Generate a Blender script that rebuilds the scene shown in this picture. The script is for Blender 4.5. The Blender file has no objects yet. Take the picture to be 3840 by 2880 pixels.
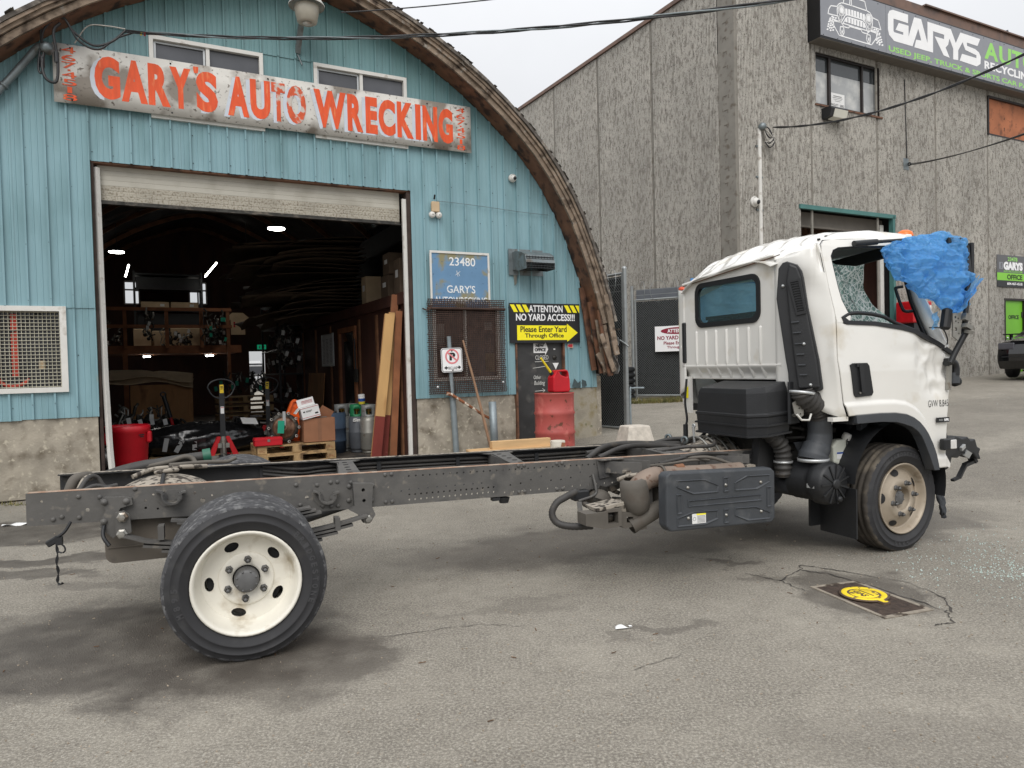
import bpy, bmesh, math, random
from mathutils import Vector, Matrix, Euler, noise as mnoise
from mathutils.geometry import tessellate_polygon, delaunay_2d_cdt
random.seed(7)
sc = bpy.context.scene
COL = sc.collection
R_ = math.radians

# ------------------------------------------------------------------ camera
cam_d = bpy.data.cameras.new('camera'); cam = bpy.data.objects.new('camera', cam_d); COL.objects.link(cam)
PITCH, ROLL, CAM_H = R_(1.394), R_(-1.43), 1.45
_fw = Vector((0, math.cos(PITCH), -math.sin(PITCH))); _up = Vector((0, math.sin(PITCH), math.cos(PITCH))); _rt = Vector((1, 0, 0))
_r2 = _rt*math.cos(ROLL) + _up*math.sin(ROLL); _u2 = -_rt*math.sin(ROLL) + _up*math.cos(ROLL)
_m = Matrix(((_r2.x, _u2.x, -_fw.x, 0), (_r2.y, _u2.y, -_fw.y, 0), (_r2.z, _u2.z, -_fw.z, CAM_H), (0, 0, 0, 1)))
cam.matrix_world = _m
cam_d.sensor_fit = 'HORIZONTAL'; cam_d.sensor_width = 36.0; cam_d.lens = 2720/3840*36.0
cam_d.clip_start = 0.05; cam_d.clip_end = 600
sc.camera = cam

# ------------------------------------------------------------------ sky, sun, exposure
w = bpy.data.worlds.new('World'); sc.world = w; w.use_nodes = True
nt = w.node_tree; nt.nodes.clear()
N = nt.nodes.new; Lk = nt.links.new
out = N('ShaderNodeOutputWorld'); bg = N('ShaderNodeBackground'); bg.inputs['Strength'].default_value = 0.1
sky = N('ShaderNodeTexSky'); sky.sky_type = 'NISHITA'; sky.sun_disc = False
SUN_EL, SUN_AZ = R_(46), R_(182)
sky.sun_elevation = SUN_EL; sky.sun_rotation = SUN_AZ
# overcast deck: the standard overcast luminance (bright at the zenith, a third of that at the horizon)
tc = N('ShaderNodeTexCoord'); sep = N('ShaderNodeSeparateXYZ'); Lk(tc.outputs['Generated'], sep.inputs[0])
mx = N('ShaderNodeMath'); mx.operation = 'MAXIMUM'; Lk(sep.outputs['Z'], mx.inputs[0]); mx.inputs[1].default_value = 0.0
ma = N('ShaderNodeMath'); ma.operation = 'MULTIPLY_ADD'; Lk(mx.outputs[0], ma.inputs[0]); ma.inputs[1].default_value = 2.0; ma.inputs[2].default_value = 1.0
no = N('ShaderNodeTexNoise'); no.inputs['Scale'].default_value = 2.2; no.inputs['Detail'].default_value = 5; Lk(tc.outputs['Generated'], no.inputs['Vector'])
mr = N('ShaderNodeMapRange'); Lk(no.outputs[0], mr.inputs[0]); mr.inputs[1].default_value = .3; mr.inputs[2].default_value = .7; mr.inputs[3].default_value = .9; mr.inputs[4].default_value = 1.06
mm = N('ShaderNodeMath'); mm.operation = 'MULTIPLY'; Lk(ma.outputs[0], mm.inputs[0]); Lk(mr.outputs[0], mm.inputs[1])
cm = N('ShaderNodeVectorMath'); cm.operation = 'SCALE'; cm.inputs[0].default_value = (5.25, 5.32, 5.46); Lk(mm.outputs[0], cm.inputs['Scale'])
mix = N('ShaderNodeMix'); mix.data_type = 'RGBA'; mix.inputs[0].default_value = 0.94
Lk(sky.outputs[0], mix.inputs[6]); Lk(cm.outputs[0], mix.inputs[7]); Lk(mix.outputs[2], bg.inputs['Color']); Lk(bg.outputs[0], out.inputs['Surface'])
sun_d = bpy.data.lights.new('sun', 'SUN'); sun = bpy.data.objects.new('sun', sun_d); COL.objects.link(sun)
sun_d.energy = 1.7; sun_d.angle = R_(40); sun_d.color = (1, .97, .93)
_sd = Vector((math.sin(SUN_AZ)*math.cos(SUN_EL), math.cos(SUN_AZ)*math.cos(SUN_EL), math.sin(SUN_EL)))
sun.rotation_euler = _sd.to_track_quat('Z', 'Y').to_euler()
sc.view_settings.view_transform = 'Standard'; sc.view_settings.look = 'None'
sc.view_settings.exposure = 0.04; sc.view_settings.gamma = 1.0; sc.view_settings.use_curve_mapping = False
sc.cycles.use_denoising = True; sc.cycles.sample_clamp_indirect = 3.0
sc.cycles.max_bounces = 8; sc.cycles.transparent_max_bounces = 16

# ------------------------------------------------------------------ material helper
def C(r, g, b):
    f = lambda v: (v/255/12.92) if v/255 <= .04045 else ((v/255+.055)/1.055)**2.4
    return (f(r), f(g), f(b), 1)
MATS = {}
def mat(name, col, rough=.6, metal=0., var=.12, vs=6., c2=None, c2s=3., c2r=(.5, .6), c2rough=None, bump=0., bs=60., stretch=(1, 1, 1), spec=.5, emit=None, es=1., trans=0., alpha=1., c3=None, c3s=40., c3r=(.6, .65), coat=0., detail=6.):
    if name in MATS: return MATS[name]
    m = bpy.data.materials.new(name); m.use_nodes = True; t = m.node_tree; n = t.nodes; L = t.links.new
    p = n['Principled BSDF']
    p.inputs['Roughness'].default_value = rough; p.inputs['Metallic'].default_value = metal
    p.inputs['Specular IOR Level'].default_value = spec
    p.inputs['Transmission Weight'].default_value = trans; p.inputs['Alpha'].default_value = alpha; p.inputs['Coat Weight'].default_value = coat
    tc = n.new('ShaderNodeTexCoord'); mp = n.new('ShaderNodeMapping'); L(tc.outputs['Object'], mp.inputs['Vector']); mp.inputs['Scale'].default_value = stretch
    vec = mp.outputs[0]
    def noise(s, d=detail):
        x = n.new('ShaderNodeTexNoise'); x.inputs['Scale'].default_value = s; x.inputs['Detail'].default_value = d; L(vec, x.inputs['Vector']); return x.outputs[0]
    def rng(v, a, b, c, d):
        x = n.new('ShaderNodeMapRange'); L(v, x.inputs[0])
        for i, k in enumerate((a, b, c, d)): x.inputs[i+1].default_value = k
        return x.outputs[0]
    def mixc(f, a, b):
        x = n.new('ShaderNodeMix'); x.data_type = 'RGBA'; L(f, x.inputs[0])
        for i, k in ((6, a), (7, b)):
            if isinstance(k, tuple): x.inputs[i].default_value = k
            else: L(k, x.inputs[i])
        return x.outputs[2]
    if len(col) == 3: col = (*col, 1)
    src = col
    if var:
        lo = tuple(c*(1-var) for c in col[:3])+(1,); hi = tuple(min(1, c*(1+var)) for c in col[:3])+(1,)
        src = mixc(rng(noise(vs), .32, .68, 0, 1), lo, hi)
    if c2:
        f2 = rng(noise(c2s, 9), c2r[0], c2r[1], 0, 1)
        src = mixc(f2, src, c2)
        if c2rough is not None:
            L(rng(f2, 0, 1, rough, c2rough), p.inputs['Roughness'])
    if c3:
        src = mixc(rng(noise(c3s, 4), c3r[0], c3r[1], 0, 1), src, c3)
    if isinstance(src, tuple): p.inputs['Base Color'].default_value = src
    else: L(src, p.inputs['Base Color'])
    if bump:
        b = n.new('ShaderNodeBump'); b.inputs['Strength'].default_value = min(1, bump); b.inputs['Distance'].default_value = .01
        L(noise(bs, 8), b.inputs['Height']); L(b.outputs[0], p.inputs['Normal'])
    if emit:
        p.inputs['Emission Color'].default_value = emit; p.inputs['Emission Strength'].default_value = es
    MATS[name] = m
    return m

# ------------------------------------------------------------------ mesh builder
def basis(d):
    d = Vector(d).normalized(); a = Vector((0, 0, 1)) if abs(d.z) < .9 else Vector((1, 0, 0))
    x = d.cross(a).normalized(); return x, d.cross(x).normalized()
class B:
    def __init__(s): s.v = []; s.f = []; s.sm = []
    def add(s, vs, fs, smooth=False):
        o = len(s.v); s.v += [tuple(v) for v in vs]; s.f += [tuple(i+o for i in f) for f in fs]; s.sm += [smooth]*len(fs); return s
    def box(s, c, d, rot=None, bev=0.):
        hx, hy, hz = d[0]/2, d[1]/2, d[2]/2
        if bev > 0:
            b = min(bev, hx*.9, hy*.9, hz*.9); P = []
            for sx in (-1, 1):
                for sy in (-1, 1):
                    for sz in (-1, 1):
                        P += [(sx*hx, sy*(hy-b), sz*(hz-b)), (sx*(hx-b), sy*hy, sz*(hz-b)), (sx*(hx-b), sy*(hy-b), sz*hz)]
            bm = bmesh.new(); [bm.verts.new(p) for p in P]; r = bmesh.ops.convex_hull(bm, input=bm.verts)
            bm.verts.index_update(); V = [v.co.copy() for v in bm.verts]; F = [[v.index for v in f.verts] for f in bm.faces]; bm.free()
        else:
            V = [Vector((sx*hx, sy*hy, sz*hz)) for sx in (-1, 1) for sy in (-1, 1) for sz in (-1, 1)]
            F = [(0, 1, 3, 2), (4, 6, 7, 5), (0, 4, 5, 1), (2, 3, 7, 6), (0, 2, 6, 4), (1, 5, 7, 3)]
        if rot is not None:
            e = Euler(rot).to_matrix(); V = [e @ Vector(v) for v in V]
        return s.add([Vector(v)+Vector(c) for v in V], F)
    def bar(s, p0, p1, a, b, up=(0, 0, 1)):      # rectangular bar from p0 to p1; a wide, b tall (towards up)
        p0, p1 = Vector(p0), Vector(p1); d = (p1-p0).normalized(); u = Vector(up); x = d.cross(u)
        if x.length < 1e-4: x = d.cross(Vector((1, 0, 0)))
        x.normalize(); u = x.cross(d).normalized(); V = []
        for p in (p0, p1):
            for sx, sz in ((-1, -1), (1, -1), (1, 1), (-1, 1)): V.append(p+x*(sx*a/2)+u*(sz*b/2))
        return s.add(V, [(3, 2, 1, 0), (4, 5, 6, 7), (0, 1, 5, 4), (1, 2, 6, 5), (2, 3, 7, 6), (3, 0, 4, 7)])
    def cyl(s, p0, p1, r0, r1=None, n=16, cap=True, smooth=True):
        r1 = r0 if r1 is None else r1; p0, p1 = Vector(p0), Vector(p1); x, y = basis(p1-p0); V = []
        for p, r in ((p0, r0), (p1, r1)):
            for i in range(n):
                a = 2*math.pi*i/n; V.append(p+x*(r*math.cos(a))+y*(r*math.sin(a)))
        s.add(V, [(i, (i+1) % n, n+(i+1) % n, n+i) for i in range(n)], smooth)
        if cap: s.add(V, [tuple(range(n-1, -1, -1)), tuple(range(n, 2*n))])
        return s
    def tube(s, pts, r, n=8, cap=True, smooth=True):
        pts = [Vector(p) for p in pts]; m = len(pts); rr = r if isinstance(r, (list, tuple)) else [r]*m
        x = None; V = []
        for i, p in enumerate(pts):
            d = (pts[min(i+1, m-1)]-pts[max(i-1, 0)])
            d = d.normalized() if d.length > 1e-9 else Vector((0, 0, 1))
            if x is None: x, _ = basis(d)
            x = (x-d*x.dot(d)); x = x.normalized() if x.length > 1e-6 else basis(d)[0]
            y = d.cross(x)
            for k in range(n):
                a = 2*math.pi*k/n; V.append(p+x*(rr[i]*math.cos(a))+y*(rr[i]*math.sin(a)))
        F = [(i*n+k, i*n+(k+1) % n, (i+1)*n+(k+1) % n, (i+1)*n+k) for i in range(m-1) for k in range(n)]
        s.add(V, F, smooth)
        if cap: s.add(V, [tuple(range(n-1, -1, -1)), tuple(range((m-1)*n, m*n))])
        return s
    def lathe(s, prof, c=(0, 0, 0), axis=(0, 0, 1), n=32, smooth=True, close=False):   # prof: (radius, height along axis)
        c = Vector(c); ax = Vector(axis).normalized(); x, y = basis(ax); m = len(prof); V = []
        for r, h in prof:
            for i in range(n):
                a = 2*math.pi*i/n; V.append(c+ax*h+x*(r*math.cos(a))+y*(r*math.sin(a)))
        F = []
        for j in range(m if close else m-1):
            q = (j+1) % m
            for i in range(n): F.append((j*n+i, j*n+(i+1) % n, q*n+(i+1) % n, q*n+i))
        return s.add(V, F, smooth)
    def prism(s, poly, t0, t1, fr):   # poly 2-D; fr maps (a, b, t) to a point
        n = len(poly); V = [fr(a, b, t0) for a, b in poly]+[fr(a, b, t1) for a, b in poly]
        tri = tessellate_polygon([[Vector((a, b, 0)) for a, b in poly]])
        F = [tuple(t) for t in tri]+[tuple(i+n for i in reversed(t)) for t in tri]+[(i, (i+1) % n, n+(i+1) % n, n+i) for i in range(n)]
        return s.add(V, F)
    def plate(s, poly, holes, t0, t1, fr):   # prism with real holes
        loops = [poly]+holes; flat = [p for l in loops for p in l]; n = len(flat); idx = []; o = 0
        for l in loops: idx.append(list(range(o, o+len(l)))); o += len(l)
        ed = [(l[i], l[(i+1) % len(l)]) for l in idx for i in range(len(l))]
        ov, _, of, ovi, _, _ = delaunay_2d_cdt([Vector(p) for p in flat], ed, [], 1, 1e-7)
        back = [q[0] if q else 0 for q in ovi]; tri = []
        for f in of:
            cx = sum(ov[i].x for i in f)/len(f); cy = sum(ov[i].y for i in f)/len(f); k = 0
            for i, j in ed:
                (ax, ay), (bx, by) = flat[i], flat[j]
                if (ay > cy) != (by > cy) and cx < ax+(cy-ay)/(by-ay)*(bx-ax): k ^= 1
            if k: tri.append(tuple(back[i] for i in f))
        V = [fr(a, b, t0) for a, b in flat]+[fr(a, b, t1) for a, b in flat]
        F = [tuple(t) for t in tri]+[tuple(i+n for i in reversed(t)) for t in tri]; o = 0
        for l in loops:
            k = len(l); F += [(o+i, o+(i+1) % k, n+o+(i+1) % k, n+o+i) for i in range(k)]; o += k
        return s.add(V, F)
    def grid(s, fn, nu, nv, smooth=True, skip=None):
        V = [fn(i/nu, j/nv) for j in range(nv+1) for i in range(nu+1)]; F = []
        for j in range(nv):
            for i in range(nu):
                if skip and skip((i+.5)/nu, (j+.5)/nv): continue
                a = j*(nu+1)+i; F.append((a, a+1, a+nu+2, a+nu+1))
        return s.add(V, F, smooth)
    def mesh(s, name):
        me = bpy.data.meshes.new(name); me.from_pydata([tuple(v) for v in s.v], [], s.f)
        me.polygons.foreach_set('use_smooth', s.sm); me.validate(); me.update()
        bm = bmesh.new(); bm.from_mesh(me); bmesh.ops.recalc_face_normals(bm, faces=bm.faces); bm.to_mesh(me); bm.free()
        return me
def ob(name, b, m, parent=None, loc=(0, 0, 0), rot=(0, 0, 0), kind=None, label=None, solid=0., bevel=0., sub=0, smooth_angle=None):
    me = b if isinstance(b, bpy.types.Mesh) else b.mesh(name)
    o = bpy.data.objects.new(name, me); COL.objects.link(o)
    if m is not None and not me.materials: me.materials.append(m)
    if parent is not None: o.parent = parent
    o.location = loc; o.rotation_euler = rot
    if kind: o['kind'] = kind
    if label: o['label'] = label
    if solid:
        md = o.modifiers.new('solid', 'SOLIDIFY'); md.thickness = solid; md.offset = 0
    if bevel:
        md = o.modifiers.new('bevel', 'BEVEL'); md.width = bevel; md.segments = 2; md.limit_method = 'ANGLE'; md.angle_limit = R_(40)
    if sub:
        md = o.modifiers.new('sub', 'SUBSURF'); md.levels = sub; md.render_levels = sub
    return o
def islands(b):
    key = {}; par = list(range(len(b.v)))
    def find(i):
        while par[i] != i: par[i] = par[par[i]]; i = par[i]
        return i
    for i, v in enumerate(b.v):
        k = tuple(round(c, 4) for c in v)
        if k in key: par[find(i)] = find(key[k])
        else: key[k] = i
    for f in b.f:
        for i in f[1:]: par[find(i)] = find(f[0])
    G = {}
    for f, s in zip(b.f, b.sm): G.setdefault(find(f[0]), []).append((f, s))
    out = []
    for fs in G.values():
        n = B(); m = {}
        for f, s in fs:
            g = []
            for i in f:
                if i not in m: m[i] = len(n.v); n.v.append(b.v[i])
                g.append(m[i])
            n.f.append(tuple(g)); n.sm.append(s)
        out.append(n)
    return out
def obs(name, b, m, parent=None, **k): return [ob(name, q, m, parent, **k) for q in islands(b)]
def tag(o, label, cat, group=None):
    o['label'] = label; o['category'] = cat
    if group: o['group'] = group
    return o
def thing(name, label, cat, loc=(0, 0, 0), rz=0., group=None, rot=None):
    o = bpy.data.objects.new(name, None); COL.objects.link(o); o.location = loc
    o.rotation_euler = rot if rot else (0, 0, rz); o.empty_display_size = .1
    return tag(o, label, cat, group)
def struct(name, b, m, **k):
    o = ob(name, b, m, **k); o['kind'] = 'structure'; return o
def lerp_table(T, x):
    if x <= T[0][0]: return T[0][1]
    for (a, b), (c, d) in zip(T, T[1:]):
        if x <= c: return b+(d-b)*(x-a)/(c-a)
    return T[-1][1]
def smooth_path(pts, k=6):
    P = [Vector(p) for p in pts]; P = [P[0]*2-P[1]]+P+[P[-1]*2-P[-2]]; o = []
    for i in range(1, len(P)-2):
        a, b, c, d = P[i-1:i+3]
        for j in range(k):
            t = j/k; o.append(.5*((2*b)+(c-a)*t+(2*a-5*b+4*c-d)*t*t+(3*b-3*c+d-a)*t**3))
    o.append(P[-2]); return o
def rrect(x0, y0, x1, y1, r, k=5):
    o = []
    for cx, cy, a0 in ((x1-r, y1-r, 0), (x0+r, y1-r, 90), (x0+r, y0+r, 180), (x1-r, y0+r, 270)):
        for j in range(k+1):
            a = R_(a0+90*j/k); o.append((cx+r*math.cos(a), cy+r*math.sin(a)))
    return o
def circ(x, y, r, n=10): return [(x+r*math.cos(2*math.pi*i/n), y+r*math.sin(2*math.pi*i/n)) for i in range(n)]
FXZ = lambda y0=0: (lambda a, b, t: (a, y0+t, b))     # polygon in the x-z plane, thickness along y
FYZ = lambda x0=0: (lambda a, b, t: (x0+t, a, b))
FXY = lambda z0=0: (lambda a, b, t: (a, b, z0+t))
# text as a mesh in the x-z plane facing -y
_tc = {}
def text_mesh(s, bold=0., depth=.003, fit=None, spacing=1., shear=0., key=None):
    c = bpy.data.curves.new('lettering', 'FONT'); c.body = s; c.offset = bold; c.extrude = 0; c.resolution_u = 4; c.space_character = spacing; c.shear = shear
    o = bpy.data.objects.new('lettering', c); COL.objects.link(o); bpy.context.view_layer.update()
    me = bpy.data.meshes.new_from_object(o.evaluated_get(bpy.context.evaluated_depsgraph_get())); bpy.data.objects.remove(o); bpy.data.curves.remove(c)
    xs = [v.co.x for v in me.vertices]; ys = [v.co.y for v in me.vertices]
    x0, x1, y0, y1 = min(xs), max(xs), min(ys), max(ys)
    a0, b0, a1, b1 = fit
    for v in me.vertices:
        x = a0+(v.co.x-x0)/(x1-x0)*(a1-a0); z = b0+(v.co.y-y0)/(y1-y0)*(b1-b0); v.co = (x, 0, z)
    bm = bmesh.new(); bm.from_mesh(me)
    bmesh.ops.remove_doubles(bm, verts=bm.verts, dist=1e-5)
    bmesh.ops.recalc_face_normals(bm, faces=bm.faces)
    for f in bm.faces:
        if f.normal.y > 0: f.normal_flip()
    if depth:
        r = bmesh.ops.extrude_face_region(bm, geom=list(bm.faces)); vs = [g for g in r['geom'] if isinstance(g, bmesh.types.BMVert)]
        bmesh.ops.translate(bm, verts=vs, vec=(0, -depth, 0))
        bmesh.ops.recalc_face_normals(bm, faces=bm.faces)
    bm.to_mesh(me); bm.free(); me.polygons.foreach_set('use_smooth', [False]*len(me.polygons)); return me
def text_letters(s, m, parent, fit, y=0., **k):
    me = text_mesh(s, k.get('bold', 0.), k.get('depth', .002), fit); b = B(); b.v = [tuple(v.co) for v in me.vertices]; b.f = [tuple(p.vertices) for p in me.polygons]; b.sm = [False]*len(b.f); bpy.data.meshes.remove(me)
    return obs('letter', b, m, parent, loc=(0, y, 0))
def text(s, m, parent, fit, y=0., name='lettering', bold=0., depth=.002, spacing=1., shear=0., label=None, rot=(0, 0, 0), loc=None):
    me = text_mesh(s, bold, depth, fit, spacing, shear); me.materials.clear()
    return ob(name, me, m, parent, loc=loc if loc else (0, y, 0), rot=rot, label=label)
def copy_tree(o, parent=None):
    c = o.copy(); COL.objects.link(c); c.parent = parent
    for ch in o.children: copy_tree(ch, c)
    return c

# ------------------------------------------------------------------ frames measured in the photograph
RB = R_(27.7)                                       # barn and concrete building stand parallel
B0 = Vector((-6.085, 8.541, 0)); BU = Vector((math.cos(RB), math.sin(RB), 0)); BW = Vector((-math.sin(RB), math.cos(RB), 0))
CC = Vector((5.202, 16.5, 0))
def bp(u, w=0., z=0.): return B0+BU*u+BW*w+Vector((0, 0, z))
def cp(u, w=0., z=0.): return CC+BU*u+BW*w+Vector((0, 0, z))
RT = R_(21.5); T0 = Vector((-1.727, 4.562, 0)); TF = Vector((math.cos(RT), math.sin(RT), 0)); TL = Vector((-math.sin(RT), math.cos(RT), 0))
def tp(x, y, z): return T0+TF*x+TL*y+Vector((0, 0, z))
def gz(x, y):
    s = .6*x+y-9.6
    return 0. if s <= 0 else 1.6*(1-math.exp(-s/25))*(s/(s+.25))
# ================================================================== GROUND
def in_barn(x, y):
    d = Vector((x, y, 0))-B0; u, w = d.dot(BU), d.dot(BW); return -1.4 < u < 8.35 and w > .12
def ground_mat():
    m = bpy.data.materials.new('asphalt'); m.use_nodes = True; t = m.node_tree; n = t.nodes; L = t.links.new; p = n['Principled BSDF']
    tc = n.new('ShaderNodeTexCoord'); V = tc.outputs['Object']
    def noise(s, d=6, v=None, ro=.5):
        x = n.new('ShaderNodeTexNoise'); x.inputs['Scale'].default_value = s; x.inputs['Detail'].default_value = d; x.inputs['Roughness'].default_value = ro; L(v or V, x.inputs['Vector']); return x.outputs[0]
    def rng(v, a, b, c=0., d=1.):
        x = n.new('ShaderNodeMapRange'); L(v, x.inputs[0])
        for i, k in enumerate((a, b, c, d)): x.inputs[i+1].default_value = k
        return x.outputs[0]
    def mth(op, a, b):
        x = n.new('ShaderNodeMath'); x.operation = op
        for i, k in enumerate((a, b)):
            if isinstance(k, (int, float)): x.inputs[i].default_value = k
            else: L(k, x.inputs[i])
        return x.outputs[0]
    def mixc(f, a, b):
        x = n.new('ShaderNodeMix'); x.data_type = 'RGBA'; L(f, x.inputs[0])
        for i, k in ((6, a), (7, b)):
            if isinstance(k, tuple): x.inputs[i].default_value = k
            else: L(k, x.inputs[i])
        return x.outputs[2]
    mps = n.new('ShaderNodeMapping'); mps.inputs['Rotation'].default_value = (0, 0, R_(-21)); mps.inputs['Scale'].default_value = (.35, 1.6, 1); L(V, mps.inputs['Vector'])
    base = mixc(rng(noise(.8, 9, ro=.65), .3, .7), (.135, .121, .099, 1), (.292, .266, .221, 1))
    base = mixc(rng(noise(1.6, 8, mps.outputs[0], .6), .52, .72, 0, .5), base, (.115, .10, .083, 1))
    base = mixc(rng(noise(7, 9, ro=.75), .44, .70, 0, .62), base, (.115, .10, .083, 1))
    base = mixc(rng(noise(75, 5, ro=.7), .44, .64, 0, .8), base, (.40, .37, .31, 1))
    vo = n.new('ShaderNodeTexVoronoi'); vo.inputs['Scale'].default_value = 125; L(V, vo.inputs['Vector'])
    base = mixc(rng(vo.outputs['Distance'], .0, .36, .62, 0), base, (.045, .04, .033, 1))
    vc = n.new('ShaderNodeTexVoronoi'); vc.inputs['Scale'].default_value = 170; L(V, vc.inputs['Vector'])
    sp = n.new('ShaderNodeSeparateColor'); L(vc.outputs['Color'], sp.inputs[0])
    base = mixc(rng(sp.outputs[0], .93, .95, 0, .4), base, (.5, .47, .41, 1))
    # damp and oily marks with own outlines; ellipses under the truck are painted shade
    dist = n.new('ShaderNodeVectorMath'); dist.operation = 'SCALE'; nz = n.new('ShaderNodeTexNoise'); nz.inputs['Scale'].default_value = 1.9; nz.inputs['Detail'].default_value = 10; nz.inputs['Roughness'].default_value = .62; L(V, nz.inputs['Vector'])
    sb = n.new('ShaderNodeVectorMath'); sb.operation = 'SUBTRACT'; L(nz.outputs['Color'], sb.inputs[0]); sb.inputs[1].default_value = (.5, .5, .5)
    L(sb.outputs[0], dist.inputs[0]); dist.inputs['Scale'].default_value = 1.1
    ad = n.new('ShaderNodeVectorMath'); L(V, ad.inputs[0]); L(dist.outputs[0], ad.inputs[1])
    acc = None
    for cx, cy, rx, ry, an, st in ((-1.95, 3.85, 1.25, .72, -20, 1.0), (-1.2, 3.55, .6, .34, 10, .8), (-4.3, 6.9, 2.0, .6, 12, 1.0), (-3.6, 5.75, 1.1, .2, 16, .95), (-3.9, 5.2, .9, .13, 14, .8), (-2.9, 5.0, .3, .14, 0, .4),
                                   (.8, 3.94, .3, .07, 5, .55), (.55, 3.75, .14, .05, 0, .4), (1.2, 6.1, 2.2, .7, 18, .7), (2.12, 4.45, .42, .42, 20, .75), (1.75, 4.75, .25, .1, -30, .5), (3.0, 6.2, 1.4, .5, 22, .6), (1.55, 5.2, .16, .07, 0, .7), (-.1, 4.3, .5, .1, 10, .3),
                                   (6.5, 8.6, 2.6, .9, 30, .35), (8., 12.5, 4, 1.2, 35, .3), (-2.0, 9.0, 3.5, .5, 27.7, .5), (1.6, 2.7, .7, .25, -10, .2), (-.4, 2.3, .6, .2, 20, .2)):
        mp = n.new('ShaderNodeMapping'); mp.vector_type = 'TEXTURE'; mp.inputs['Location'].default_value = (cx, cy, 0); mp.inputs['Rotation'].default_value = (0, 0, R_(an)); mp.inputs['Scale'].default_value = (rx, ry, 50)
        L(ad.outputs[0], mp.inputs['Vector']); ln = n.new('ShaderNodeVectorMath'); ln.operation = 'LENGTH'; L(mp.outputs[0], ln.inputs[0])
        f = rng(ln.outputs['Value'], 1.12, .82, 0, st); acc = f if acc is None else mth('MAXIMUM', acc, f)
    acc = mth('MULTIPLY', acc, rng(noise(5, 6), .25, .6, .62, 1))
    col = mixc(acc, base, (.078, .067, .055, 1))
    col = mixc(rng(noise(2.3, 9, ro=.7), .60, .76, 0, .5), col, (.085, .074, .062, 1))
    L(col, p.inputs['Base Color']); L(rng(acc, 0, 1, .88, .55), p.inputs['Roughness'])
    bu = n.new('ShaderNodeBump'); bu.inputs['Strength'].default_value = .75; bu.inputs['Distance'].default_value = .004
    L(mth('ADD', vo.outputs['Distance'], noise(300, 3)), bu.inputs['Height']); L(bu.outputs[0], p.inputs['Normal'])
    return m
def axis(lo, hi, a, b, fine, coarse):
    o = []; x = lo
    while x < hi-1e-6:
        o.append(x); x += fine if a <= x < b else coarse
    o.append(hi); return o
xs = axis(-40, 80, -12, 26, .4, 4); ys = axis(-14, 110, -2, 30, .4, 4)
g = B(); V = []
for y in ys:
    for x in xs: V.append((x, y, -.25 if in_barn(x, y) else gz(x, y)))
nx = len(xs)
g.add(V, [(j*nx+i, j*nx+i+1, (j+1)*nx+i+1, (j+1)*nx+i) for j in range(len(ys)-1) for i in range(nx-1)], True)
ground = struct('ground', g, ground_mat())
m_crack = mat('crack_tar', (.055, .049, .043), .9, var=.3, vs=20)
def ribbon(pts, wd, z=.004, jit=.012):
    b = B(); P = []
    for (x0, y0), (x1, y1) in zip(pts, pts[1:]):
        for k in range(8):
            t = k/8; P.append((x0+(x1-x0)*t+random.uniform(-jit, jit), y0+(y1-y0)*t+random.uniform(-jit, jit)))
    P.append(pts[-1]); V = []
    for i, (x, y) in enumerate(P):
        a = Vector(P[min(i+1, len(P)-1)])-Vector(P[max(i-1, 0)]); nrm = Vector((-a.y, a.x)).normalized(); h = wd*random.uniform(.1, .62)
        for s in (-1, 1): V.append((x+nrm.x*h*s, y+nrm.y*h*s, gz(x, y)+z))
    b.add(V, [(2*i, 2*i+1, 2*i+3, 2*i+2) for i in range(len(P)-1)]); return b
for pts, wd in (([(1.72, 4.72), (1.95, 4.95), (2.0, 5.08), (2.25, 4.86), (2.5, 4.62), (2.56, 4.3), (2.45, 4.06)], .012), ([(1.95, 4.95), (2.1, 4.84), (2.3, 4.42), (2.43, 4.08)], .014), ([(2.43, 4.08), (2.36, 3.9), (2.24, 3.86)], .012), ([(1.55, 4.9), (1.72, 4.72), (1.8, 4.5)], .009),
                ([(-.75, 3.9), (-.2, 4.05), (.05, 4.0)], .005), ([(.55, 3.4), (.8, 3.55)], .004)):
    ob('crack', ribbon(pts, wd), m_crack, ground)

# ================================================================== BARN
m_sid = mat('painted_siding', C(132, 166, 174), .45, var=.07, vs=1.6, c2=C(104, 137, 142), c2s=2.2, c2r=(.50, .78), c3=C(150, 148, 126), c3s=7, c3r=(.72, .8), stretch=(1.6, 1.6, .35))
def _upper_green(m):        # siding colour shifts to a deeper green towards the top, broken by noise
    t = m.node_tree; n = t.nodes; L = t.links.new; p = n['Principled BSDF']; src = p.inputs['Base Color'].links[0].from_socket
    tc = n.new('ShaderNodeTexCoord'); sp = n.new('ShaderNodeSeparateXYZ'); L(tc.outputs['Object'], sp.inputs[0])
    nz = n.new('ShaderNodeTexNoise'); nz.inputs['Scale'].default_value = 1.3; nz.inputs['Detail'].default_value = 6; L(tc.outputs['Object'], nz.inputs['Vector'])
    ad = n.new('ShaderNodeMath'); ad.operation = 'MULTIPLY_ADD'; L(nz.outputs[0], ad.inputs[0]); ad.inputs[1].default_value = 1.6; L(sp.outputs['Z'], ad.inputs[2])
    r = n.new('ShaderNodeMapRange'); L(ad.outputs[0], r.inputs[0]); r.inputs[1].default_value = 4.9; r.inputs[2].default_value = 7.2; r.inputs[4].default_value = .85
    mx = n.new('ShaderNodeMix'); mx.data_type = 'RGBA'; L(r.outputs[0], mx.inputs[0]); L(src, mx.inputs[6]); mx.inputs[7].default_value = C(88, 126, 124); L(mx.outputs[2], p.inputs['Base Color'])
_upper_green(m_sid)
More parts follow.
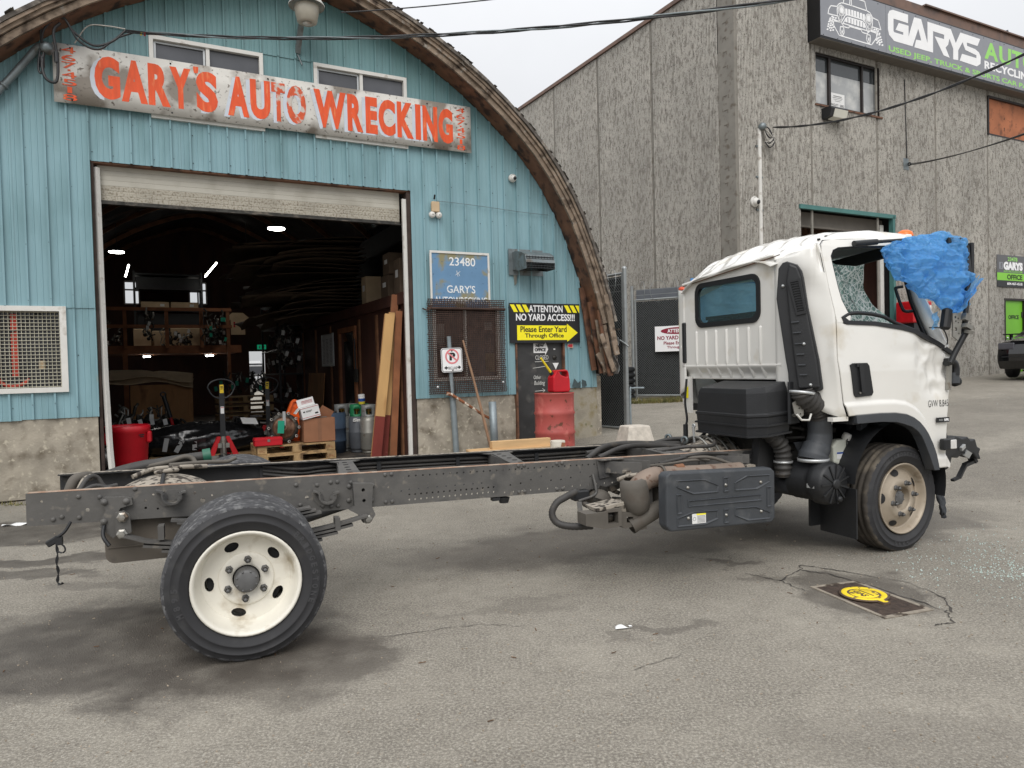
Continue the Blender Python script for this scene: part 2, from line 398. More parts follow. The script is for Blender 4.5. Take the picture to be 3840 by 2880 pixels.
m_conc = mat('old_concrete', C(158, 150, 136), .9, var=.22, vs=3.5, c2=C(105, 96, 82), c2s=5, c2r=(.5, .72), bump=.5, bs=35, c3=C(186, 178, 160), c3s=18, c3r=(.58, .7))
m_wood = mat('weathered_wood', C(134, 118, 102), .9, var=.3, vs=5, c2=C(70, 58, 48), c2s=7, c2r=(.5, .66), bump=.8, bs=30, stretch=(1, 1, 1), c3=C(150, 142, 132), c3s=10, c3r=(.6, .7))
m_brown = mat('brown_board', C(112, 78, 58), .75, var=.3, vs=4, c2=C(60, 42, 34), c2s=6, c2r=(.5, .65), bump=.3, bs=20)
m_shing = mat('roof_shingle', C(92, 86, 80), .95, var=.35, vs=8, c2=C(138, 130, 120), c2s=9, c2r=(.52, .65), bump=.8, bs=18)
m_dark = mat('black_void_board', (.012, .011, .010), .9, var=.3)
m_white = mat('white_painted_metal', C(214, 212, 206), .45, var=.06, c2=C(150, 140, 125), c2s=6, c2r=(.6, .75))
m_alu = mat('aluminium', C(190, 192, 192), .4, .6, var=.1)
m_glassd = mat('grey_window_glass', (.085, .088, .098), .08, var=.25, vs=1.2, spec=.6)
m_screw = mat('black_screw', (.02, .022, .024), .5, .3, var=0)
m_floor = mat('workshop_floor', C(84, 76, 68), .8, var=.3, vs=2, c2=(.03, .028, .026, 1), c2s=3, c2r=(.5, .65))
UC = 3.47
T_IN = [(0, 6.78), (.6, 6.68), (1.2, 6.442), (1.81, 6.192), (2.55, 5.755), (3.0, 5.42), (3.416, 5.056), (3.686, 4.796), (4.04, 4.341), (4.40, 3.726), (4.66, 3.06), (4.895, 2.374), (5.02, 1.771), (5.06, 1.04), (5.07, .0)]
def arch_in(u): return lerp_table(T_IN, abs(u-UC))
barn = thing('barn', 'teal metal-sided arched barn with wide open roll-up door', 'building', B0, RB)
OPEN = [(1.056, 5.226, -1, 4.123), (1.76, 3.15, 4.735, 5.785), (3.83, 5.2, 4.735, 5.785), (-.02, .74, 1.281, 2.31), (5.52, 6.66, 1.25, 2.40), (6.94, 7.87, -1, 2.1)]
def ribprof(u):
    t = (u+10) % .23
    P = [(0, 0), (.004, -.032), (.026, -.032), (.030, 0), (.088, 0), (.093, -.005), (.103, -.005), (.108, 0), (.154, 0), (.159, -.005), (.169, -.005), (.174, 0), (.23, 0)]
    return lerp_table(P, t)
RS = [0, .004, .026, .030, .088, .093, .103, .108, .154, .159, .169, .174]
def siding_sheet(u0, u1, lo, hi, name='siding_sheet', dw=0.):
    us = {u0, u1}
    k = math.floor((u0+10)/.23)
    while k*.23-10 < u1:
        for r in RS:
            u = k*.23-10+r
            if u0 < u < u1: us.add(u)
        k += 1
    for o in OPEN:
        for e in o[:2]:
            if u0 < e < u1: us.add(e)
    for e in (UC-1.2, UC, UC+1.2):
        if u0 < e < u1: us.add(e)
    us = sorted(us); b = B()
    for a, c in zip(us, us[1:]):
        if c-a < 1e-5: continue
        mid = (a+c)/2; iv = [(lo, hi)]
        for o in OPEN:
            if o[0] < mid < o[1]:
                n2 = []
                for p, q in iv:
                    if o[3] <= p or o[2] >= q: n2.append((p, q)); continue
                    if o[2] > p: n2.append((p, o[2]))
                    if o[3] < q: n2.append((o[3], q))
                iv = n2
        for p, q in iv:
            qa, qc = min(q, arch_in(a)), min(q, arch_in(c))
            if max(qa, qc)-p < .01: continue
            qa, qc = max(qa, p), max(qc, p)
            ya, yc = ribprof(a)+dw, ribprof(c)+dw
            b.add([(a, ya, p), (c, yc, p), (c, yc, qc), (a, ya, qa)], [(0, 1, 2, 3)])
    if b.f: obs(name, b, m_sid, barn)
k = 0; u = UC-5.06
while u < 8.52:
    u1 = min(u+.92, 8.53)
    for a, c, tiers in ((max(u, -2), min(u1, 1.056), ((.95, 2.306), (2.30, 9))), (max(u, 1.056), min(u1, 5.226), ((4.123, 5.80), (5.79, 9))), (max(u, 5.226), min(u1, 6.94), ((1.0, 9),)), (max(u, 6.94), min(u1, 7.87), ((2.1, 9),)), (max(u, 7.87), min(u1, 8.53), ((1.06, 9),))):
        if c-a < .02: continue
        for ti, (lo, hi) in enumerate(tiers):
            siding_sheet(a, c, lo+random.uniform(-.012, .012)*(lo < 1.5), hi, dw=-.006*(k % 2)-.012*ti)
    u = u1; k += 1
# screws along the ribs
b = B()
for kk in range(-6, 38):
    u = kk*.23+.016-10 % .23
    u = math.floor((kk*.23+10)/.23)*.23-10+.016
    for v in (1.12, 1.75, 2.42, 3.05, 3.75, 4.22, 4.6, 5.25, 5.9, 6.3):
        if v > arch_in(u)-.08: continue
        if any(o[0]-.02 < u < o[1]+.02 and o[2]-.03 < v < o[3]+.03 for o in OPEN): continue
        vv = v+random.uniform(-.04, .04)
        u2 = u+random.choice((0, .03)); b.cyl((u2, -.0, vv), (u2, -.048 if u2 == u else -.014, vv), .0065, .004, 6)
ob('screws', b, m_screw, barn, kind='stuff')
# dark lining behind the metal, so that only the openings let light in
b = B(); us = sorted({-1.6, 8.53, UC}|{e for o in OPEN for e in o[:2]}|{-1.6+.25*i for i in range(41)})
for a, c in zip(us, us[1:]):
    mid = (a+c)/2; iv = [(0., 9.)]
    for o in OPEN:
        if o[0] < mid < o[1]:
            n2 = []
            for p, q in iv:
                if o[3] <= p or o[2] >= q: n2.append((p, q)); continue
                if o[2] > p: n2.append((p, o[2]))
                if o[3] < q: n2.append((o[3], q))
            iv = n2
    for p, q in iv:
        qa, qc = min(q, arch_in(a)), min(q, arch_in(c))
        if max(qa, qc) <= p: continue
        b.add([(a, .11, p), (c, .11, p), (c, .11, max(qc, p)), (a, .11, max(qa, p))], [(0, 1, 2, 3)])
ob('gable_lining', b, m_dark, barn)
# concrete stem walls
def conc_wall(u0, u1, h, mt=m_conc):
    b = B(); nu, nv = max(2, int((u1-u0)/.12)), 10
    def fn(s, t):
        e = .012*math.sin(s*37+t*9)+random.uniform(-.006, .006)
        return (u0+(u1-u0)*s, .015+e*(0 < t < 1), h*t)
    b.grid(fn, nu, nv); b.box(((u0+u1)/2, .065, h/2-.0), (u1-u0, .07, h-.01)); return ob('concrete_base', b, mt, barn)
conc_wall(-1.8, 1.04, 1.0); conc_wall(5.25, 6.93, 1.05)
m_concm = mat('mossy_concrete', C(150, 143, 128), .9, var=.22, vs=3.5, c2=C(112, 98, 52), c2s=3.5, c2r=(.5, .66), bump=.5, bs=35, c3=C(88, 92, 56), c3s=6, c3r=(.6, .7))
conc_wall(7.88, 8.53, 1.1, m_concm)
# roof: shell, shingle courses at the edge, boards of the curved barge
def offset_arch(off, n=44):
    P = []; tab = [( -d, z) for d, z in reversed(T_IN[1:])]+T_IN
    L = [0]
    for (a, b_), (c, d) in zip(tab, tab[1:]): L.append(L[-1]+math.hypot(c-a, d-b_))
    tot = L[-1]; raw = []
    for i in range(n+1):
        s = tot*i/n; j = max(0, min(len(tab)-2, next((q for q in range(len(L)-1) if L[q+1] >= s), len(tab)-2)))
        t = (s-L[j])/(L[j+1]-L[j]); raw.append(Vector((UC+tab[j][0]+(tab[j+1][0]-tab[j][0])*t, tab[j][1]+(tab[j+1][1]-tab[j][1])*t)))
    raw = [raw[0]]+[(raw[i-1]+raw[i]*2+raw[i+1])/4 for i in range(1, n)]+[raw[-1]]
    for i in range(n+1):
        d = raw[min(i+1, n)]-raw[max(i-1, 0)]; nn = Vector((-d.y, d.x)).normalized(); P.append(raw[i]+nn*off)
    return P
DEPTH = 17.2
def sweep(i0, i1, o0, o1, w0, w1, n=44, jit=0.):
    A, Bq = offset_arch(o0, n), offset_arch(o1, n); b = B(); V = []; m = i1-i0+1
    for i in range(i0, i1+1):
        a, c = A[i], Bq[i]; j = random.uniform(-jit, jit)
        V += [(a.x, w0+j, a.y+j), (a.x, w1, a.y+j), (c.x, w1, c.y+j), (c.x, w0+j, c.y+j)]
    F = []
    for i in range(m-1):
        for q in range(4): F.append((4*i+q, 4*i+(q+1) % 4, 4*i+4+(q+1) % 4, 4*i+4+q))
    F += [(0, 1, 2, 3), (4*m-1, 4*m-2, 4*m-3, 4*m-4)]
    return b.add(V, F)
roof = ob('roof', sweep(3, 41, .10, .19, -.40, DEPTH), m_shing, barn)
ob('side_wall', B().box((8.56, DEPTH/2, .6), (.16, DEPTH-.1, 1.3)).box((-1.62, DEPTH/2, .6), (.16, DEPTH-.1, 1.3)), m_conc, barn)
# the arch right end of the boards stops short and broken at i=40
segs = [(2, 8), (8, 13), (13, 18), (18, 22), (22, 26), (26, 31), (31, 35), (35, 39)]
for lay, (o0, o1, w0, w1, mt) in enumerate(((.0, .075, -.41, -.372, m_wood), (.078, .125, -.45, -.405, m_wood), (.128, .165, -.475, -.40, m_wood), (.168, .215, -.50, -.35, m_shing))):
    for (a, c) in segs:
        dw = random.uniform(-.012, .012); do = random.uniform(-.008, .008)
        ob('barge_board', sweep(a, c, o0+do, o1+do, w0+dw, w1, jit=.006 if lay > 1 else .003), mt, roof)
for (a, c) in ((2, 12), (12, 20), (20, 28), (28, 34), (34, 40)):
    ob('soffit_board', sweep(a, c, -.005+random.uniform(0, .006), .02, -.368, -.03), m_brown, roof)
# curled shingle tabs along the roof edge
b = B(); P = offset_arch(.217, 300)
for i in range(10, 275):
    if random.random() < .35:
        p, q = P[i], P[i+1]; d = (q-p).normalized(); nn = Vector((-d.y, d.x)); h = random.uniform(.003, .014); L_ = random.uniform(.03, .09)
        e = p+d*L_
        b.add([(p.x, -.52, p.y), (e.x, -.52, e.y), (e.x+nn.x*h, -.40, e.y+nn.y*h), (p.x+nn.x*h*.4, -.40, p.y+nn.y*h*.4), (e.x+nn.x*h*.3, -.53, e.y+nn.y*h*.3)], [(0, 1, 2, 3), (0, 1, 4)])
ob('shingle_tabs', b, m_shing, roof, kind='stuff')
# splintered foot of the roof edge at the right
b = B()
for i in range(8):
    u = random.uniform(8.44, 8.62); z1 = random.uniform(1.6, 2.2); z0 = random.uniform(1.2, 1.42); ww = random.uniform(-.46, -.1)
    b.bar((u+(.12 if z1 < 2 else -.02), ww, z0), (u-.06-(z1-1.5)*.16, ww, z1), random.uniform(.03, .09), random.uniform(.015, .04), up=(0, 1, 0))
ob('splintered_boards', b, m_wood, roof, kind='stuff')
for i, (ua, za, ub, zb, ww) in enumerate(((8.5, 1.3, 8.28, 2.5, -.2), (8.56, 1.25, 8.36, 2.35, -.36), (8.42, 1.35, 8.2, 2.75, -.08), (8.62, 1.6, 8.42, 2.6, -.47))):
    ob('rake_board', B().bar((ua, ww, za), (ub, ww, zb), .10, .03, up=(0, 1, 0)), m_brown if i != 3 else m_wood, roof)
m_flash = mat('bent_flashing', C(150, 152, 152), .35, .7, var=.2, vs=10)
b = B()
def fl(s, t): return (8.63+.05*math.sin(t*9)+.03*s, -.46+.14*s, 1.28+t*.62)
b.grid(fl, 3, 10); ob('torn_flashing', b, m_flash, roof, solid=.004)
# interior shell: floor, ceiling lining, end wall, partition
barn_floor = ob('workshop_floor', B().box((UC, DEPTH/2+.02, -.04), (10., DEPTH-.1, .1)), m_floor, barn)
m_plast = mat('black_plastic_lining', (.034, .035, .036), .22, var=.3, vs=3, spec=.6)
P = offset_arch(-.12, 60); b = B()
def ceil(s, t):
    i = min(59, int(s*60)); f = s*60-i; p = P[i]*(1-f)+P[i+1]*f; c = Vector((UC, 2.5)); wv = DEPTH*t
    k = .16*math.sin(wv*4.2+1.3*math.sin(s*22))+.14*math.sin(s*70+wv*1.7)+random.uniform(-.10, .10)
    sag = .32*abs(math.sin(wv*math.pi/2.4)); q = c+(p-c)*(1-.04*sag-.035*k-.03)
    return (q.x, .15+wv*.99, q.y)
b.grid(ceil, 90, 130); ob('plastic_ceiling_lining', b, m_plast, barn)
m_raft = mat('rafter_wood', C(120, 82, 55), .8, var=.3)
for i in range(7):
    w0 = 2.4*(i+1)
    ob('rafter', sweep(6, 38, -.36, -.24, w0, w0+.05), m_raft, barn)
# ------------------------------------------------------------------ barn interior
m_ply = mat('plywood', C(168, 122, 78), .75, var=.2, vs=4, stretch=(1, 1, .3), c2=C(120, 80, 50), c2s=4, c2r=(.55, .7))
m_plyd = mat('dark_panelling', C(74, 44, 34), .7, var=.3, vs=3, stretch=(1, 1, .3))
m_joist = mat('joist_wood', C(142, 90, 58), .7, var=.25, vs=4)
m_pal = mat('pallet_wood', C(176, 146, 104), .85, var=.25, vs=6, c2=C(110, 86, 60), c2s=7, c2r=(.52, .68))
m_card = mat('cardboard', C(150, 104, 76), .85, var=.08)
m_red = mat('red_plastic', C(190, 22, 36), .4, var=.08)
m_redp = mat('red_paint', C(178, 22, 30), .35, var=.12)
m_blk = mat('black_paint', (.016, .017, .019), .4, var=.2)
m_steel = mat('bare_steel', C(150, 148, 142), .4, .7, var=.2, c2=C(110, 88, 66), c2s=9, c2r=(.55, .7))
m_grease = mat('greasy_metal', C(60, 58, 54), .5, .5, var=.5, vs=9, c2=C(110, 102, 92), c2s=7, c2r=(.55, .66))
m_lamp = mat('lit_lamp', (1, 1, 1), .5, var=0, emit=(1, .97, .9, 1), es=24)
m_paper = mat('white_paper', C(226, 226, 224), .8, var=.04)
m_green = mat('green_tag', C(20, 150, 120), .6, var=.06)
m_ink = mat('black_ink', (.012, .012, .013), .7, var=0)
m_redink = mat('red_ink', C(176, 40, 52), .7, var=.05)
m_tan = mat('tan_felt', C(196, 172, 140), .95, var=.15, vs=3)
# end wall with two windows and a doorway
poly = [(p.x, p.y) for p in offset_arch(-.02, 44)]; poly = [(x, max(z, 0)) for x, z in poly]
b = B().plate(poly, [[(1.32, 3.85), (1.76, 3.85), (1.76, 4.6), (1.32, 4.6)], [(3.30, 3.88), (3.85, 3.88), (3.85, 4.62), (3.30, 4.62)], [(5.2, .02), (5.75, .02), (5.75, 2.22), (5.2, 2.22)]], DEPTH-.15, DEPTH-.05, FXZ())
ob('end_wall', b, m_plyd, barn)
for (a, c, z0, z1) in ((1.32, 1.76, 3.85, 4.6), (3.30, 3.85, 3.88, 4.62)):
    b = B(); 
    for z in (z0, z1, (z0+z1)/2+.1): b.bar((a, DEPTH-.17, z), (c, DEPTH-.17, z), .04, .05)
    for x in (a, c, (a+c)/2 if a > 3 else c): b.bar((x, DEPTH-.17, z0), (x, DEPTH-.17, z1), .05, .04, up=(0, 1, 0))
    ob('end_window_frame', b, m_white, barn)
# office partition with doorway, shelf loft above
b = B().plate([(.12, 0), (9, 0), (9, 2.42), (.12, 2.5)], [[(3.3, .03), (4.4, .03), (4.4, 2.2), (3.3, 2.2)]], 5.25, 5.31, lambda a, c, t: (t, a, c))
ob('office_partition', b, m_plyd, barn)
b = B()
for wv in (3.27, 4.43): b.box((5.23, wv, 1.1), (.05, .1, 2.2))
b.box((5.23, 3.85, 2.25), (.05, 1.26, .1)); ob('partition_door_frame', b, m_joist, barn)
b = B()
for wv in (.7, 1.9, 3., 5.2, 6.6, 8.): b.box((5.235, wv, 1.2), (.03, .09, 2.4))
ob('partition_studs', b, m_raft, barn, kind='stuff')
ob('loft_edge_beam', B().box((5.22, 4.6, 2.56), (.06, 8.9, .18)), m_plyd, barn)
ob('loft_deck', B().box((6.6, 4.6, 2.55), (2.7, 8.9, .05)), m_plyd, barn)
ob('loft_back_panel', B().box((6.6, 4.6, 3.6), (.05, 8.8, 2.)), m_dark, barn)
# mezzanine with railing
mez = thing('mezzanine', 'timber mezzanine with open railing at the back of the workshop', 'mezzanine', bp(0, 12), RB)
ob('deck', B().box((2.0, 2.4, 2.12), (4.6, 4.6, .1)), m_joist, mez)
ob('rim_joist', B().box((2.0, .05, 2.16), (4.6, .06, .22)), m_joist, mez)
for u in (-.25, 1.32, 2.35, 3.24, 3.95): ob('post', B().box((u, 0, (2.2+3.3)/2 if u < 3.9 else 1.65), (.09, .09, 1.1 if u < 3.9 else 3.3)), m_joist, mez)
ob('post', B().box((1.3, .08, 1.03), (.12, .12, 2.06)), m_joist, mez)
for z in (2.8, 3.28): ob('rail', B().box((1.9, -.05, z), (4.3, .04, .09)), m_joist, mez)
for i, (u, wv, sx, sz, z, mt, lb) in enumerate(((2.9, 13.0, 1.0, .62, 2.17, 'tan', 'wide pale cardboard box behind the mezzanine railing'), (1.75, 13.1, .45, .6, 2.17, 'tan', 'narrow pale cardboard box behind the mezzanine railing'), (2.2, 13.2, .4, .55, 2.17, 'tan', 'pale cardboard box standing in the middle of the mezzanine'))):
    t = thing('cardboard_box', lb, 'box', bp(u, wv, z), RB, 'boxes on the mezzanine')
    ob('carton', B().box((0, 0, sz/2), (sx, .5, sz), bev=.01), m_tan, t); ob('flap', B().box((0, -.12, sz+.01), (sx*.96, .22, .008), rot=(.12, 0, 0)), m_tan, t)
for i, (u, lb) in enumerate(((2.15, 'left one of two long white cartons on the black rack'), (2.98, 'right one of two long white cartons on the black rack'))):
    t = thing('long_carton', lb, 'box', bp(u, 14.6, 3.5), RB, 'cartons on the upper rack')
    ob('carton', B().box((0, 0, .1), (.78, .4, .2), bev=.008), m_tan, t); ob('end_label', B().box((.2, -.203, .1), (.12, .004, .08)), m_paper, t)
rk = thing('storage_rack', 'tall black storage rack standing on the mezzanine', 'rack', bp(2.55, 14.9, 2.17), RB)
for sx in (-.95, .95):
    for sy in (-.3, .3): ob('upright', B().box((sx, sy, 1.25), (.06, .06, 2.5)), m_blk, rk)
for z in (.4, 1.28, 1.95, 2.4): ob('shelf', B().box((0, 0, z), (1.9, .66, .05)), m_blk, rk)
ob('bin_block', B().box((0, .1, 2.16), (1.8, .4, .34)), m_blk, rk); ob('bin_block', B().box((0, .1, .85), (1.8, .4, .7)), m_blk, rk)
# hanging brake and suspension parts on the railing
def parts_bunch(name, lb, loc, n, h, w_, cat='car parts', cols=None):
    t = thing(name, lb, cat, loc, RB)
    b = B(); b2 = B()
    for i in range(n):
        p = Vector((random.uniform(-w_, w_), random.uniform(-.1, .1), random.uniform(0, h)))
        (b if i % 3 else b2).tube([p, p+Vector((random.uniform(-.08, .08), 0, random.uniform(.05, .15))), p+Vector((random.uniform(-.1, .1), .03, random.uniform(.12, .25)))], random.uniform(.012, .03), 6)
        if i % 2: b.lathe([(.0, 0), (.05, 0), (.05, .03), (0, .03)], p, (random.uniform(-.4, .4), -1, .2), 10)
    ob('metal_parts', b, m_grease, t, kind='stuff'); ob('pale_parts', b2, m_steel, t, kind='stuff')
    b = B()
    for i in range(max(2, n//6)): b.box((random.uniform(-w_, w_), -.12, random.uniform(.05, h)), (.07, .004, .11), rot=(0, random.uniform(-.3, .3), 0))
    obs('paper_tag', b, m_green if n in (31, 37) else m_paper, t); return t
parts_bunch('hung_parts', 'cluster of small metal parts hung at the right end of the railing', bp(3.55, 11.9, 2.3), 31, .8, .3)
parts_bunch('hung_parts', 'bundle of pale parts hung beside the cardboard on the railing', bp(1.9, 11.9, 2.35), 14, .75, .1)
# parts rack on the right
pr = thing('parts_rack', 'high black rack crammed with metal car parts beside the partition', 'rack', bp(4.95, 9.3, 0), RB)
for z in (.7, 1.4, 2.0, 2.6, 3.2): ob('shelf', B().box((0, 0, z), (.6, 2.6, .04)), m_blk, pr)
for sx in (-.28, .28):
    for sy in (-1.25, 1.25): ob('upright', B().box((sx, sy, 1.8), (.05, .05, 3.6)), m_blk, pr)
for i, (z, n) in enumerate(((.75, 22), (1.45, 24), (2.05, 26), (2.65, 26), (3.25, 20))):
    parts_bunch('rack_parts', ['heap of dark parts on the lowest shelf of the parts rack', 'heap of metal parts on the second shelf of the parts rack', 'heap of metal parts on the middle shelf of the parts rack', 'heap of parts on the fourth shelf of the parts rack', 'heap of pale parts on the top shelf of the parts rack'][i], bp(4.85, 8.6, z), n, .3, .35, 'car parts')
# fibre sheets curling over the loft edge
t = thing('fibre_sheet_stack', 'stack of curled brown fibre sheets drooping over the loft edge', 'sheet stack', bp(5.1, 6.3, 2.65), RB)
m_fib = mat('brown_fibre', C(104, 88, 72), .9, var=.2, vs=3)
for i in range(20):
    z0 = .06+i*.085; ln = 1.0+.5*math.sin(i*1.9)+.02*i; sh = random.uniform(-.15, .2)
    b = B(); b.grid(lambda s, q: (.9-(ln+.9)*s+.05*math.sin(q*9+i), -1.2+sh+2.6*q, z0+.10*math.sin(q*7+i*.6)*s-.32*s**3*(.6+.4*math.sin(i))), 10, 12)
    ob('fibre_sheet', b, m_fib, t, solid=.012)
# boxes on the loft, near the door
for i, (wv, z, sx, sy, sz, mt, lb) in enumerate(((3.0, 2.65, .3, .3, .55, m_tan, 'tall white carton standing on the loft edge'), (1.6, 2.65, .4, .4, .4, m_fib, 'brown carton low on the loft near the door'), (1.55, 3.06, .36, .35, .36, m_fib, 'brown carton stacked second on the loft near the door'), (1.0, 2.65, .36, .3, .6, m_fib, 'tall cardboard carton on the loft beside the door jamb'), (.55, 2.65, .3, .3, .5, m_fib, 'dusky carton hard against the door jamb on the loft'))):
    t = thing('loft_carton', lb, 'box', bp(5.5, wv, z), RB, 'cartons on the loft')
    ob('carton', B().box((0, 0, sz/2), (sx, sy, sz), bev=.008), mt, t); ob('label_patch', B().box((-sx/2-.003, 0, sz*.6), (.004, sy*.4, sz*.2)), m_paper, t)
b = B()
# ceiling lamps
for u, wv, z, lb in ((4.54, 7.2, 4.79, 'round high-bay lamp hanging nearest the door header'), (1.19, 12., 4.8, 'round high-bay lamp at the left of the workshop roof'), (4.32, 10.5, 4.65, 'round high-bay lamp over the middle of the workshop')):
    t = thing('high_bay_lamp', lb, 'lamp', bp(u, wv, z), RB, 'round ceiling lamps')
    ob('diffuser', B().lathe([(0, -.01), (.17, -.008), (.19, .0), (.19, .03)], n=24), m_lamp, t)
    ob('housing', B().lathe([(.192, .02), (.2, .04), (.14, .08), (.05, .13), (0, .14)], n=24), m_blk, t); ob('cord', B().cyl((0, 0, .14), (0, 0, .9), .01, n=6), m_blk, t)
for p, q, lb in (((3.47, 13., 4.34), (3.81, 13., 4.77), 'slanting fluorescent tube hanging under the roof'), ((1.38, 13, 4.27), (1.47, 13, 4.61), 'short fluorescent tube at the left under the roof'), ((1.78, 13.5, 2.0), (1.95, 14.2, 2.02), 'left fluorescent tube under the mezzanine'), ((3.48, 13.5, 2.0), (3.72, 14.1, 2.03), 'right fluorescent tube under the mezzanine')):
    o = bp(*p); t = thing('fluorescent_lamp', lb, 'lamp', o, RB, 'fluorescent tubes'); d = Vector(q)-Vector(p)
    ob('tube', B().cyl((0, 0, 0), d, .02, n=8), m_lamp, t); ob('batten', B().bar(Vector((0, .05, .03)), d+Vector((0, .05, .03)), .07, .03), m_white, t)
# exit sign
t = thing('exit_sign', 'green running-man exit sign over the far doorway', 'sign', bp(5.45, 16.6, 2.26), RB)
m_exit = mat('exit_green', C(20, 120, 90), .5, var=0, emit=C(20, 140, 100), es=.6)
ob('panel', B().box((.12, 0, .1), (.3, .03, .16)), m_exit, t)
ob('arrow', B().prism([(.12, .09), (.19, .09), (.19, .06), (.24, .1), (.19, .14), (.19, .11), (.12, .11)], -.022, -.016, FXZ()), m_paper, t)
ob('running_figure', B().prism([(.02, .04), (.04, .04), (.05, .08), (.08, .05), (.09, .06), (.07, .12), (.09, .13), (.05, .15), (.03, .11)], -.022, -.016, FXZ()), m_paper, t)
# pale vehicle in the yard behind the far doorway
t = thing('parked_pickup', 'white pickup seen through the far doorway', 'pickup', bp(5.6, 22, 0.3), RB+.3)
m_wcar = mat('white_car_paint', C(225, 226, 226), .3, var=.05)
ob('body', B().box((0, 0, .7), (1.8, 4.2, .6), bev=.12), m_wcar, t); ob('cab', B().box((0, .3, 1.3), (1.6, 1.7, .7), bev=.2), m_wcar, t)
ob('windscreen', B().box((0, -.56, 1.32), (1.3, .04, .45), rot=(-.3, 0, 0)), m_glassd, t)
for sx in (-.85, .85):
    for sy in (-1.3, 1.3): ob('wheel', B().cyl((sx-.1, sy, .36), (sx+.1, sy, .36), .36, n=20), m_blk, t)
# crate, felt, pallets at the back, engine heap
t = thing('wooden_crate', 'large plywood crate behind the engine heap', 'crate', bp(2.0, 7.4, .35), RB)
ob('side_panel', B().box((0, 0, .45), (1.2, .9, .86)), m_ply, t)
for z in (.05, .85): ob('batten', B().box((0, -.465, z), (1.2, .03, .09)), m_ply, t)
for x in (-.56, .56): ob('batten', B().box((x, -.467, .45), (.09, .025, .7)), m_ply, t)
t = thing('felt_sheet', 'tan felt sheet draped across the crate', 'sheet', bp(1.6, 7.3, 1.25), RB)
for k in range(2):
    b = B(); b.grid(lambda s, q: (-1.2+2.2*s+.1*q, -.6+1.2*q, .10*k+.18-.24*(s-.35)**2+.04*math.sin(s*11+q*5+k)-.12*(q < .15)), 22, 10)
    ob('felt_layer', b, m_tan, t, solid=.02)
def pallet(name, lb, loc, rz, grp=None):
    t = thing(name, lb, 'pallet', loc, rz, grp); X, Y = 1.2, .8
    for i in range(5): ob('deck_board', B().box((0, -Y/2+.06+i*(Y-.12)/4, .133), (X, .12, .022)), m_pal, t)
    for x in (-X/2+.07, 0, X/2-.07):
        ob('stringer_board', B().box((x, 0, .111), (.14, Y, .02)), m_pal, t)
        for y in (-Y/2+.06, 0, Y/2-.06): ob('block', B().box((x, y, .062), (.14, .12, .078)), m_pal, t)
    for y in (-Y/2+.06, 0, Y/2-.06): ob('skid_board', B().box((0, y, .011), (X, .1, .022)), m_pal, t)
    if grp == 'pallets in the doorway':
        text('EPAL', m_joist, t, (X/2-.12, .045, X/2-.02, .085), y=-Y/2-.0015, name='stamp', depth=.001); text('VIC', m_joist, t, (-X/2+.02, .045, -X/2+.11, .085), y=-Y/2-.0015, name='stamp', depth=.001)
    return t
pallet('pallet', 'lower wooden pallet of the stack under the cardboard box', bp(3.72, 1.75, .012), RB+.02, 'pallets in the doorway')
pallet('pallet', 'upper wooden pallet of the stack carrying the cardboard box', bp(3.72, 1.77, .158), RB-.01, 'pallets in the doorway')
for i, lb in enumerate(('bottom pallet of the stack at the back of the workshop', 'middle pallet of the stack at the back of the workshop', 'top pallet of the stack at the back of the workshop')):
    pallet('pallet', lb, bp(3.75, 7.6, .35+i*.21), RB, 'pallets at the back')
tag(ob('back_bench', B().box((0, 0, .16), (1.6, 1.2, .3), bev=.02), m_dark, None, loc=bp(3.75, 7.6, .02), rot=(0, 0, RB)), 'low dark platform under the back pallet stack', 'platform')
def engine(lb, u, wv, s=1., rz=0.):
    t = thing('engine_block', lb, 'engine', bp(u, wv, .012), RB+rz, 'engines on the floor')
    ob('block', B().box((0, 0, .22*s), (.5*s, .38*s, .4*s), bev=.05), m_grease, t)
    ob('bell_housing', B().lathe([(.0, 0), (.2*s, 0), (.17*s, .18*s), (.1*s, .26*s), (0, .26*s)], (-.26*s, 0, .22*s), (-1, -.3, 0), 18), m_steel, t)
    b = B()
    for i in range(7):
        p = Vector((random.uniform(-.25, .25)*s, random.uniform(-.2, .2)*s, .4*s)); b.tube(smooth_path([p, p+Vector((.05, -.08, .1*s)), p+Vector((.15, -.1, .03)), p+Vector((.2, -.16, -.15))], 3), .022*s, 6)
    ob('pipes', b, m_grease, t, kind='stuff'); ob('cover', B().box((.03, 0, .46*s), (.36*s, .22*s, .1*s), bev=.03), m_blk, t)
    ob('tag', B().box((.1*s, -.2*s, .35*s), (.1, .004, .07), rot=(0, .3, 0)), m_paper, t)
for i, (u, wv, s, rz, lb) in enumerate(((1.45, 3.6, 1., .3, 'engine block in the heap behind the red bin'), (1.9, 4.2, 1., 1.1, 'engine block lying in front of the plywood crate'), (1.4, 5.0, 1.2, .2, 'engine block against the left wall behind the heap'), (2.5, 4.6, .9, 2., 'small engine block between crate and wrapped bundle'), (2.9, 5.2, .9, .6, 'engine block behind the wrapped bundle'), (2.0, 5.6, 1.1, -.4, 'engine block at the foot of the plywood crate'), (3.4, 5.6, 1., 1.4, 'engine block in front of the back pallet stack'), (1.2, 2.6, .8, .8, 'small engine block close behind the red bin'))):
    engine(lb, u, wv, s, rz)
parts_bunch('loose_parts', 'heap of loose dark parts on the floor left of the crate', bp(1.5, 4.4, .4), 40, .35, .5)
parts_bunch('loose_parts', 'heap of loose parts on top of the back pallets', bp(3.7, 7.4, 1.0), 37, .3, .6)
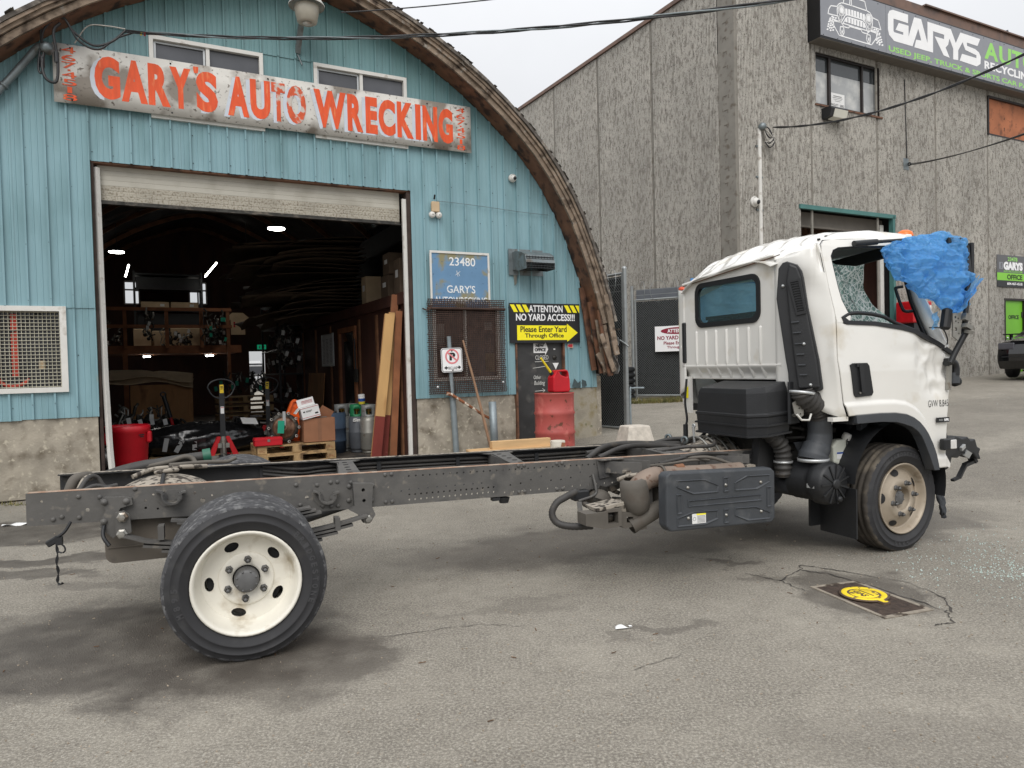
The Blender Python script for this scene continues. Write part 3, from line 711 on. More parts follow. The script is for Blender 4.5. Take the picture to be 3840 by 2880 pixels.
for u_, w_, z_, n_, h_, d_, lb_ in ((2.85, 4.1, .05, 33, .3, .5, 'heap of pale castings on the floor behind the wrapped bundle'), (3.4, 4.7, .05, 35, .35, .5, 'heap of dark castings on the floor behind the second pallet jack'), (1.55, 3.1, .05, 31, .4, .4, 'heap of grey castings just behind the red bin'), (4.6, 6.6, 1.6, 29, .8, .25, 'cluster of parts hanging in front of the parts rack'), (4.75, 7.6, 2.6, 27, .7, .3, 'cluster of pale parts hanging high beside the parts rack'), (2.6, 12.4, 2.2, 25, .5, .4, 'pile of small parts on the mezzanine deck'), (3.6, 12.5, 2.2, 29, .6, .3, 'pile of parts at the corner of the mezzanine deck'), (.9, 12.5, 2.2, 23, .6, .3, 'pile of parts against the wall on the mezzanine deck'), (4.3, 5.6, .05, 33, .5, .4, 'heap of parts at the foot of the dark partition')):
    parts_bunch('loose_parts', lb_, bp(u_, w_, z_), n_, h_, d_)
# shock absorber standing in the heap
t = thing('shock_absorber', 'black and red shock absorber leaning in the engine heap', 'shock absorber', bp(2.05, 4.6, .55), RB)
ob('sleeve', B().cyl((-.1, 0, .5), (0, 0, .1), .04, n=12), m_blk, t); ob('rod', B().cyl((0, 0, .1), (.06, 0, -.15), .03, n=12), m_redp, t); ob('eye', B().lathe([(.03, -.03), (.055, -.03), (.055, .03), (.03, .03)], (-.11, 0, .54), (0, 1, 0), 14, close=True), m_blk, t)
# wrapped bundle on the floor
t = thing('wrapped_bundle', 'long bundle wrapped in glossy black film on the floor', 'bundle', bp(2.45, 3.0, .012), RB-.05)
m_film = mat('black_stretch_film', (.012, .012, .013), .22, var=.3, vs=5, spec=.8)
b = B(); random.seed(3)
def bun(s, q):
    a = 2*math.pi*q; k = math.sin(math.pi*min(1, max(0, .04+.92*s)))**.45
    r = 1+.05*math.sin(a*9+s*14)+.035*math.sin(a*23+s*5)+random.uniform(-.03, .03)
    return (-1.0+2.0*s, .42*k*r*math.cos(a), max(.09, .33+.29*k*r*math.sin(a)))
b.grid(bun, 60, 48); ob('film', b, m_film, t)
ob('skid', B().box((0, 0, .05), (1.6, .7, .08)), m_pal, t)
for x, z, r in ((-.55, .3, .2), (-.35, .27, .5), (-.12, .3, 0)): ob('tape_strip', B().box((x, -.40, z), (.07, .01, .22), rot=(.1, r, 0)), m_alu, t)
ob('paper_sheet', B().box((.75, -.3, .62), (.26, .2, .004), rot=(.5, .1, .2)), m_paper, t)
# red bin
t = thing('waste_bin', 'red plastic waste bin just inside the left door jamb', 'bin', bp(1.35, .82, .012), RB)
ob('barrel', B().lathe([(0, .0), (.21, .0), (.225, .02), (.265, .66), (.285, .68), (.285, .76), (.27, .765), (.26, .74), (.24, .7), (.2, .05), (0, .04)], n=36), m_red, t)
for a in (200, 340): ob('handle', B().box((.28*math.cos(R_(a)), .28*math.sin(R_(a)), .6), (.09, .06, .16), rot=(0, 0, R_(a)+1.57), bev=.02), m_red, t)
ob('moulded_mark', B().box((.17, -.224, .64), (.08, .004, .014), rot=(0, 0, .65)).box((.175, -.22, .615), (.05, .004, .012), rot=(0, 0, .65)), m_ink, t)
# pallet jacks
def jack(lb, u, wv, rz, s=1.):
    t = thing('pallet_jack', lb, 'pallet jack', bp(u, wv, .012), RB+rz, 'pallet jacks')
    ob('handle_loop', B().tube([Vector((.2*math.sin(a)*(1 if math.cos(a) < .2 else .92), 0, 1.22+.13*(-math.cos(a)) if math.cos(a) < 0 else 1.22-.17*math.cos(a)**1.0)) for a in [2*math.pi*i/28 for i in range(29)]], .014, 8), m_blk, t)
    ob('handle_post', B().box((0, 0, .82), (.075, .035, .9)), m_blk, t)
    ob('caution_label', B().box((0, -.02, 1.2), (.055, .003, .13)), mat('yellow_label', C(230, 196, 40), .6, var=.05), t)
    ob('label_lines', B().box((0, -.0225, 1.2), (.035, .002, .012)).box((0, -.0225, 1.23), (.035, .002, .02)), m_ink, t)
    ob('instruction_label', B().box((0, -.02, .87), (.05, .003, .11)), m_paper, t); ob('label_lines', B().box((0, -.0225, .91), (.044, .002, .01)), m_redink, t)
    ob('pump', B().cyl((0, 0, .16), (0, 0, .46), .05, n=16).cyl((0, -.05, .2), (0, -.05, .36), .03, n=12).box((0, 0, .32), (.17, .1, .07)), m_steel, t)
    for sx in (-1, 1): ob('frame_side', B().prism([(sx*.03, .46), (sx*.09, .46), (sx*.27, .06), (sx*.27, .0), (sx*.2, 0), (sx*.16, .1)], -.03, .03, FXZ()), m_redp, t)
    ob('crossbar', B().box((0, -.03, .14), (.4, .05, .06)), m_steel, t)
    for sx in (-.17, .17): ob('fork', B().box((sx, .7, .07), (.15, 1.15, .06)), m_redp, t)
    for sx in (-.05, .05): ob('wheel', B().cyl((sx-.03, -.04, .09), (sx+.03, -.04, .09), .09, n=18), m_blk, t)
jack('red pallet jack standing in front of the wrapped bundle', 2.66, 1.72, .05)
jack('second pallet jack standing further back in the shade', 3.66, 3.7, -.1)
# things on the pallet stack
t = thing('cardboard_carton', 'brown cardboard carton with one flap up on the pallets', 'box', bp(4.09, 1.6, .303), RB)
ob('carton', B().box((0, 0, .2), (.5, .36, .38), bev=.004), m_card, t); ob('flap', B().box((.16, .1, .45), (.22, .006, .19), rot=(.2, .55, 0)), m_card, t)
ob('tape', B().box((0, -.1815, .2), (.06, .002, .378)), mat('clear_tape', C(140, 100, 76), .25, var=.1), t)
ob('gasket', B().plate([(.0, 0), (.16, .01), (.17, .05), (.01, .05)], [[(.08, .015), (.13, .015), (.13, .04), (.08, .04)]], 0, .01, lambda a, c, q: (a-.02, -.12+c*1.5, .395+q)), m_steel, t)
t = thing('postal_box', 'opened white postal box lying on the cardboard carton', 'box', bp(3.97, 1.5, .70), RB, rot=(0, -.22, RB))
ob('carton', B().box((0, 0, .1), (.29, .22, .19), bev=.003), m_paper, t); ob('lid_flap', B().box((0, .1, .255), (.27, .006, .13), rot=(-.15, 0, 0)), m_paper, t); ob('side_flap', B().box((-.19, 0, .16), (.1, .2, .005), rot=(0, -.7, 0)), m_paper, t)
b = B()
for z in (.03, .182): b.box((0, -.1115, z), (.29, .002, .006))
for z in (.24, .26, .28): b.box((.02, .094, z), (.18, .002, .006))
ob('red_rule', b, m_redink, t)
ob('print_lines', B().box((-.02, -.1115, .13), (.1, .002, .008)).box((-.03, -.1115, .115), (.08, .002, .006)).box((-.1, -.1115, .124), (.03, .002, .02)), m_ink, t)
ob('print_block', B().box((.09, -.1115, .07), (.05, .002, .025)).box((.09, -.1115, .065), (.06, .0015, .003)), m_ink, t)
t = thing('transmission', 'round gearbox housing with green tag standing on the pallets', 'transmission', bp(3.55, 1.5, .303), RB)
ax = (-.25, -1, .1)
ob('bell_flange', B().lathe([(.17, .0), (.235, .0), (.235, .03), (.2, .05), (.19, .2), (0, .2)], (0, .05, .26), (.25, 1, -.1), 26), m_grease, t)
ob('converter', B().lathe([(0, .0), (.03, -.05), (.05, -.05), (.06, -.015), (.15, .0), (.18, .02), (.18, .1)], (0, .03, .26), (.25, 1, -.1), 30), mat('rusty_disc', C(120, 92, 74), .5, .5, var=.3, vs=9, c2=C(80, 48, 34), c2s=6, c2r=(.5, .62)), t)
b = B()
for i in range(10):
    a = 2*math.pi*i/10; b.lathe([(.012, -.012), (.026, -.012), (.026, .012), (.012, .012)], (.225*math.cos(a), .01-.05*math.cos(a), .26+.235*math.sin(a)), (.25, 1, -.1), 8, close=True)
ob('bolt_lugs', b, m_steel, t, kind='stuff'); ob('strap', B().bar((0, -.02, .3), (.0, -.02, .52), .045, .008, up=(0, 1, 0)), m_alu, t)
ob('green_tag', B().box((-.06, -.06, .28), (.1, .004, .2), rot=(0, .08, 0)), m_green, t)
t = thing('orange_crate_lid', 'orange plastic tray leaning behind the gearbox', 'tray', bp(3.78, 1.93, .32), RB, rot=(-.2, .42, RB))
m_or = mat('orange_plastic', C(240, 98, 20), .45, var=.08)
ob('tray_panel', B().plate(rrect(-.25, 0, .25, .62, .05), [], 0, .015, FXZ()), m_or, t)
ob('tray_rim', B().plate(rrect(-.27, -.02, .27, .64, .06), [rrect(-.235, .015, .235, .605, .045)], -.04, .05, FXZ()), m_or, t)
b = B()
for i in range(4): b.box((0, -.004, .12+i*.13), (.42, .014, .015))
ob('tray_ribs', b, m_or, t)
t = thing('toolbox', 'small red toolbox on the pallet edge', 'toolbox', bp(3.28, 1.42, .303), RB)
ob('case', B().box((0, 0, .07), (.42, .18, .13), bev=.01), m_red, t); ob('lid_edge', B().box((0, 0, .1), (.43, .19, .012)), m_red, t); ob('latch', B().box((.0, -.096, .09), (.04, .008, .04)), m_steel, t)
# gas cylinders
m_gas = mat('grey_cylinder_paint', C(142, 144, 142), .5, .2, var=.12, vs=5, c2=C(112, 92, 72), c2s=8, c2r=(.6, .7))
m_gasd = mat('slate_cylinder_paint', C(98, 102, 108), .5, .1, var=.1)
m_gasg = mat('green_cylinder_collar', C(40, 130, 84), .5, var=.1)
def tank(lb, u, wv, mt, mc, s=1., wr=False):
    t = thing('gas_cylinder', lb, 'gas cylinder', bp(u, wv, .012), RB, 'gas cylinders inside the door'); r = .155*s
    ob('body', B().lathe([(0, .03), (r*.8, .035), (r, .09), (r, .35), (r*1.012, .355), (r, .36), (r, .56), (r*.85, .63), (r*.3, .66), (0, .66)], n=26), mt, t)
    ob('foot_ring', B().lathe([(r*.78, 0), (r*.8, 0), (r*.8, .05), (r*.78, .05)], n=26, close=True), mt, t)
    b = B(); V = []; n = 28
    for j, z in enumerate((.6, .67, .77, .84)):
        for i in range(n): V.append((r*.82*math.cos(2*math.pi*i/n), r*.82*math.sin(2*math.pi*i/n), z))
    F = [(j*n+i, j*n+(i+1) % n, (j+1)*n+(i+1) % n, (j+1)*n+i) for j in range(3) for i in range(n) if not (j == 1 and (i in (18, 19, 20, 21, 4, 5, 6, 7, 11, 12)))]
    ob('collar', b.add(V, F, True), mc, t, solid=.006); ob('valve', B().cyl((0, 0, .64), (0, 0, .75), .025, n=10).box((0, 0, .74), (.09, .03, .04)), mat('brass', C(150, 120, 60), .4, .8), t)
    if wr: text('Snc', m_paper, t, (-.11, .545, .1, .605), y=-r*.99, bold=.06)
    return t
tank('tall grey gas cylinder at the left end of the row', 4.72, 2.45, m_gas, m_gas, 1.)
tank('grey gas cylinder behind the green-collared one', 4.9, 2.5, m_gas, m_gas, 1.)
tank('slate gas cylinder with a green collar and white lettering', 4.91, 2.16, m_gasd, m_gasg, .92, True)
tank('rusty gas cylinder squeezed between its neighbours', 5.03, 2.25, m_gas, m_gasg, .95)
tank('silver gas cylinder in front of the row', 5.05, 1.9, mat('silver_cylinder', C(160, 158, 150), .45, .5, var=.15, c2=C(120, 100, 80), c2s=6, c2r=(.6, .72)), m_gas, 1.)
t = thing('wipes_canister', 'white and yellow wipes canister on top of a gas cylinder', 'canister', bp(4.97, 2.02, .86), RB, rot=(.1, -.08, RB))
ob('tub', B().lathe([(0, 0), (.055, 0), (.057, .14), (0, .145)], n=20), m_paper, t); ob('yellow_band', B().lathe([(.0575, .005), (.058, .05)], n=20), mat('yellow_band', C(220, 205, 60), .5, var=0), t); ob('blue_label', B().lathe([(.0585, .05), (.0588, .105)], n=20), mat('blue_band', C(40, 80, 160), .5, var=0), t); ob('lid', B().lathe([(.058, .14), (.059, .16), (.05, .17), (0, .17)], n=20), m_paper, t)
# drum behind the carton
t = thing('blue_drum', 'dull blue drum standing behind the cardboard carton', 'drum', bp(4.5, 2.4, .012), RB)
m_bd = mat('blue_grey_drum', C(72, 88, 108), .5, var=.15)
ob('shell', B().lathe([(0, 0), (.26, 0), (.27, .2), (.28, .21), (.27, .22), (.27, .42), (.28, .43), (.27, .44), (.27, .7), (0, .7)], n=28), m_bd, t); ob('bung', B().cyl((.12, 0, .7), (.12, 0, .72), .03, n=10), m_blk, t)
# boards leaning by the right jamb
m_ply2 = mat('varnished_plank', C(202, 160, 104), .55, var=.15, vs=3, stretch=(1, 1, .25), c2=C(164, 116, 66), c2s=5, c2r=(.55, .7))
m_maroon = mat('maroon_paint', C(118, 44, 34), .6, var=.12, c2=C(170, 150, 130), c2s=14, c2r=(.68, .74))
for i, (u0, w0, u1, w1, h, wd, pt, lb) in enumerate(((4.76, .62, 5.02, .5, 2.3, .15, True, 'front plank with a maroon-painted foot leaning by the jamb'), (4.90, .72, 5.11, .6, 2.33, .14, True, 'second plank with a maroon-painted foot behind the front one'), (5.0, .8, 5.17, .66, 2.62, .1, False, 'tallest brown plank leaning behind the painted planks'), (5.06, .66, 5.17, .5, 2.35, .1, False, 'brown plank leaning nearest to the white door track'))):
    t = thing('leaning_plank', lb, 'plank', bp(0, 0, .012), RB, 'planks leaning inside the door')
    p, q = Vector((u0, w0, 0)), Vector((u1, w1, h)); f = .31
    if pt:
        ob('bare_wood', B().bar(p+(q-p)*f, q, wd, .06, up=(.25, 1, 0)), m_ply2, t); ob('painted_foot', B().bar(p, p+(q-p)*f, wd+.001, .061, up=(.25, 1, 0)), m_maroon, t)
        ob('edge_face', B().bar(p+Vector((-wd/2-.004, .02, 0)), q+Vector((-wd/2-.004, .02, 0)), .008, .07, up=(.25, 1, 0)), m_ply, t)
    else:
        ob('board', B().bar(p, q, wd, .04, up=(.25, 1, 0)), m_joist, t); ob('edge_face', B().bar(p+Vector((-wd/2-.006, .01, 0)), q+Vector((-wd/2-.006, .01, 0)), .012, .03, up=(.25, 1, 0)), m_raft, t)
t = thing('plywood_offcut', 'plywood sheet leaning against the dark partition', 'plywood', bp(5.12, 6.6, .012), RB, rot=(0, .08, RB))
ob('sheet', B().box((0, 0, .7), (.02, 1.6, 1.4)), m_ply, t); ob('edge', B().box((-.012, -.78, .7), (.006, .04, 1.36)), m_joist, t)
t = thing('notice_board', 'white framed price list hanging on the dark partition', 'notice', bp(5.22, 5.4, 1.56), RB)
ob('board', B().box((0, 0, .34), (.02, 1.0, .68)), m_paper, t)
b = B()
for c in range(3):
    for r in range(18): b.box((-.012, -.32+c*.32, .06+r*.03), (.002, random.uniform(.12, .26), .008))
ob('print_lines', b, mat('grey_ink', (.2, .2, .2), .8), t); b = B()
for s in (-1, 1): b.box((-.005, s*.5, .34), (.03, .02, .7))
for z in (0, .68): b.box((-.005, 0, z), (.03, 1.0, .02))
ob('frame', b, m_alu, t)
t = thing('dustpan_scraper', 'black scraper hanging beside the partition doorway', 'scraper', bp(5.18, 3.1, 1.25), RB)
ob('blade', B().box((0, 0, .1), (.02, .22, .25)), m_grease, t); ob('shaft', B().cyl((0, 0, .2), (0, .05, .8), .015, n=8), m_blk, t)
tshirt = thing('hung_shirt', 'pale T-shirt hung on the black plastic lining', 'shirt', bp(4.3, 12.6, 2.6), RB)
ob('cloth', B().prism([(-.2, 0), (.2, 0), (.2, .45), (.32, .35), (.38, .45), (.15, .65), (-.15, .65), (-.38, .45), (-.32, .35), (-.2, .45)], 0, .03, FXZ()), m_tan, tshirt); ob('print_mark', B().box((-.1, -.005, .3), (.05, .008, .16)), m_redink, tshirt)
# ================================================================== BARN FRONT: door, windows, signs
# roll-up door curtain, half open
curt = ob('rollup_curtain', B().box((3.1, .2, 4.1), (4.0, .05, .10)), m_dark, barn)
m_slat = mat('rollup_slat_paint', C(186, 182, 170), .55, var=.06, vs=1.2, c2=C(150, 144, 130), c2s=2.5, c2r=(.5, .8))
m_slatd = mat('soiled_slat_paint', C(168, 162, 148), .7, var=.1, vs=4, c2=C(120, 110, 94), c2s=40, c2r=(.48, .66), bump=.2, bs=60)
for i in range(7):
    z = 3.665+i*.065; b = B()
    b.add([(1.13, .13, z), (5.09, .13, z), (5.09, .127, z+.008), (1.13, .127, z+.008), (5.09, .127, z+.056), (1.13, .127, z+.056), (5.09, .13, z+.0635), (1.13, .13, z+.0635)], [(0, 1, 2, 3), (3, 2, 4, 5), (5, 4, 6, 7)])
    ob('slat', b, m_slatd if i < 3 else m_slat, curt, solid=.003)
ob('bottom_bar', B().box((3.11, .13, 3.645), (3.96, .05, .05)).box((3.11, .10, 3.622), (3.96, .08, .012)), m_grease, curt)
ob('door_header', B().box((3.14, .09, 4.135), (4.17, .16, .06)), m_brown, barn)
m_jamb = mat('dark_jamb_wood', C(58, 46, 40), .85, var=.35, vs=6)
ob('door_jamb', B().box((1.075, .09, 2.05), (.036, .17, 4.1)), m_jamb, barn)
ob('door_jamb', B().box((5.195, .09, 2.05), (.062, .17, 4.1)), m_jamb, barn)
b = B(); b.tube([(1.125, .06, 4.06), (1.13, .055, 2.6), (1.135, .05, 1.4), (1.155, .03, .55), (1.185, -.01, .0)], .036, 4, smooth=False); ob('door_track', b, m_white, barn)
ob('door_track', B().box((5.14, .06, 2.0), (.05, .07, 4.0)).box((5.11, .04, 2.0), (.014, .05, 4.0)), m_white, barn)
m_rub = mat('jamb_trim_paint', C(112, 150, 152), .6, var=.15)
ob('jamb_flashing', B().box((1.053, -.012, 2.6), (.014, .03, 3.05)), m_rub, barn)
# gable windows
for u0, u1 in ((1.76, 3.15), (3.83, 5.2)):
    z0, z1 = 4.735, 5.785; um = (u0+u1)/2
    wn = ob('gable_window', B().plate([(u0, z0), (u1, z0), (u1, z1), (u0, z1)], [[(u0+.05, z0+.05), (u1-.05, z0+.05), (u1-.05, z1-.05), (u0+.05, z1-.05)]], -.05, .05, FXZ()), m_white, barn)
    ob('mullion', B().box((um, 0, (z0+z1)/2), (.045, .06, z1-z0-.1)), m_white, wn)
    for a, c in ((u0+.05, um-.022), (um+.022, u1-.05)): ob('pane', B().box(((a+c)/2, .03 if a < um-.1 else .015, (z0+z1)/2), (c-a, .008, z1-z0-.1)), m_glassd, wn)
    ob('sash_frame', B().plate([(u0+.055, z0+.055), (um-.03, z0+.055), (um-.03, z1-.055), (u0+.055, z1-.055)], [[(u0+.08, z0+.08), (um-.055, z0+.08), (um-.055, z1-.08), (u0+.08, z1-.08)]], -.0, .02, FXZ()), m_alu, wn)
# caged window at the left edge
u0, u1, z0, z1 = -.05, .745, 1.275, 2.315
wn = ob('caged_window', B().plate([(u0, z0), (u1, z0), (u1, z1), (u0, z1)], [[(u0+.06, z0+.06), (u1-.07, z0+.06), (u1-.07, z1-.06), (u0+.06, z1-.06)]], -.05, .04, FXZ()), m_white, barn)
ob('pane', B().box(((u0+u1)/2, .09, (z0+z1)/2), (u1-u0-.1, .006, z1-z0-.1)), mat('dark_pane', (.02, .021, .023), .06, var=.4, vs=3, spec=.7), wn)
b = B(); n = 16
for i in range(n): x = u0+.07+(u1-u0-.15)*i/(n-1); b.cyl((x, .03, z0+.05), (x, .03, z1-.05), .0042, n=5)
n = 22
for i in range(n): z = z0+.07+(z1-z0-.14)*i/(n-1); b.cyl((u0+.05, .022, z), (u1-.06, .022, z), .0042, n=5)
ob('wire_grille', b, mat('cream_wire', C(186, 182, 164), .6, var=.1), wn)
m_ored = mat('red_tool_paint', C(190, 62, 44), .5, var=.15)
ob('red_post', B().box((.20, .075, 1.85), (.07, .02, .75)), m_ored, wn)
ob('red_bow', B().tube(smooth_path([(.0, .06, 1.5), (.06, .06, 1.40), (.16, .06, 1.36), (.28, .06, 1.39), (.33, .06, 1.45)], 4), [.012]+[.022]*14+[.012]*2, 6), m_ored, wn)
ob('black_cord', B().tube(smooth_path([(.02, .055, 2.1), (.2, .055, 2.02), (.35, .055, 2.15), (.45, .055, 2.24), (.5, .055, 2.15), (.58, .055, 2.08), (.5, .055, 2.02), (.3, .055, 2.05), (.1, .055, 1.98)], 5), .006, 5), m_blk, wn)
ob('pale_jar', B().cyl((.47, .075, 1.56), (.47, .075, 1.66), .035, n=12), m_tan, wn)
# office window behind a rusty crimped-wire guard
u0, u1, z0, z1 = 5.52, 6.66, 1.25, 2.40
wn = ob('office_window', B().plate([(u0, z0), (u1, z0), (u1, z1), (u0, z1)], [[(u0+.05, z0+.05), (u1-.05, z0+.05), (u1-.05, z1-.05), (u0+.05, z1-.05)]], -.03, .05, FXZ()), m_white, barn)
ob('mullion', B().box((6.07, 0, 1.82), (.04, .05, 1.05)), m_white, wn)
for a, c in ((5.57, 6.05), (6.09, 6.61)): ob('pane', B().box(((a+c)/2, .03, 1.825), (c-a, .006, 1.05)), mat('dark_pane', (.02, .021, .023)), wn)
ob('bill', B().box((5.66, .024, 1.98), (.13, .003, .3)), mat('faded_bill', C(120, 120, 116), .8), wn); ob('bill', B().box((6.5, .024, 1.52), (.16, .003, .3)), mat('faded_bill2', C(112, 104, 84), .8), wn); ob('bill', B().box((6.48, .024, 2.1), (.14, .003, .14)), mat('faded_bill'  , C(120, 120, 116)), wn)
ob('torn_dark_cloth', B().prism([(-.12, -.3), (.12, -.28), (.08, .05), (.0, .25), (-.06, .05)], 0, .004, lambda a, c, q: (5.83+a, .022+q, 2.12+c)), m_blk, wn)
m_rustw = mat('rusty_wire', C(72, 54, 46), .8, .3, var=.3, vs=10)
b = B(); u0, u1, z0, z1 = 5.43, 6.73, 1.06, 2.50; n = 42
for i in range(n):
    x = u0+.01+(u1-u0-.02)*i/(n-1); b.tube([(x+.004*(-1)**k, -.07-.02*max(0, (z0+.25-(z0+(z1-z0)*k/30)))*4-.004*(-1)**(k+i), z0+(z1-z0)*k/30) for k in range(31)], .0055, 4, cap=False)
n = 47
for i in range(n):
    z = z0+(z1-z0)*i/(n-1); b.bar((u0-random.uniform(0, .03), -.072-.02*max(0, (z0+.25-z))*4, z), (u1+random.uniform(-.02, .02), -.072-.02*max(0, (z0+.25-z))*4, z), .006, .013)
gd = ob('wire_guard', b, m_rustw, barn, kind='stuff')
ob('guard_roll', B().cyl((u0-.02, -.095, 2.36), (u1, -.095, 2.36), .02, n=8), m_rustw, gd); ob('guard_rope', B().tube(smooth_path([(5.36, -.03, 2.36), (5.42, -.1, 2.33), (5.47, -.11, 2.38), (5.44, -.06, 2.4)], 4), .012, 6), m_rustw, gd)
for x, z in ((5.55, 1.16), (6.67, 1.2), (6.68, 2.36)): ob('washer_bolt', B().lathe([(0, 0), (.022, 0), (.018, .012), (0, .016)], (x, -.085, z), (0, -1, 0), 12), m_alu, gd)
# office door
m_door = mat('grimy_black_door', C(54, 54, 54), .55, var=.25, vs=4, c2=C(92, 90, 86), c2s=5, c2r=(.56, .74))
dr = ob('office_door', B().box((7.405, .05, 1.05), (.87, .05, 2.06)), m_door, barn)
ob('door_frame', B().box((6.955, .02, 1.05), (.03, .1, 2.1)).box((7.86, .02, 1.05), (.03, .1, 2.1)), m_brown, barn)
m_chalk = mat('chalk', C(205, 205, 200), .9, var=.1)
ob('notice_arrow', B().prism([(7.30, 1.66), (7.52, 1.66), (7.52, 1.62), (7.58, 1.72), (7.53, 1.84), (7.52, 1.81), (7.30, 1.82)], .02, .024, FXZ()), m_paper, dr)
text('NEW', m_ink, dr, (7.34, 1.755, 7.5, 1.81), y=.018, bold=.05); text('OFFICE', m_ink, dr, (7.32, 1.685, 7.53, 1.74), y=.018, bold=.05)
text('CLOSED', m_chalk, dr, (7.33, 1.55, 7.58, 1.62), y=.022); text('Other', m_chalk, dr, (7.29, 1.23, 7.43, 1.29), y=.022, shear=.15); text('Building', m_chalk, dr, (7.3, 1.11, 7.5, 1.20), y=.022, shear=.15)
ob('chalk_line', B().bar((7.32, .021, 1.515), (7.58, .021, 1.52), .004, .008).bar((7.28, .021, 1.41), (7.54, .021, 1.44), .004, .008).bar((7.47, .021, 1.50), (7.54, .021, 1.44), .004, .008).bar((7.31, .021, 1.03), (7.5, .021, 1.04), .004, .008).bar((7.45, .021, 1.07), (7.5, .021, 1.04), .004, .006).bar((7.45, .021, 1.0), (7.5, .021, 1.04), .004, .006), m_chalk, dr)
ob('lock_plate', B().lathe([(0, -.02), (.03, -.02), (.04, 0), (.04, .01)], (7.70, .02, 1.58), (0, 1, 0), 16), m_grease, dr)
ob('white_triangle', B().prism([(7.66, 1.49), (7.78, 1.49), (7.72, 1.38)], .021, .024, FXZ()), m_paper, dr); ob('small_sticker', B().box((7.70, .023, 1.72), (.035, .003, .02)), m_paper, dr)
ob('card_sticker', B().box((7.985, -.028, 1.77), (.11, .003, .07)), mat('sticker_tan', C(190, 150, 130), .6), barn); ob('card_sticker_dots', B().cyl((7.965, -.03, 1.775), (7.965, -.033, 1.775), .025, n=14).cyl((8.0, -.031, 1.775), (8.0, -.034, 1.775), .025, n=14), m_redink, barn)
ob('soot_smear', B().prism([(8.0, 1.08), (8.12, 1.07), (8.3, 1.09), (8.28, 1.17), (8.2, 1.2), (8.12, 1.14), (8.05, 1.22)], -.031, -.029, FXZ()), mat('soot', C(66, 80, 82), .8, var=.3), barn)
# main sign
m_board = mat('weathered_white_board', C(206, 203, 196), .6, var=.06, vs=5, c2=C(134, 126, 116), c2s=1.5, c2r=(.52, .60), c3=C(112, 104, 95), c3s=22, c3r=(.6, .68))
m_orp = mat('orange_sign_paint', C(222, 82, 32), .55, var=.12, vs=8, stretch=(2.5, 1, .5), c2=C(236, 150, 96), c2s=9, c2r=(.58, .78), c3=C(176, 160, 146), c3s=26, c3r=(.68, .74))
m_orp2 = mat('faded_orange_sign_paint', C(206, 84, 42), .6, var=.18, vs=9, c2=C(196, 186, 176), c2s=11, c2r=(.50, .58))
m_shad = mat('pale_blue_letter_shade', C(196, 203, 212), .6, var=.05, c2=C(170, 168, 164), c2s=9, c2r=(.6, .7))
sg = thing('wrecking_sign', "long weathered white sign reading GARY'S AUTO WRECKING in orange", 'sign', bp(0, -.08, 4.77), RB)
b = B(); b.grid(lambda s, t: (.714+5.5*s, -.012*math.sin(s*8)*.3, .705*t+.006*s), 30, 3); ob('board', b, m_board, sg, solid=.018)
LET = [('G', 1.145, 1.422), ('A', 1.434, 1.727), ('R', 1.735, 1.989), ('Y', 1.985, 2.232), ("'", 2.267, 2.328), ('S', 2.295, 2.554), ('A', 2.676, 2.945), ('U', 2.962, 3.222), ('T', 3.238, 3.418), ('O', 3.437, 3.697), ('W', 3.808, 4.262), ('R', 4.28, 4.506), ('E', 4.545, 4.722), ('C', 4.737, 4.993), ('K', 5.02, 5.275), ('I', 5.305, 5.39), ('N', 5.421, 5.658), ('G', 5.674, 5.911)]
for i, (ch, a, c) in enumerate(LET):
    z0, z1 = (.105, .63) if ch != "'" else (.59, .675)
    text(ch, m_shad, sg, (a-.05, z0-.022, c-.035, z1-.018), y=-.0105, name='letter_shade', bold=.05, depth=.001)
    text(ch, m_orp2 if i in (8, 9, 17) and i != 17 else m_orp, sg, (a, z0, c, z1), y=-.0125, name='letter', bold=.055, depth=.001)
for x0, x1 in ((.805, .955), (5.97, 6.115)):
    for i, ch in enumerate('467-4518'):
        if ch == '-':
            ob('digit', B().box(((x0+x1)/2, -.014, .395), (.03, .004, .018)), m_orp, sg); continue
        j = i if i < 3 else i-1; z1 = (.675, .58, .49, .375, .285, .195, .105)[j]; wx = .05 if ch == '1' else 0
        text(ch, m_orp, sg, (x0+wx, z1-.075, x1-wx, z1), y=-.014, name='digit', bold=.0)
b = B()
for u in (.9, 2.0, 3.2, 4.4, 5.5, 6.1):
    for z in (.04, .665): b.lathe([(0, 0), (.012, 0), (.009, .008), (0, .01)], (u, -.012, z), (0, -1, 0), 8)
ob('sign_bolts', b, m_screw, sg)
# 23480 sign
m_blue = mat('faded_blue_board', C(100, 138, 172), .6, var=.08, vs=3, c2=C(138, 132, 100), c2s=3.2, c2r=(.53, .62), c3=C(70, 96, 120), c3s=25, c3r=(.66, .72))
sg = thing('address_sign', "faded blue board reading 23480 GARY'S AUTOWRECKING above the wire guard", 'sign', bp(5.49, -.04, 2.38), RB)
ob('board', B().box((.5, 0, .43), (.96, .012, .84)), m_blue, sg)
ob('edge_trim', B().box((.5, -.01, .845), (1.0, .02, .035)).box((.012, -.01, .43), (.03, .02, .8)).box((.988, -.01, .43), (.03, .02, .8)), m_white, sg)
m_wl = mat('white_hand_lettering', C(228, 230, 230), .7, var=.05, c2=C(140, 160, 180), c2s=20, c2r=(.66, .72))
text('23480', m_wl, sg, (.32, .645, .76, .775), y=-.007, bold=.008, name='lettering'); text("GARY'S", m_wl, sg, (.27, .225, .75, .345), y=-.007, bold=.008); text('AUTOWRECKING', m_wl, sg, (.06, .05, .955, .165), y=-.007, bold=.008)
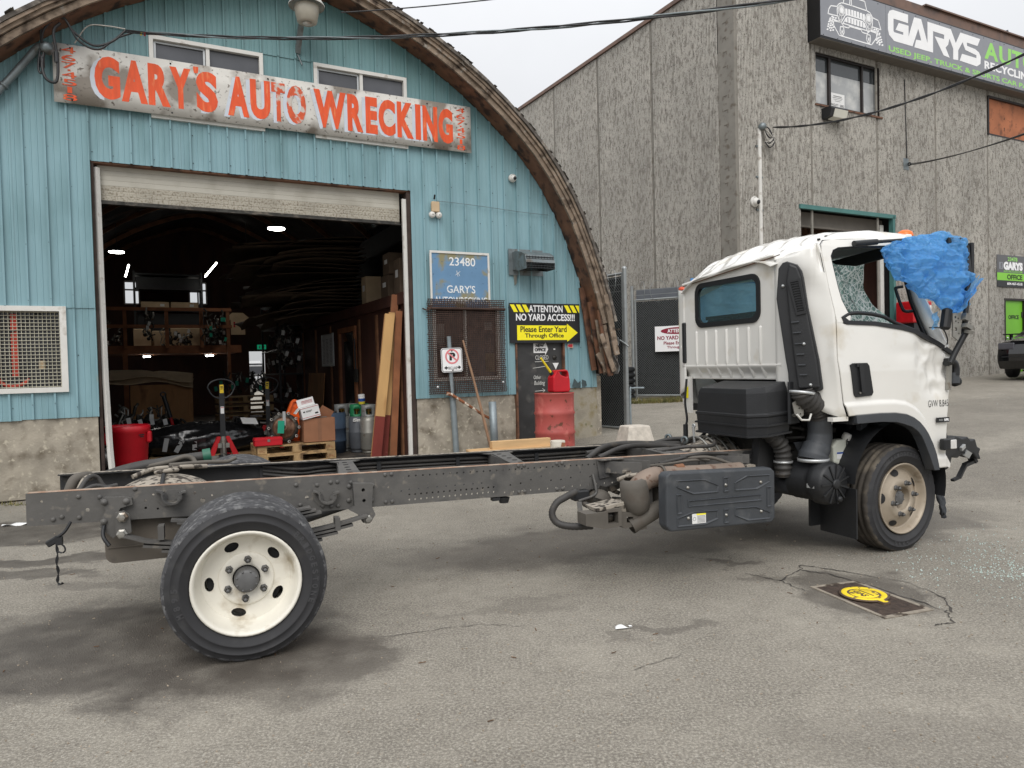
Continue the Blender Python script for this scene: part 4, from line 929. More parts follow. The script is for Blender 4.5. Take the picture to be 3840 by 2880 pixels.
ob('scratch_mark', B().bar((.42, -.008, .50), (.5, -.008, .56), .004, .006).bar((.46, -.008, .48), (.44, -.008, .57), .004, .006).bar((.49, -.008, .49), (.47, -.008, .53), .004, .006), m_wl, sg)
# black and yellow attention sign
m_yel = mat('sign_yellow', C(252, 238, 30), .45, var=.02); m_bks = mat('sign_black', (.012, .012, .014), .35, var=.05); m_wht = mat('sign_white', C(240, 240, 240), .5, var=.02)
sg = thing('attention_sign', 'black and yellow ATTENTION NO YARD ACCESS sign above the office door', 'sign', bp(6.83, -.05, 1.825), RB)
W_, H_ = 1.335, .645
ob('board', B().box((W_/2, 0, H_/2), (W_, .012, H_)), m_bks, sg)
b = B()
for x in (.0, .11, .22, 1.02, 1.13, 1.24):
    b.prism([(max(.006, x+.01), .62), (min(W_-.005, x+.085), .62), (min(W_-.005, x+.155), .50), (min(W_-.008, x+.08), .50)], -.008, -.0065, FXZ())
obs('hazard_stripe', b, m_yel, sg)
text('ATTENTION', m_wht, sg, (.355, .5, 1.0, .615), y=-.0065, bold=.025); text('NO YARD ACCESS!!!', m_wht, sg, (.115, .36, 1.235, .475), y=-.0065, bold=.025)
ob('arrow', B().prism([(.13, .045), (1.08, .045), (1.08, .015), (1.29, .165), (1.08, .315), (1.08, .285), (.13, .285)], -.0085, -.0065, FXZ()), m_yel, sg)
text('Please Enter Yard', m_ink, sg, (.19, .175, 1.07, .27), y=-.0085, bold=.02); text('Through Office', m_ink, sg, (.27, .065, 1.01, .155), y=-.0085, bold=.02)
# vent hood
m_galv = mat('galvanised_steel', C(120, 128, 130), .45, .5, var=.18, vs=7, c2=C(96, 92, 86), c2s=6, c2r=(.55, .7))
t = thing('vent_hood', 'grey metal exhaust hood above the attention sign', 'vent', bp(6.88, -.03, 2.95), RB)
prof = [(0, .33), (-.1, .34), (-.3, .30), (-.42, .24), (-.46, .12), (-.46, .02), (-.2, .02), (0, .06)]
b = B(); V = [(x, y, z) for x in (0.04, .56) for y, z in prof]; n = len(prof)
b.add(V, [tuple(range(n))]+[(i, i+1, n+i+1, n+i) for i in (0, 1, 2, 3, 6)]+[tuple(range(2*n-1, n-1, -1))]); ob('hood', b, m_galv, t, solid=.004)
ob('flange', B().box((.3, 0, .18), (.66, .012, .42)), m_galv, t); b = B()
for i in range(6): b.box((.3, -.44, .04+i*.034), (.5, .01, .01))
for i in range(10): b.box((.06+i*.053, -.44, .125), (.006, .008, .2))
ob('grille', b, m_blk, t)
ob('rust_streak', B().prism([(.05, 0), (.12, -.0), (.11, -.16), (.07, -.2)], -.002, .0, FXZ()), mat('rust_stain', C(112, 112, 104), .8, var=.3), t)
# dome camera and alarm bell
def dome(name, lb, loc, r=.065, down=.3):
    t = thing(name, lb, 'camera', loc, RB)
    ob('base_ring', B().lathe([(r, 0), (r, .03), (r*.9, .05), (r*.82, .05)], (0, 0, 0), (0, -1, 0), 24), m_white, t); ob('ball', B().lathe([(r*.82*math.cos(a), .04+r*.8*math.sin(a)) for a in [R_(x) for x in range(0, 91, 15)]], (0, 0, 0), (0, -1, -.15), 24), m_white, t)
    ob('lens', B().lathe([(0, .02), (r*.38, .015), (r*.45, 0)], (r*.1, -.04-r*.72, -r*.2), (.1, -1, -.25), 16), m_blk, t)
dome('dome_camera', 'white dome camera high on the teal siding', bp(6.95, -.03, 4.47))
t = thing('alarm_bell', 'small beige alarm with two round white gongs beside the door', 'alarm bell', bp(5.6, -.03, 3.8), RB)
ob('case', B().box((0, -.03, .10), (.13, .06, .16), bev=.012), m_tan, t)
for sx in (-.055, .055): ob('gong', B().lathe([(.05, 0), (.05, .02), (.035, .04), (.01, .046), (0, .046)], (sx, -.02, -.02), (0, -1, 0), 20), m_white, t); ob('gong_screw', B().cyl((sx, -.066, -.02), (sx, -.072, -.02), .007, n=6), m_blk, t)
ob('hook', B().cyl((-.01, -.02, .22), (-.01, -.05, .28), .015, n=6), m_blk, t)
ob('bell_wire', B().tube(smooth_path([(.03, -.01, .2), (.4, -.02, .19), (.9, -.02, .17), (1.5, -.02, .14), (2.0, -.02, .13)], 5), .004, 5), m_galv, t)
# yard lamp on the gable
t = thing('yard_lamp', 'old white pendant yard lamp on a bracket over the sign', 'lamp', bp(3.62, -.03, 5.98), RB)
ob('bracket', B().bar((0, 0, -.1), (.02, -.32, .36), .07, .05), m_galv, t); ob('stay', B().cyl((.0, 0, -.12), (.05, -.03, -.27), .012, n=6), m_galv, t)
c = (.05, -.42, .36)
ob('shade', B().lathe([(.235, .0), (.238, .012), (.20, .07), (.14, .11), (.07, .13), (.065, .19), (.0, .2)], c, n=32), m_white, t)
ob('bowl', B().lathe([(.16, -.0), (.165, -.04), (.13, -.21), (.1, -.225), (.0, -.2)], c, n=32), mat('dusty_lamp_glass', C(176, 170, 156), .3, var=.1, vs=6), t)
ob('lens_cap', B().lathe([(.06, -.225), (.05, -.235), (0, -.235)], c, n=20), m_white, t); ob('ballast_can', B().cyl((.05, -.42, .55), (.05, -.42, .66), .06, n=16), m_galv, t)
# weatherhead conduit and service cables
t = thing('service_conduit', 'grey service mast running under the roof edge to a weatherhead', 'conduit', bp(0, -.12, 0), RB)
ob('mast', B().tube([(-.6, 0, 3.75), (.3, 0, 4.98), (.5, -.02, 5.26), (.58, -.05, 5.36), (.66, -.1, 5.36)], .042, 10), m_galv, t); ob('weatherhead', B().lathe([(.05, 0), (.075, .03), (.07, .1), (.0, .13)], (.62, -.06, 5.36), (.8, -.5, -.3), 16), m_galv, t)
ob('clamp', B().lathe([(.048, -.015), (.055, -.015), (.055, .015), (.048, .015)], (.22, 0, 4.87), (.6, 0, .8), 14, close=True), m_galv, t)
m_cab = mat('black_cable', (.02, .02, .021), .5, var=.1); m_cabw = mat('pale_cable', C(176, 172, 164), .6, var=.1)
for pts, mt, r in (([(.62, -.1, 5.33), (.63, -.2, 5.62), (.72, -.22, 5.74), (.85, -.2, 5.70), (.95, -.2, 5.55), (1.15, -.2, 5.42), (1.35, -.2, 5.5), (1.5, -.2, 5.66)], m_cab, .014), ([(.62, -.1, 5.3), (.66, -.2, 5.52), (.85, -.22, 5.68), (1.0, -.2, 5.45), (1.2, -.2, 5.38), (1.4, -.2, 5.55), (1.6, -.2, 5.66)], m_cab, .012), ([(.62, -.1, 5.32), (.64, -.15, 5.7), (.74, -.2, 5.78), (.84, -.2, 5.74)], m_cabw, .012),
                   ([(.64, -.1, 5.3), (.62, -.15, 5.1), (.66, -.18, 4.95), (.76, -.18, 4.94), (.78, -.18, 5.2), (.75, -.2, 5.5), (.82, -.2, 5.62)], m_cab, .017), ([(.6, -.1, 5.3), (.58, -.12, 5.1), (.6, -.14, 5.02), (.62, -.12, 5.08), (.61, -.1, 5.25)], m_cab, .012), ([(.95, -.02, 5.48), (1.1, -.1, 5.68), (1.3, -.15, 5.70), (1.5, -.2, 5.68)], m_cabw, .007)):
    ob('drop_loop', B().tube(smooth_path(pts, 6), r, 7), mt, t)
b = B()
for p in ((.77, -.18, 5.22), (.62, -.12, 5.16)): b.cyl((p[0], p[1], p[2]-.06), (p[0], p[1], p[2]+.06), .026, n=8)
obs('splice_sleeve', b, m_blk, t)
for x, mt in ((1.66, mat('yellow_tape', C(230, 210, 60), .6)), (1.7, m_redp)): ob('tape_mark', B().cyl((x, -.2, 5.655), (x+.02, -.2, 5.653), .02, n=8), mt, t)
t = thing('service_cable', 'thick twisted black cable sagging from the barn over the yard', 'cable')
p0, p1 = bp(1.5, -.28, 5.67), Vector((6.0, 5.9, 4.95))
def sagline(p0, p1, sag, n=40): return [p0+(p1-p0)*(i/n)-Vector((0, 0, sag*4*(i/n)*(1-i/n))) for i in range(n+1)]
P = sagline(p0, p1, .42)
for k in range(3): ob('strand', B().tube([p+Vector((0, .014*math.cos(i*.9+k*2.1), .014*math.sin(i*.9+k*2.1))) for i, p in enumerate(P)], .0085, 6), m_cab if k else m_galv, t)
t = thing('thin_wire', 'thin wire running from the roof edge up over the yard', 'cable')
ob('wire', B().tube(sagline(Vector((-2.09, 9.5, 6.08)), Vector((2.6, 8.4, 6.0)), .08), .008, 5), m_cab, t)

# ================================================================== YARD THINGS BY THE BARN
def gp(x, y, dz=0.): return Vector((x, y, gz(x, y)+dz))
t = thing('sign_post', 'no-parking fire lane sign on a galvanised post before the window', 'sign', gp(-.88, 11.2), RB)
m_galp = mat('galvanised_post', C(136, 146, 150), .5, .4, var=.12, vs=9)
ob('pole', B().cyl((-.05, 0, .85), (-.085, 0, 1.88), .035, n=14), m_galp, t); ob('sleeve', B().cyl((0, 0, -.1), (-.045, 0, .93), .048, n=14), m_galp, t); ob('collar', B().cyl((-.044, 0, .90), (-.046, 0, .955), .054, n=14), m_galp, t)
pl = ob('plate', B().plate(rrect(-.18, -.20, .17, .17, .04), [], -.008, 0, FXZ()), m_wht, t, loc=(-.06, -.05, 1.53), rot=(0, -.03, 0))
ob('border_line', B().plate(rrect(-.172, -.192, .162, .162, .035), [rrect(-.164, -.184, .154, .154, .03)], -.0095, -.0082, FXZ()), m_ink, pl)
ob('prohibition_ring', B().plate(circ(0, .04, .115, 36), [circ(0, .04, .09, 36)], -.0115, -.0100, FXZ()), mat('pink_faded_red', C(222, 130, 134), .5), pl)
text('P', m_ink, pl, (-.045, -.02, .055, .10), y=-.0086, bold=.06, depth=.001); ob('prohibition_bar', B().bar((-.07, -.0125, .10), (.07, -.0125, -.02), .001, .022), mat('pink_faded_red', C(222, 130, 134)), pl)
ob('arrow', B().prism([(-.14, -.13), (-.10, -.10), (-.10, -.12), (-.08, -.12), (-.08, -.14), (-.10, -.14), (-.10, -.16)], -.0105, -.009, FXZ()).prism([(.14, -.13), (.10, -.10), (.10, -.12), (.08, -.12), (.08, -.14), (.10, -.14), (.10, -.16)], -.0105, -.009, FXZ()), m_ink, pl)
text('FIRE LANE', m_ink, pl, (-.075, -.16, .075, -.115), y=-.009, bold=-.004, depth=.001)
for z in (.125, -.17): ob('bolt', B().lathe([(0, 0), (.012, 0), (.009, .008), (0, .01)], (0, -.009, z), (0, -1, 0), 8), m_rustw, pl)
t = thing('bollard_pipe', 'short open galvanised pipe bollard right of the sign post', 'bollard', gp(-.29, 11.25), RB)
ob('pipe', B().lathe([(.055, -.1), (.06, -.1), (.06, .83), (.05, .83), (.05, .5)], (0, 0, 0), (-.03, 0, 1), 20), m_galp, t); ob('concrete_fill', B().cyl((-.02, 0, .5), (-.024, 0, .79), .05, n=16), m_conc, t)
t = thing('broom_handle', 'worn wooden pole leaning against the wire guard', 'pole', bp(6.02, -.25, .02), RB)
ob('shaft', B().tube([(.22, -.3, .0), (.14, -.2, .55), (.02, -.05, 1.3), (-.06, .1, 1.85)], [.02, .024, .019, .015], 8), mat('weathered_handle', C(140, 110, 86), .8, var=.25), t); ob('shovel_socket', B().tube([(.05, -.33, -.02), (.22, -.31, .03), (.3, -.31, .0)], [.05, .03, .04], 8), m_brown, t)
t = thing('rusty_pipe', 'rusty pipe with peeling white paint slanting across the concrete', 'pipe', bp(5.65, -.1, .0), RB)
m_rustp = mat('rust_and_white_paint', C(132, 82, 52), .8, var=.25, c2=C(206, 196, 180), c2s=12, c2r=(.52, .58))
ob('rod', B().tube([(.02, -.03, 1.06), (.1, -.05, 1.04), (.6, -.12, .70), (.73, -.14, .63)], [.032, .024, .022, .022], 10), m_rustp, t); ob('end_cap', B().lathe([(0, -.01), (.035, -.01), (.035, .03), (0, .03)], (.72, -.14, .63), (.8, -.1, -.5), 12), m_grease, t)
# drum, can
DX, DY = .645, 11.2
t = thing('oil_drum', 'dented salmon red oil drum in front of the office door', 'drum', gp(DX, DY), .4)
m_drum = mat('faded_red_drum', C(174, 82, 76), .5, var=.14, vs=3, c2=C(104, 60, 44), c2s=9, c2r=(.60, .66), c3=C(206, 120, 110), c3s=5, c3r=(.58, .75))
R0 = .304; prof = [(0, .015), (R0-.01, .015), (R0+.004, .0), (R0+.004, .02), (R0, .03)]
for zc in (.31, .61): prof += [(R0, zc-.03), (R0+.017, zc), (R0, zc+.03)]
prof += [(R0, .895), (R0+.008, .905), (R0+.008, .92), (R0-.004, .922)]
b = B(); b.lathe(prof, n=48)
b.v = [(x*(1-.03*math.exp(-((math.atan2(y, x)+1.9)**2)*12-((z-.68)**2)*120)), y*(1-.05*math.exp(-((math.atan2(y, x)+1.9)**2)*12-((z-.68)**2)*120)), z) for x, y, z in b.v]
ob('shell', b, m_drum, t); ob('lid', B().lathe([(R0-.006, .92), (R0-.012, .902), (0, .902)], n=40), mat('rusty_drum_lid', C(104, 62, 44), .8, var=.3), t); ob('bung', B().cyl((-.18, -.1, .902), (-.18, -.1, .925), .03, n=12), m_grease, t); ob('bung', B().cyl((.2, .1, .902), (.2, .1, .92), .02, n=12), m_grease, t)
t = thing('fuel_can', 'red plastic fuel can with yellow spout on the drum', 'fuel can', gp(DX+.07, DY-.02, .925), RB+.05)
ob('body', B().plate([(-.14, .0), (.15, .0), (.165, .03), (.16, .2), (.14, .27), (.135, .31), (.11, .345), (-.06, .34), (-.145, .23), (-.15, .03)], [[(.0, .265), (.1, .23), (.125, .235), (.12, .28), (.105, .315), (-.03, .312)]], -.085, .085, FXZ()), m_red, t, bevel=.018)
ob('spout', B().cyl((-.13, 0, .30), (-.33, -.03, .53), .02, .016, 10), mat('yellow_plastic', C(236, 210, 40), .4, var=.05), t); ob('spout_collar', B().cyl((-.08, 0, .25), (-.14, 0, .31), .032, n=12), m_blk, t)
# timber, can and litter on the ground before the drum
for i, (x, y, a, ln, lb) in enumerate(((-.02, 10.2, .38, 1.3, 'front length of fresh sawn timber lying by the drum'), (-.1, 10.32, .42, 1.2, 'second length of fresh timber lying behind the front one'), (.1, 10.28, .40, .9, 'short timber on top of the others by the drum'))):
    m_fresh = mat('fresh_timber', C(206, 170, 124), .75, var=.12, vs=6, stretch=(.4, 2, 2))
    t = thing('timber', lb, 'timber', gp(x, y, .14 if i < 2 else .24), a, 'timbers by the drum')
    ob('beam', B().box((0, 0, .08), (ln, .1, .11), bev=.004), m_fresh, t); ob('end_grain', B().box((ln/2+.002, 0, .08), (.004, .094, .104)), m_pal, t)
t = thing('paint_can', 'white paper-labelled can beside the timber', 'can', gp(.62, 10.15, .14), .2)
ob('tin', B().lathe([(0, .0), (.10, .0), (.105, .02), (.105, .2), (.1, .21), (.09, .2), (.09, .06), (0, .05)], n=24), mat('stained_white_tin', C(206, 200, 186), .6, var=.15, c2=C(140, 110, 90), c2s=8, c2r=(.6, .68)), t); ob('peeled_label', B().box((.05, -.1, .14), (.06, .004, .1), rot=(.2, .1, .3)), mat('rust_label', C(166, 110, 80), .8), t)
random.seed(21)
t = thing('scrap_strip', 'black plastic trim strip lying on the far side of the frame', 'scrap', gp(1.05, 9.7, .1), .3)
ob('strip', B().box((0, 0, .22), (.9, .1, .03), rot=(0, -.02, 0)).box((.3, .05, .19), (.3, .16, .04)), m_blk, t); ob('stand_off', B().box((-.3, 0, .1), (.1, .08, .2)).box((.3, 0, .1), (.1, .08, .17)), m_grease, t)
t = thing('scrap_heap', 'small heap of grey and blue scrap beside the white stone', 'scrap', gp(1.62, 9.6, .1), .2)
b = B()
for i in range(14): b.box((random.uniform(-.4, .35), random.uniform(-.15, .15), random.uniform(.03, .2)), (random.uniform(.06, .25), random.uniform(.04, .14), random.uniform(.02, .07)), rot=(random.uniform(-.4, .4), random.uniform(-.4, .4), random.uniform(0, 3)))
ob('pieces', b, m_grease, t, kind='stuff'); ob('blue_bag', B().lathe([(0, 0), (.09, .02), (.1, .06), (.05, .1), (0, .11)], (-.1, -.1, .12), n=12), mat('blue_bag', C(60, 70, 190), .5), t); ob('blue_bag', B().lathe([(0, 0), (.06, .02), (.05, .08), (0, .09)], (.05, -.13, .14), n=12), mat('teal_bag', C(60, 150, 170), .5), t)
t = thing('concrete_block', 'whitish tapered concrete block by the gate post', 'block', gp(1.78, 10.6, .13), .35)
b = B(); V = []
for z, s in ((0, 1.), (.3, .72)):
    V += [(-.24*s, -.2*s, z), (.24*s, -.2*s, z), (.24*s, .2*s, z), (-.24*s, .2*s, z)]
b.add(V, [(3, 2, 1, 0), (4, 5, 6, 7), (0, 1, 5, 4), (1, 2, 6, 5), (2, 3, 7, 6), (3, 0, 4, 7)])
ob('block_body', b, mat('pale_concrete_block', C(196, 188, 176), .9, var=.15, vs=12, bump=.6, bs=30), t, bevel=.02)
# weeds and moss at the foot of the wall
b = B(); random.seed(5)
for cx, cy, rx, ry, n, h in ((1.35, 11.0, .45, .35, 2200, .05), (3.7, 17.3, 1.0, .25, 1800, .12), (1.0, 11.05, .3, .3, 700, .06), (-6.2, 8.3, .8, .08, 250, .05)):
    for i in range(n):
        a = random.uniform(0, 6.28); r = math.sqrt(random.random()); x, y = cx+rx*r*math.cos(a), cy+ry*r*math.sin(a); z = gz(x, y); l = h*random.uniform(.4, 1.3); d = random.uniform(0, 6.28); wdt = .006
        tx, ty = x+l*.6*math.cos(d), y+l*.6*math.sin(d); px, py = -math.sin(d)*wdt, math.cos(d)*wdt
        b.add([(x-px, y-py, z-.005), (x+px, y+py, z-.005), (tx, ty, z+l)], [(0, 1, 2)])
g_ = ob('grass', b, mat('dry_grass', C(98, 98, 52), .9, var=.3, vs=6, c2=C(140, 126, 82), c2s=9, c2r=(.5, .6)), None, kind='stuff'); tag(g_, 'short yellowish grass and moss by the gate and wall foot', 'grass')
# ================================================================== CONCRETE BUILDING
m_fl = mat('fluted_concrete', C(184, 180, 172), .95, var=.14, vs=.9, c2=C(140, 135, 127), c2s=16, c2r=(.46, .66), c3=C(66, 64, 61), c3s=62, c3r=(.58, .66), bump=.8, bs=60, stretch=(1, 1, .42), detail=2.)
m_cpl = mat('plain_concrete', C(130, 126, 118), .9, var=.12, vs=3, c2=C(100, 92, 82), c2s=7, c2r=(.55, .7))
m_bwn = mat('brown_flashing', C(118, 92, 78), .5, .2, var=.1, c2=C(90, 74, 66), c2s=3, c2r=(.5, .7))
m_sof = mat('grey_soffit', C(112, 106, 98), .7, var=.08)
m_sgn = mat('grey_sign_face', C(134, 136, 142), .35, var=.03)
m_lime = mat('lime_lettering', C(150, 214, 106), .45, var=.02)
m_boxb = mat('black_sign_box', (.012, .012, .013), .4, var=.1)
cb = thing('concrete_building', 'tall ribbed grey concrete building with a sign band', 'building', CC, RB)
COPEN = [(2.6, 5.0, 7.62, 8.86), (2.0, 5.45, -1, 5.1), (9.8, 12.3, 7.8, 8.86), (10.5, 11.58, -1, 3.08)]
def fluted(u0, u1, z0, z1, left=False):
    P = .046; us = []; n = int((u1-u0-.05)/P)
    for i in range(n):
        a = u0+.03+i*P; us += [(a, 0), (a+.006, -.036), (a+.024, -.036), (a+.030, 0)]
    us = [(u0+.004, .0)]+us+[(u1-.004, .0)]
    extra = [e for o in COPEN for e in o[:2] if u0 < e < u1] if not left else []
    tab = us; 
    for e in extra: us = us+[(e, lerp_table(tab, e))]
    us.sort(); b = B()
    for (a, ya), (c, yc) in zip(us, us[1:]):
        if c-a < 1e-5: continue
        mid = (a+c)/2; iv = [(z0, z1)]
        if not left:
            for o in COPEN:
                if o[0] < mid < o[1]:
                    n2 = []
                    for p, q in iv:
                        if o[3] <= p or o[2] >= q: n2.append((p, q)); continue
                        if o[2] > p: n2.append((p, o[2]))
                        if o[3] < q: n2.append((o[3], q))
                    iv = n2
        for p, q in iv:
            if left: b.add([(ya, a, p), (yc, c, p), (yc, c, q), (ya, a, q)], [(0, 1, 2, 3)])
            else: b.add([(a, ya, p), (c, yc, p), (c, yc, q), (a, ya, q)], [(0, 1, 2, 3)])
    return b
for i in range(9):
    u0 = i*2.44+(.0 if i else .06); ob('wall_panel', fluted(u0, (i+1)*2.44, .0, 10.5), m_fl, cb)
    if i: ob('joint_strip', B().box((i*2.44, .01, 5.25), (.06, .03, 10.5)), m_cpl, cb)
lp = None
for i in range(10):
    w0 = .5+i*2.44
    if lp is None: lp = fluted(0, 2.44, 0., 10.3, True).mesh('wall_panel')
    ob('wall_panel', lp, m_fl, cb, loc=(0, w0, 0))
    ob('joint_strip', B().box((.0, w0+2.44, 5.15), (.04, .07, 10.3)), m_cpl, cb)
    if i < 4: ob('joint_strip', B().box((.0, w0+2.44-.3, 5.15), (.05, .05, 10.3)), m_cpl, cb)
col = ob('corner_column', B().box((.02, .25, 5.2), (.1, .5, 10.4)), m_cpl, cb)
b = B()
for i in range(26): b.box((-.032, .24+random.uniform(-.05, .05), 2.2+i*.33), (.01, .02, .07)).box((-.032, .29, 2.2+i*.33+.03), (.01, .1, .012))
obs('form_marks', b, mat('dark_recess', C(112, 105, 95), .9), col)
ob('core_wall', B().box((13., .2, 5.2), (5., .3, 10.2)).box((.2, 12.6, 5.1), (.3, 24, 10.1)).box((10.98, .5, 9.5), (22, .3, 1.9)).box((1.2, .2, 5.2), (1.6, .3, 10.2)).box((7.4, .2, 5.2), (3.9, .3, 10.2)).box((18.5, .2, 5.2), (9, .3, 10.2)).box((3.7, .2, 6.35), (3.6, .3, 2.4)).box((3.7, .2, 9.5), (3.6, .3, 1.2)).box((10.6, .25, 5.4), (2.6, .2, 4.6)), m_dark, cb)
ob('parapet_flashing', B().box((11., -.03, 10.62), (22.1, .12, .30)).box((-.02, 12.4, 10.36), (.12, 24.6, .1)), m_bwn, cb)
ob('parapet_cap', B().box((14.5, -.05, 10.79), (15.5, .2, .04)), m_bwn, cb)
ob('roof', B().box((11, 12.5, 10.25), (21.8, 24.5, .1)), m_cpl, cb)
# upper window with three panes
wn = ob('upper_window', B().plate([(2.58, 7.6), (5.02, 7.6), (5.02, 8.88), (2.58, 8.88)], [[(2.64, 7.66), (4.96, 7.66), (4.96, 8.82), (2.64, 8.82)]], .02, .14, FXZ()), mat('bronze_frame', C(44, 38, 36), .45, .3), cb)
m_blind = mat('dusty_window_glass', C(160, 162, 162), .25, var=.12, vs=1.6, spec=.6, c2=C(196, 196, 192), c2s=2.5, c2r=(.5, .7)); m_gd = mat('dark_upper_glass', C(58, 62, 64), .08, var=.1, spec=.7)
for a, c in ((2.64, 3.13), (3.21, 4.36), (4.42, 4.96)):
    ob('pane', B().box(((a+c)/2, .09, 7.66+.40), (c-a, .01, .80)), m_blind, wn); ob('pane', B().box(((a+c)/2, .088, 8.645), (c-a, .01, .365)), m_gd, wn)
for x in (3.17, 4.39): ob('mullion', B().box((x, .08, 8.24), (.08 if x < 4 else .06, .1, 1.17)), mat('bronze_frame', C(44, 38, 36)), wn)
ob('sill', B().box((3.8, -.02, 7.59), (2.5, .08, .04)), m_brown, wn)
nt_ = ob('facility_notice', B().box((3.5, .078, 7.84), (.52, .006, .36)), m_paper, wn)
text('FACILITY   50902', m_ink, wn, (3.27, 7.70, 3.74, 7.76), y=.073, depth=.001); ob('notice_print', B().box((3.5, .0735, 7.95), (.3, .002, .02)).box((3.5, .0735, 7.91), (.36, .002, .014)).box((3.5, .0735, 7.87), (.3, .002, .01)).box((3.5, .0735, 7.83), (.2, .002, .012)), mat('grey_ink', (.2, .2, .2)), wn)
ob('plywood_panel', B().box((11.0, .04, 8.33), (2.4, .03, 1.06)), mat('red_plywood', C(168, 104, 70), .75, var=.2, vs=2, c2=C(112, 70, 48), c2s=3, c2r=(.5, .68), c3=C(90, 56, 40), c3s=8, c3r=(.62, .72)), cb)
ob('plywood_frame', B().box((11.05, .0, 8.86), (2.55, .08, .06)).box((9.79, .0, 8.33), (.05, .08, 1.1)).box((11.05, 0, 7.79), (2.55, .08, .04)), mat('bronze_frame', C(44, 38, 36)), cb)
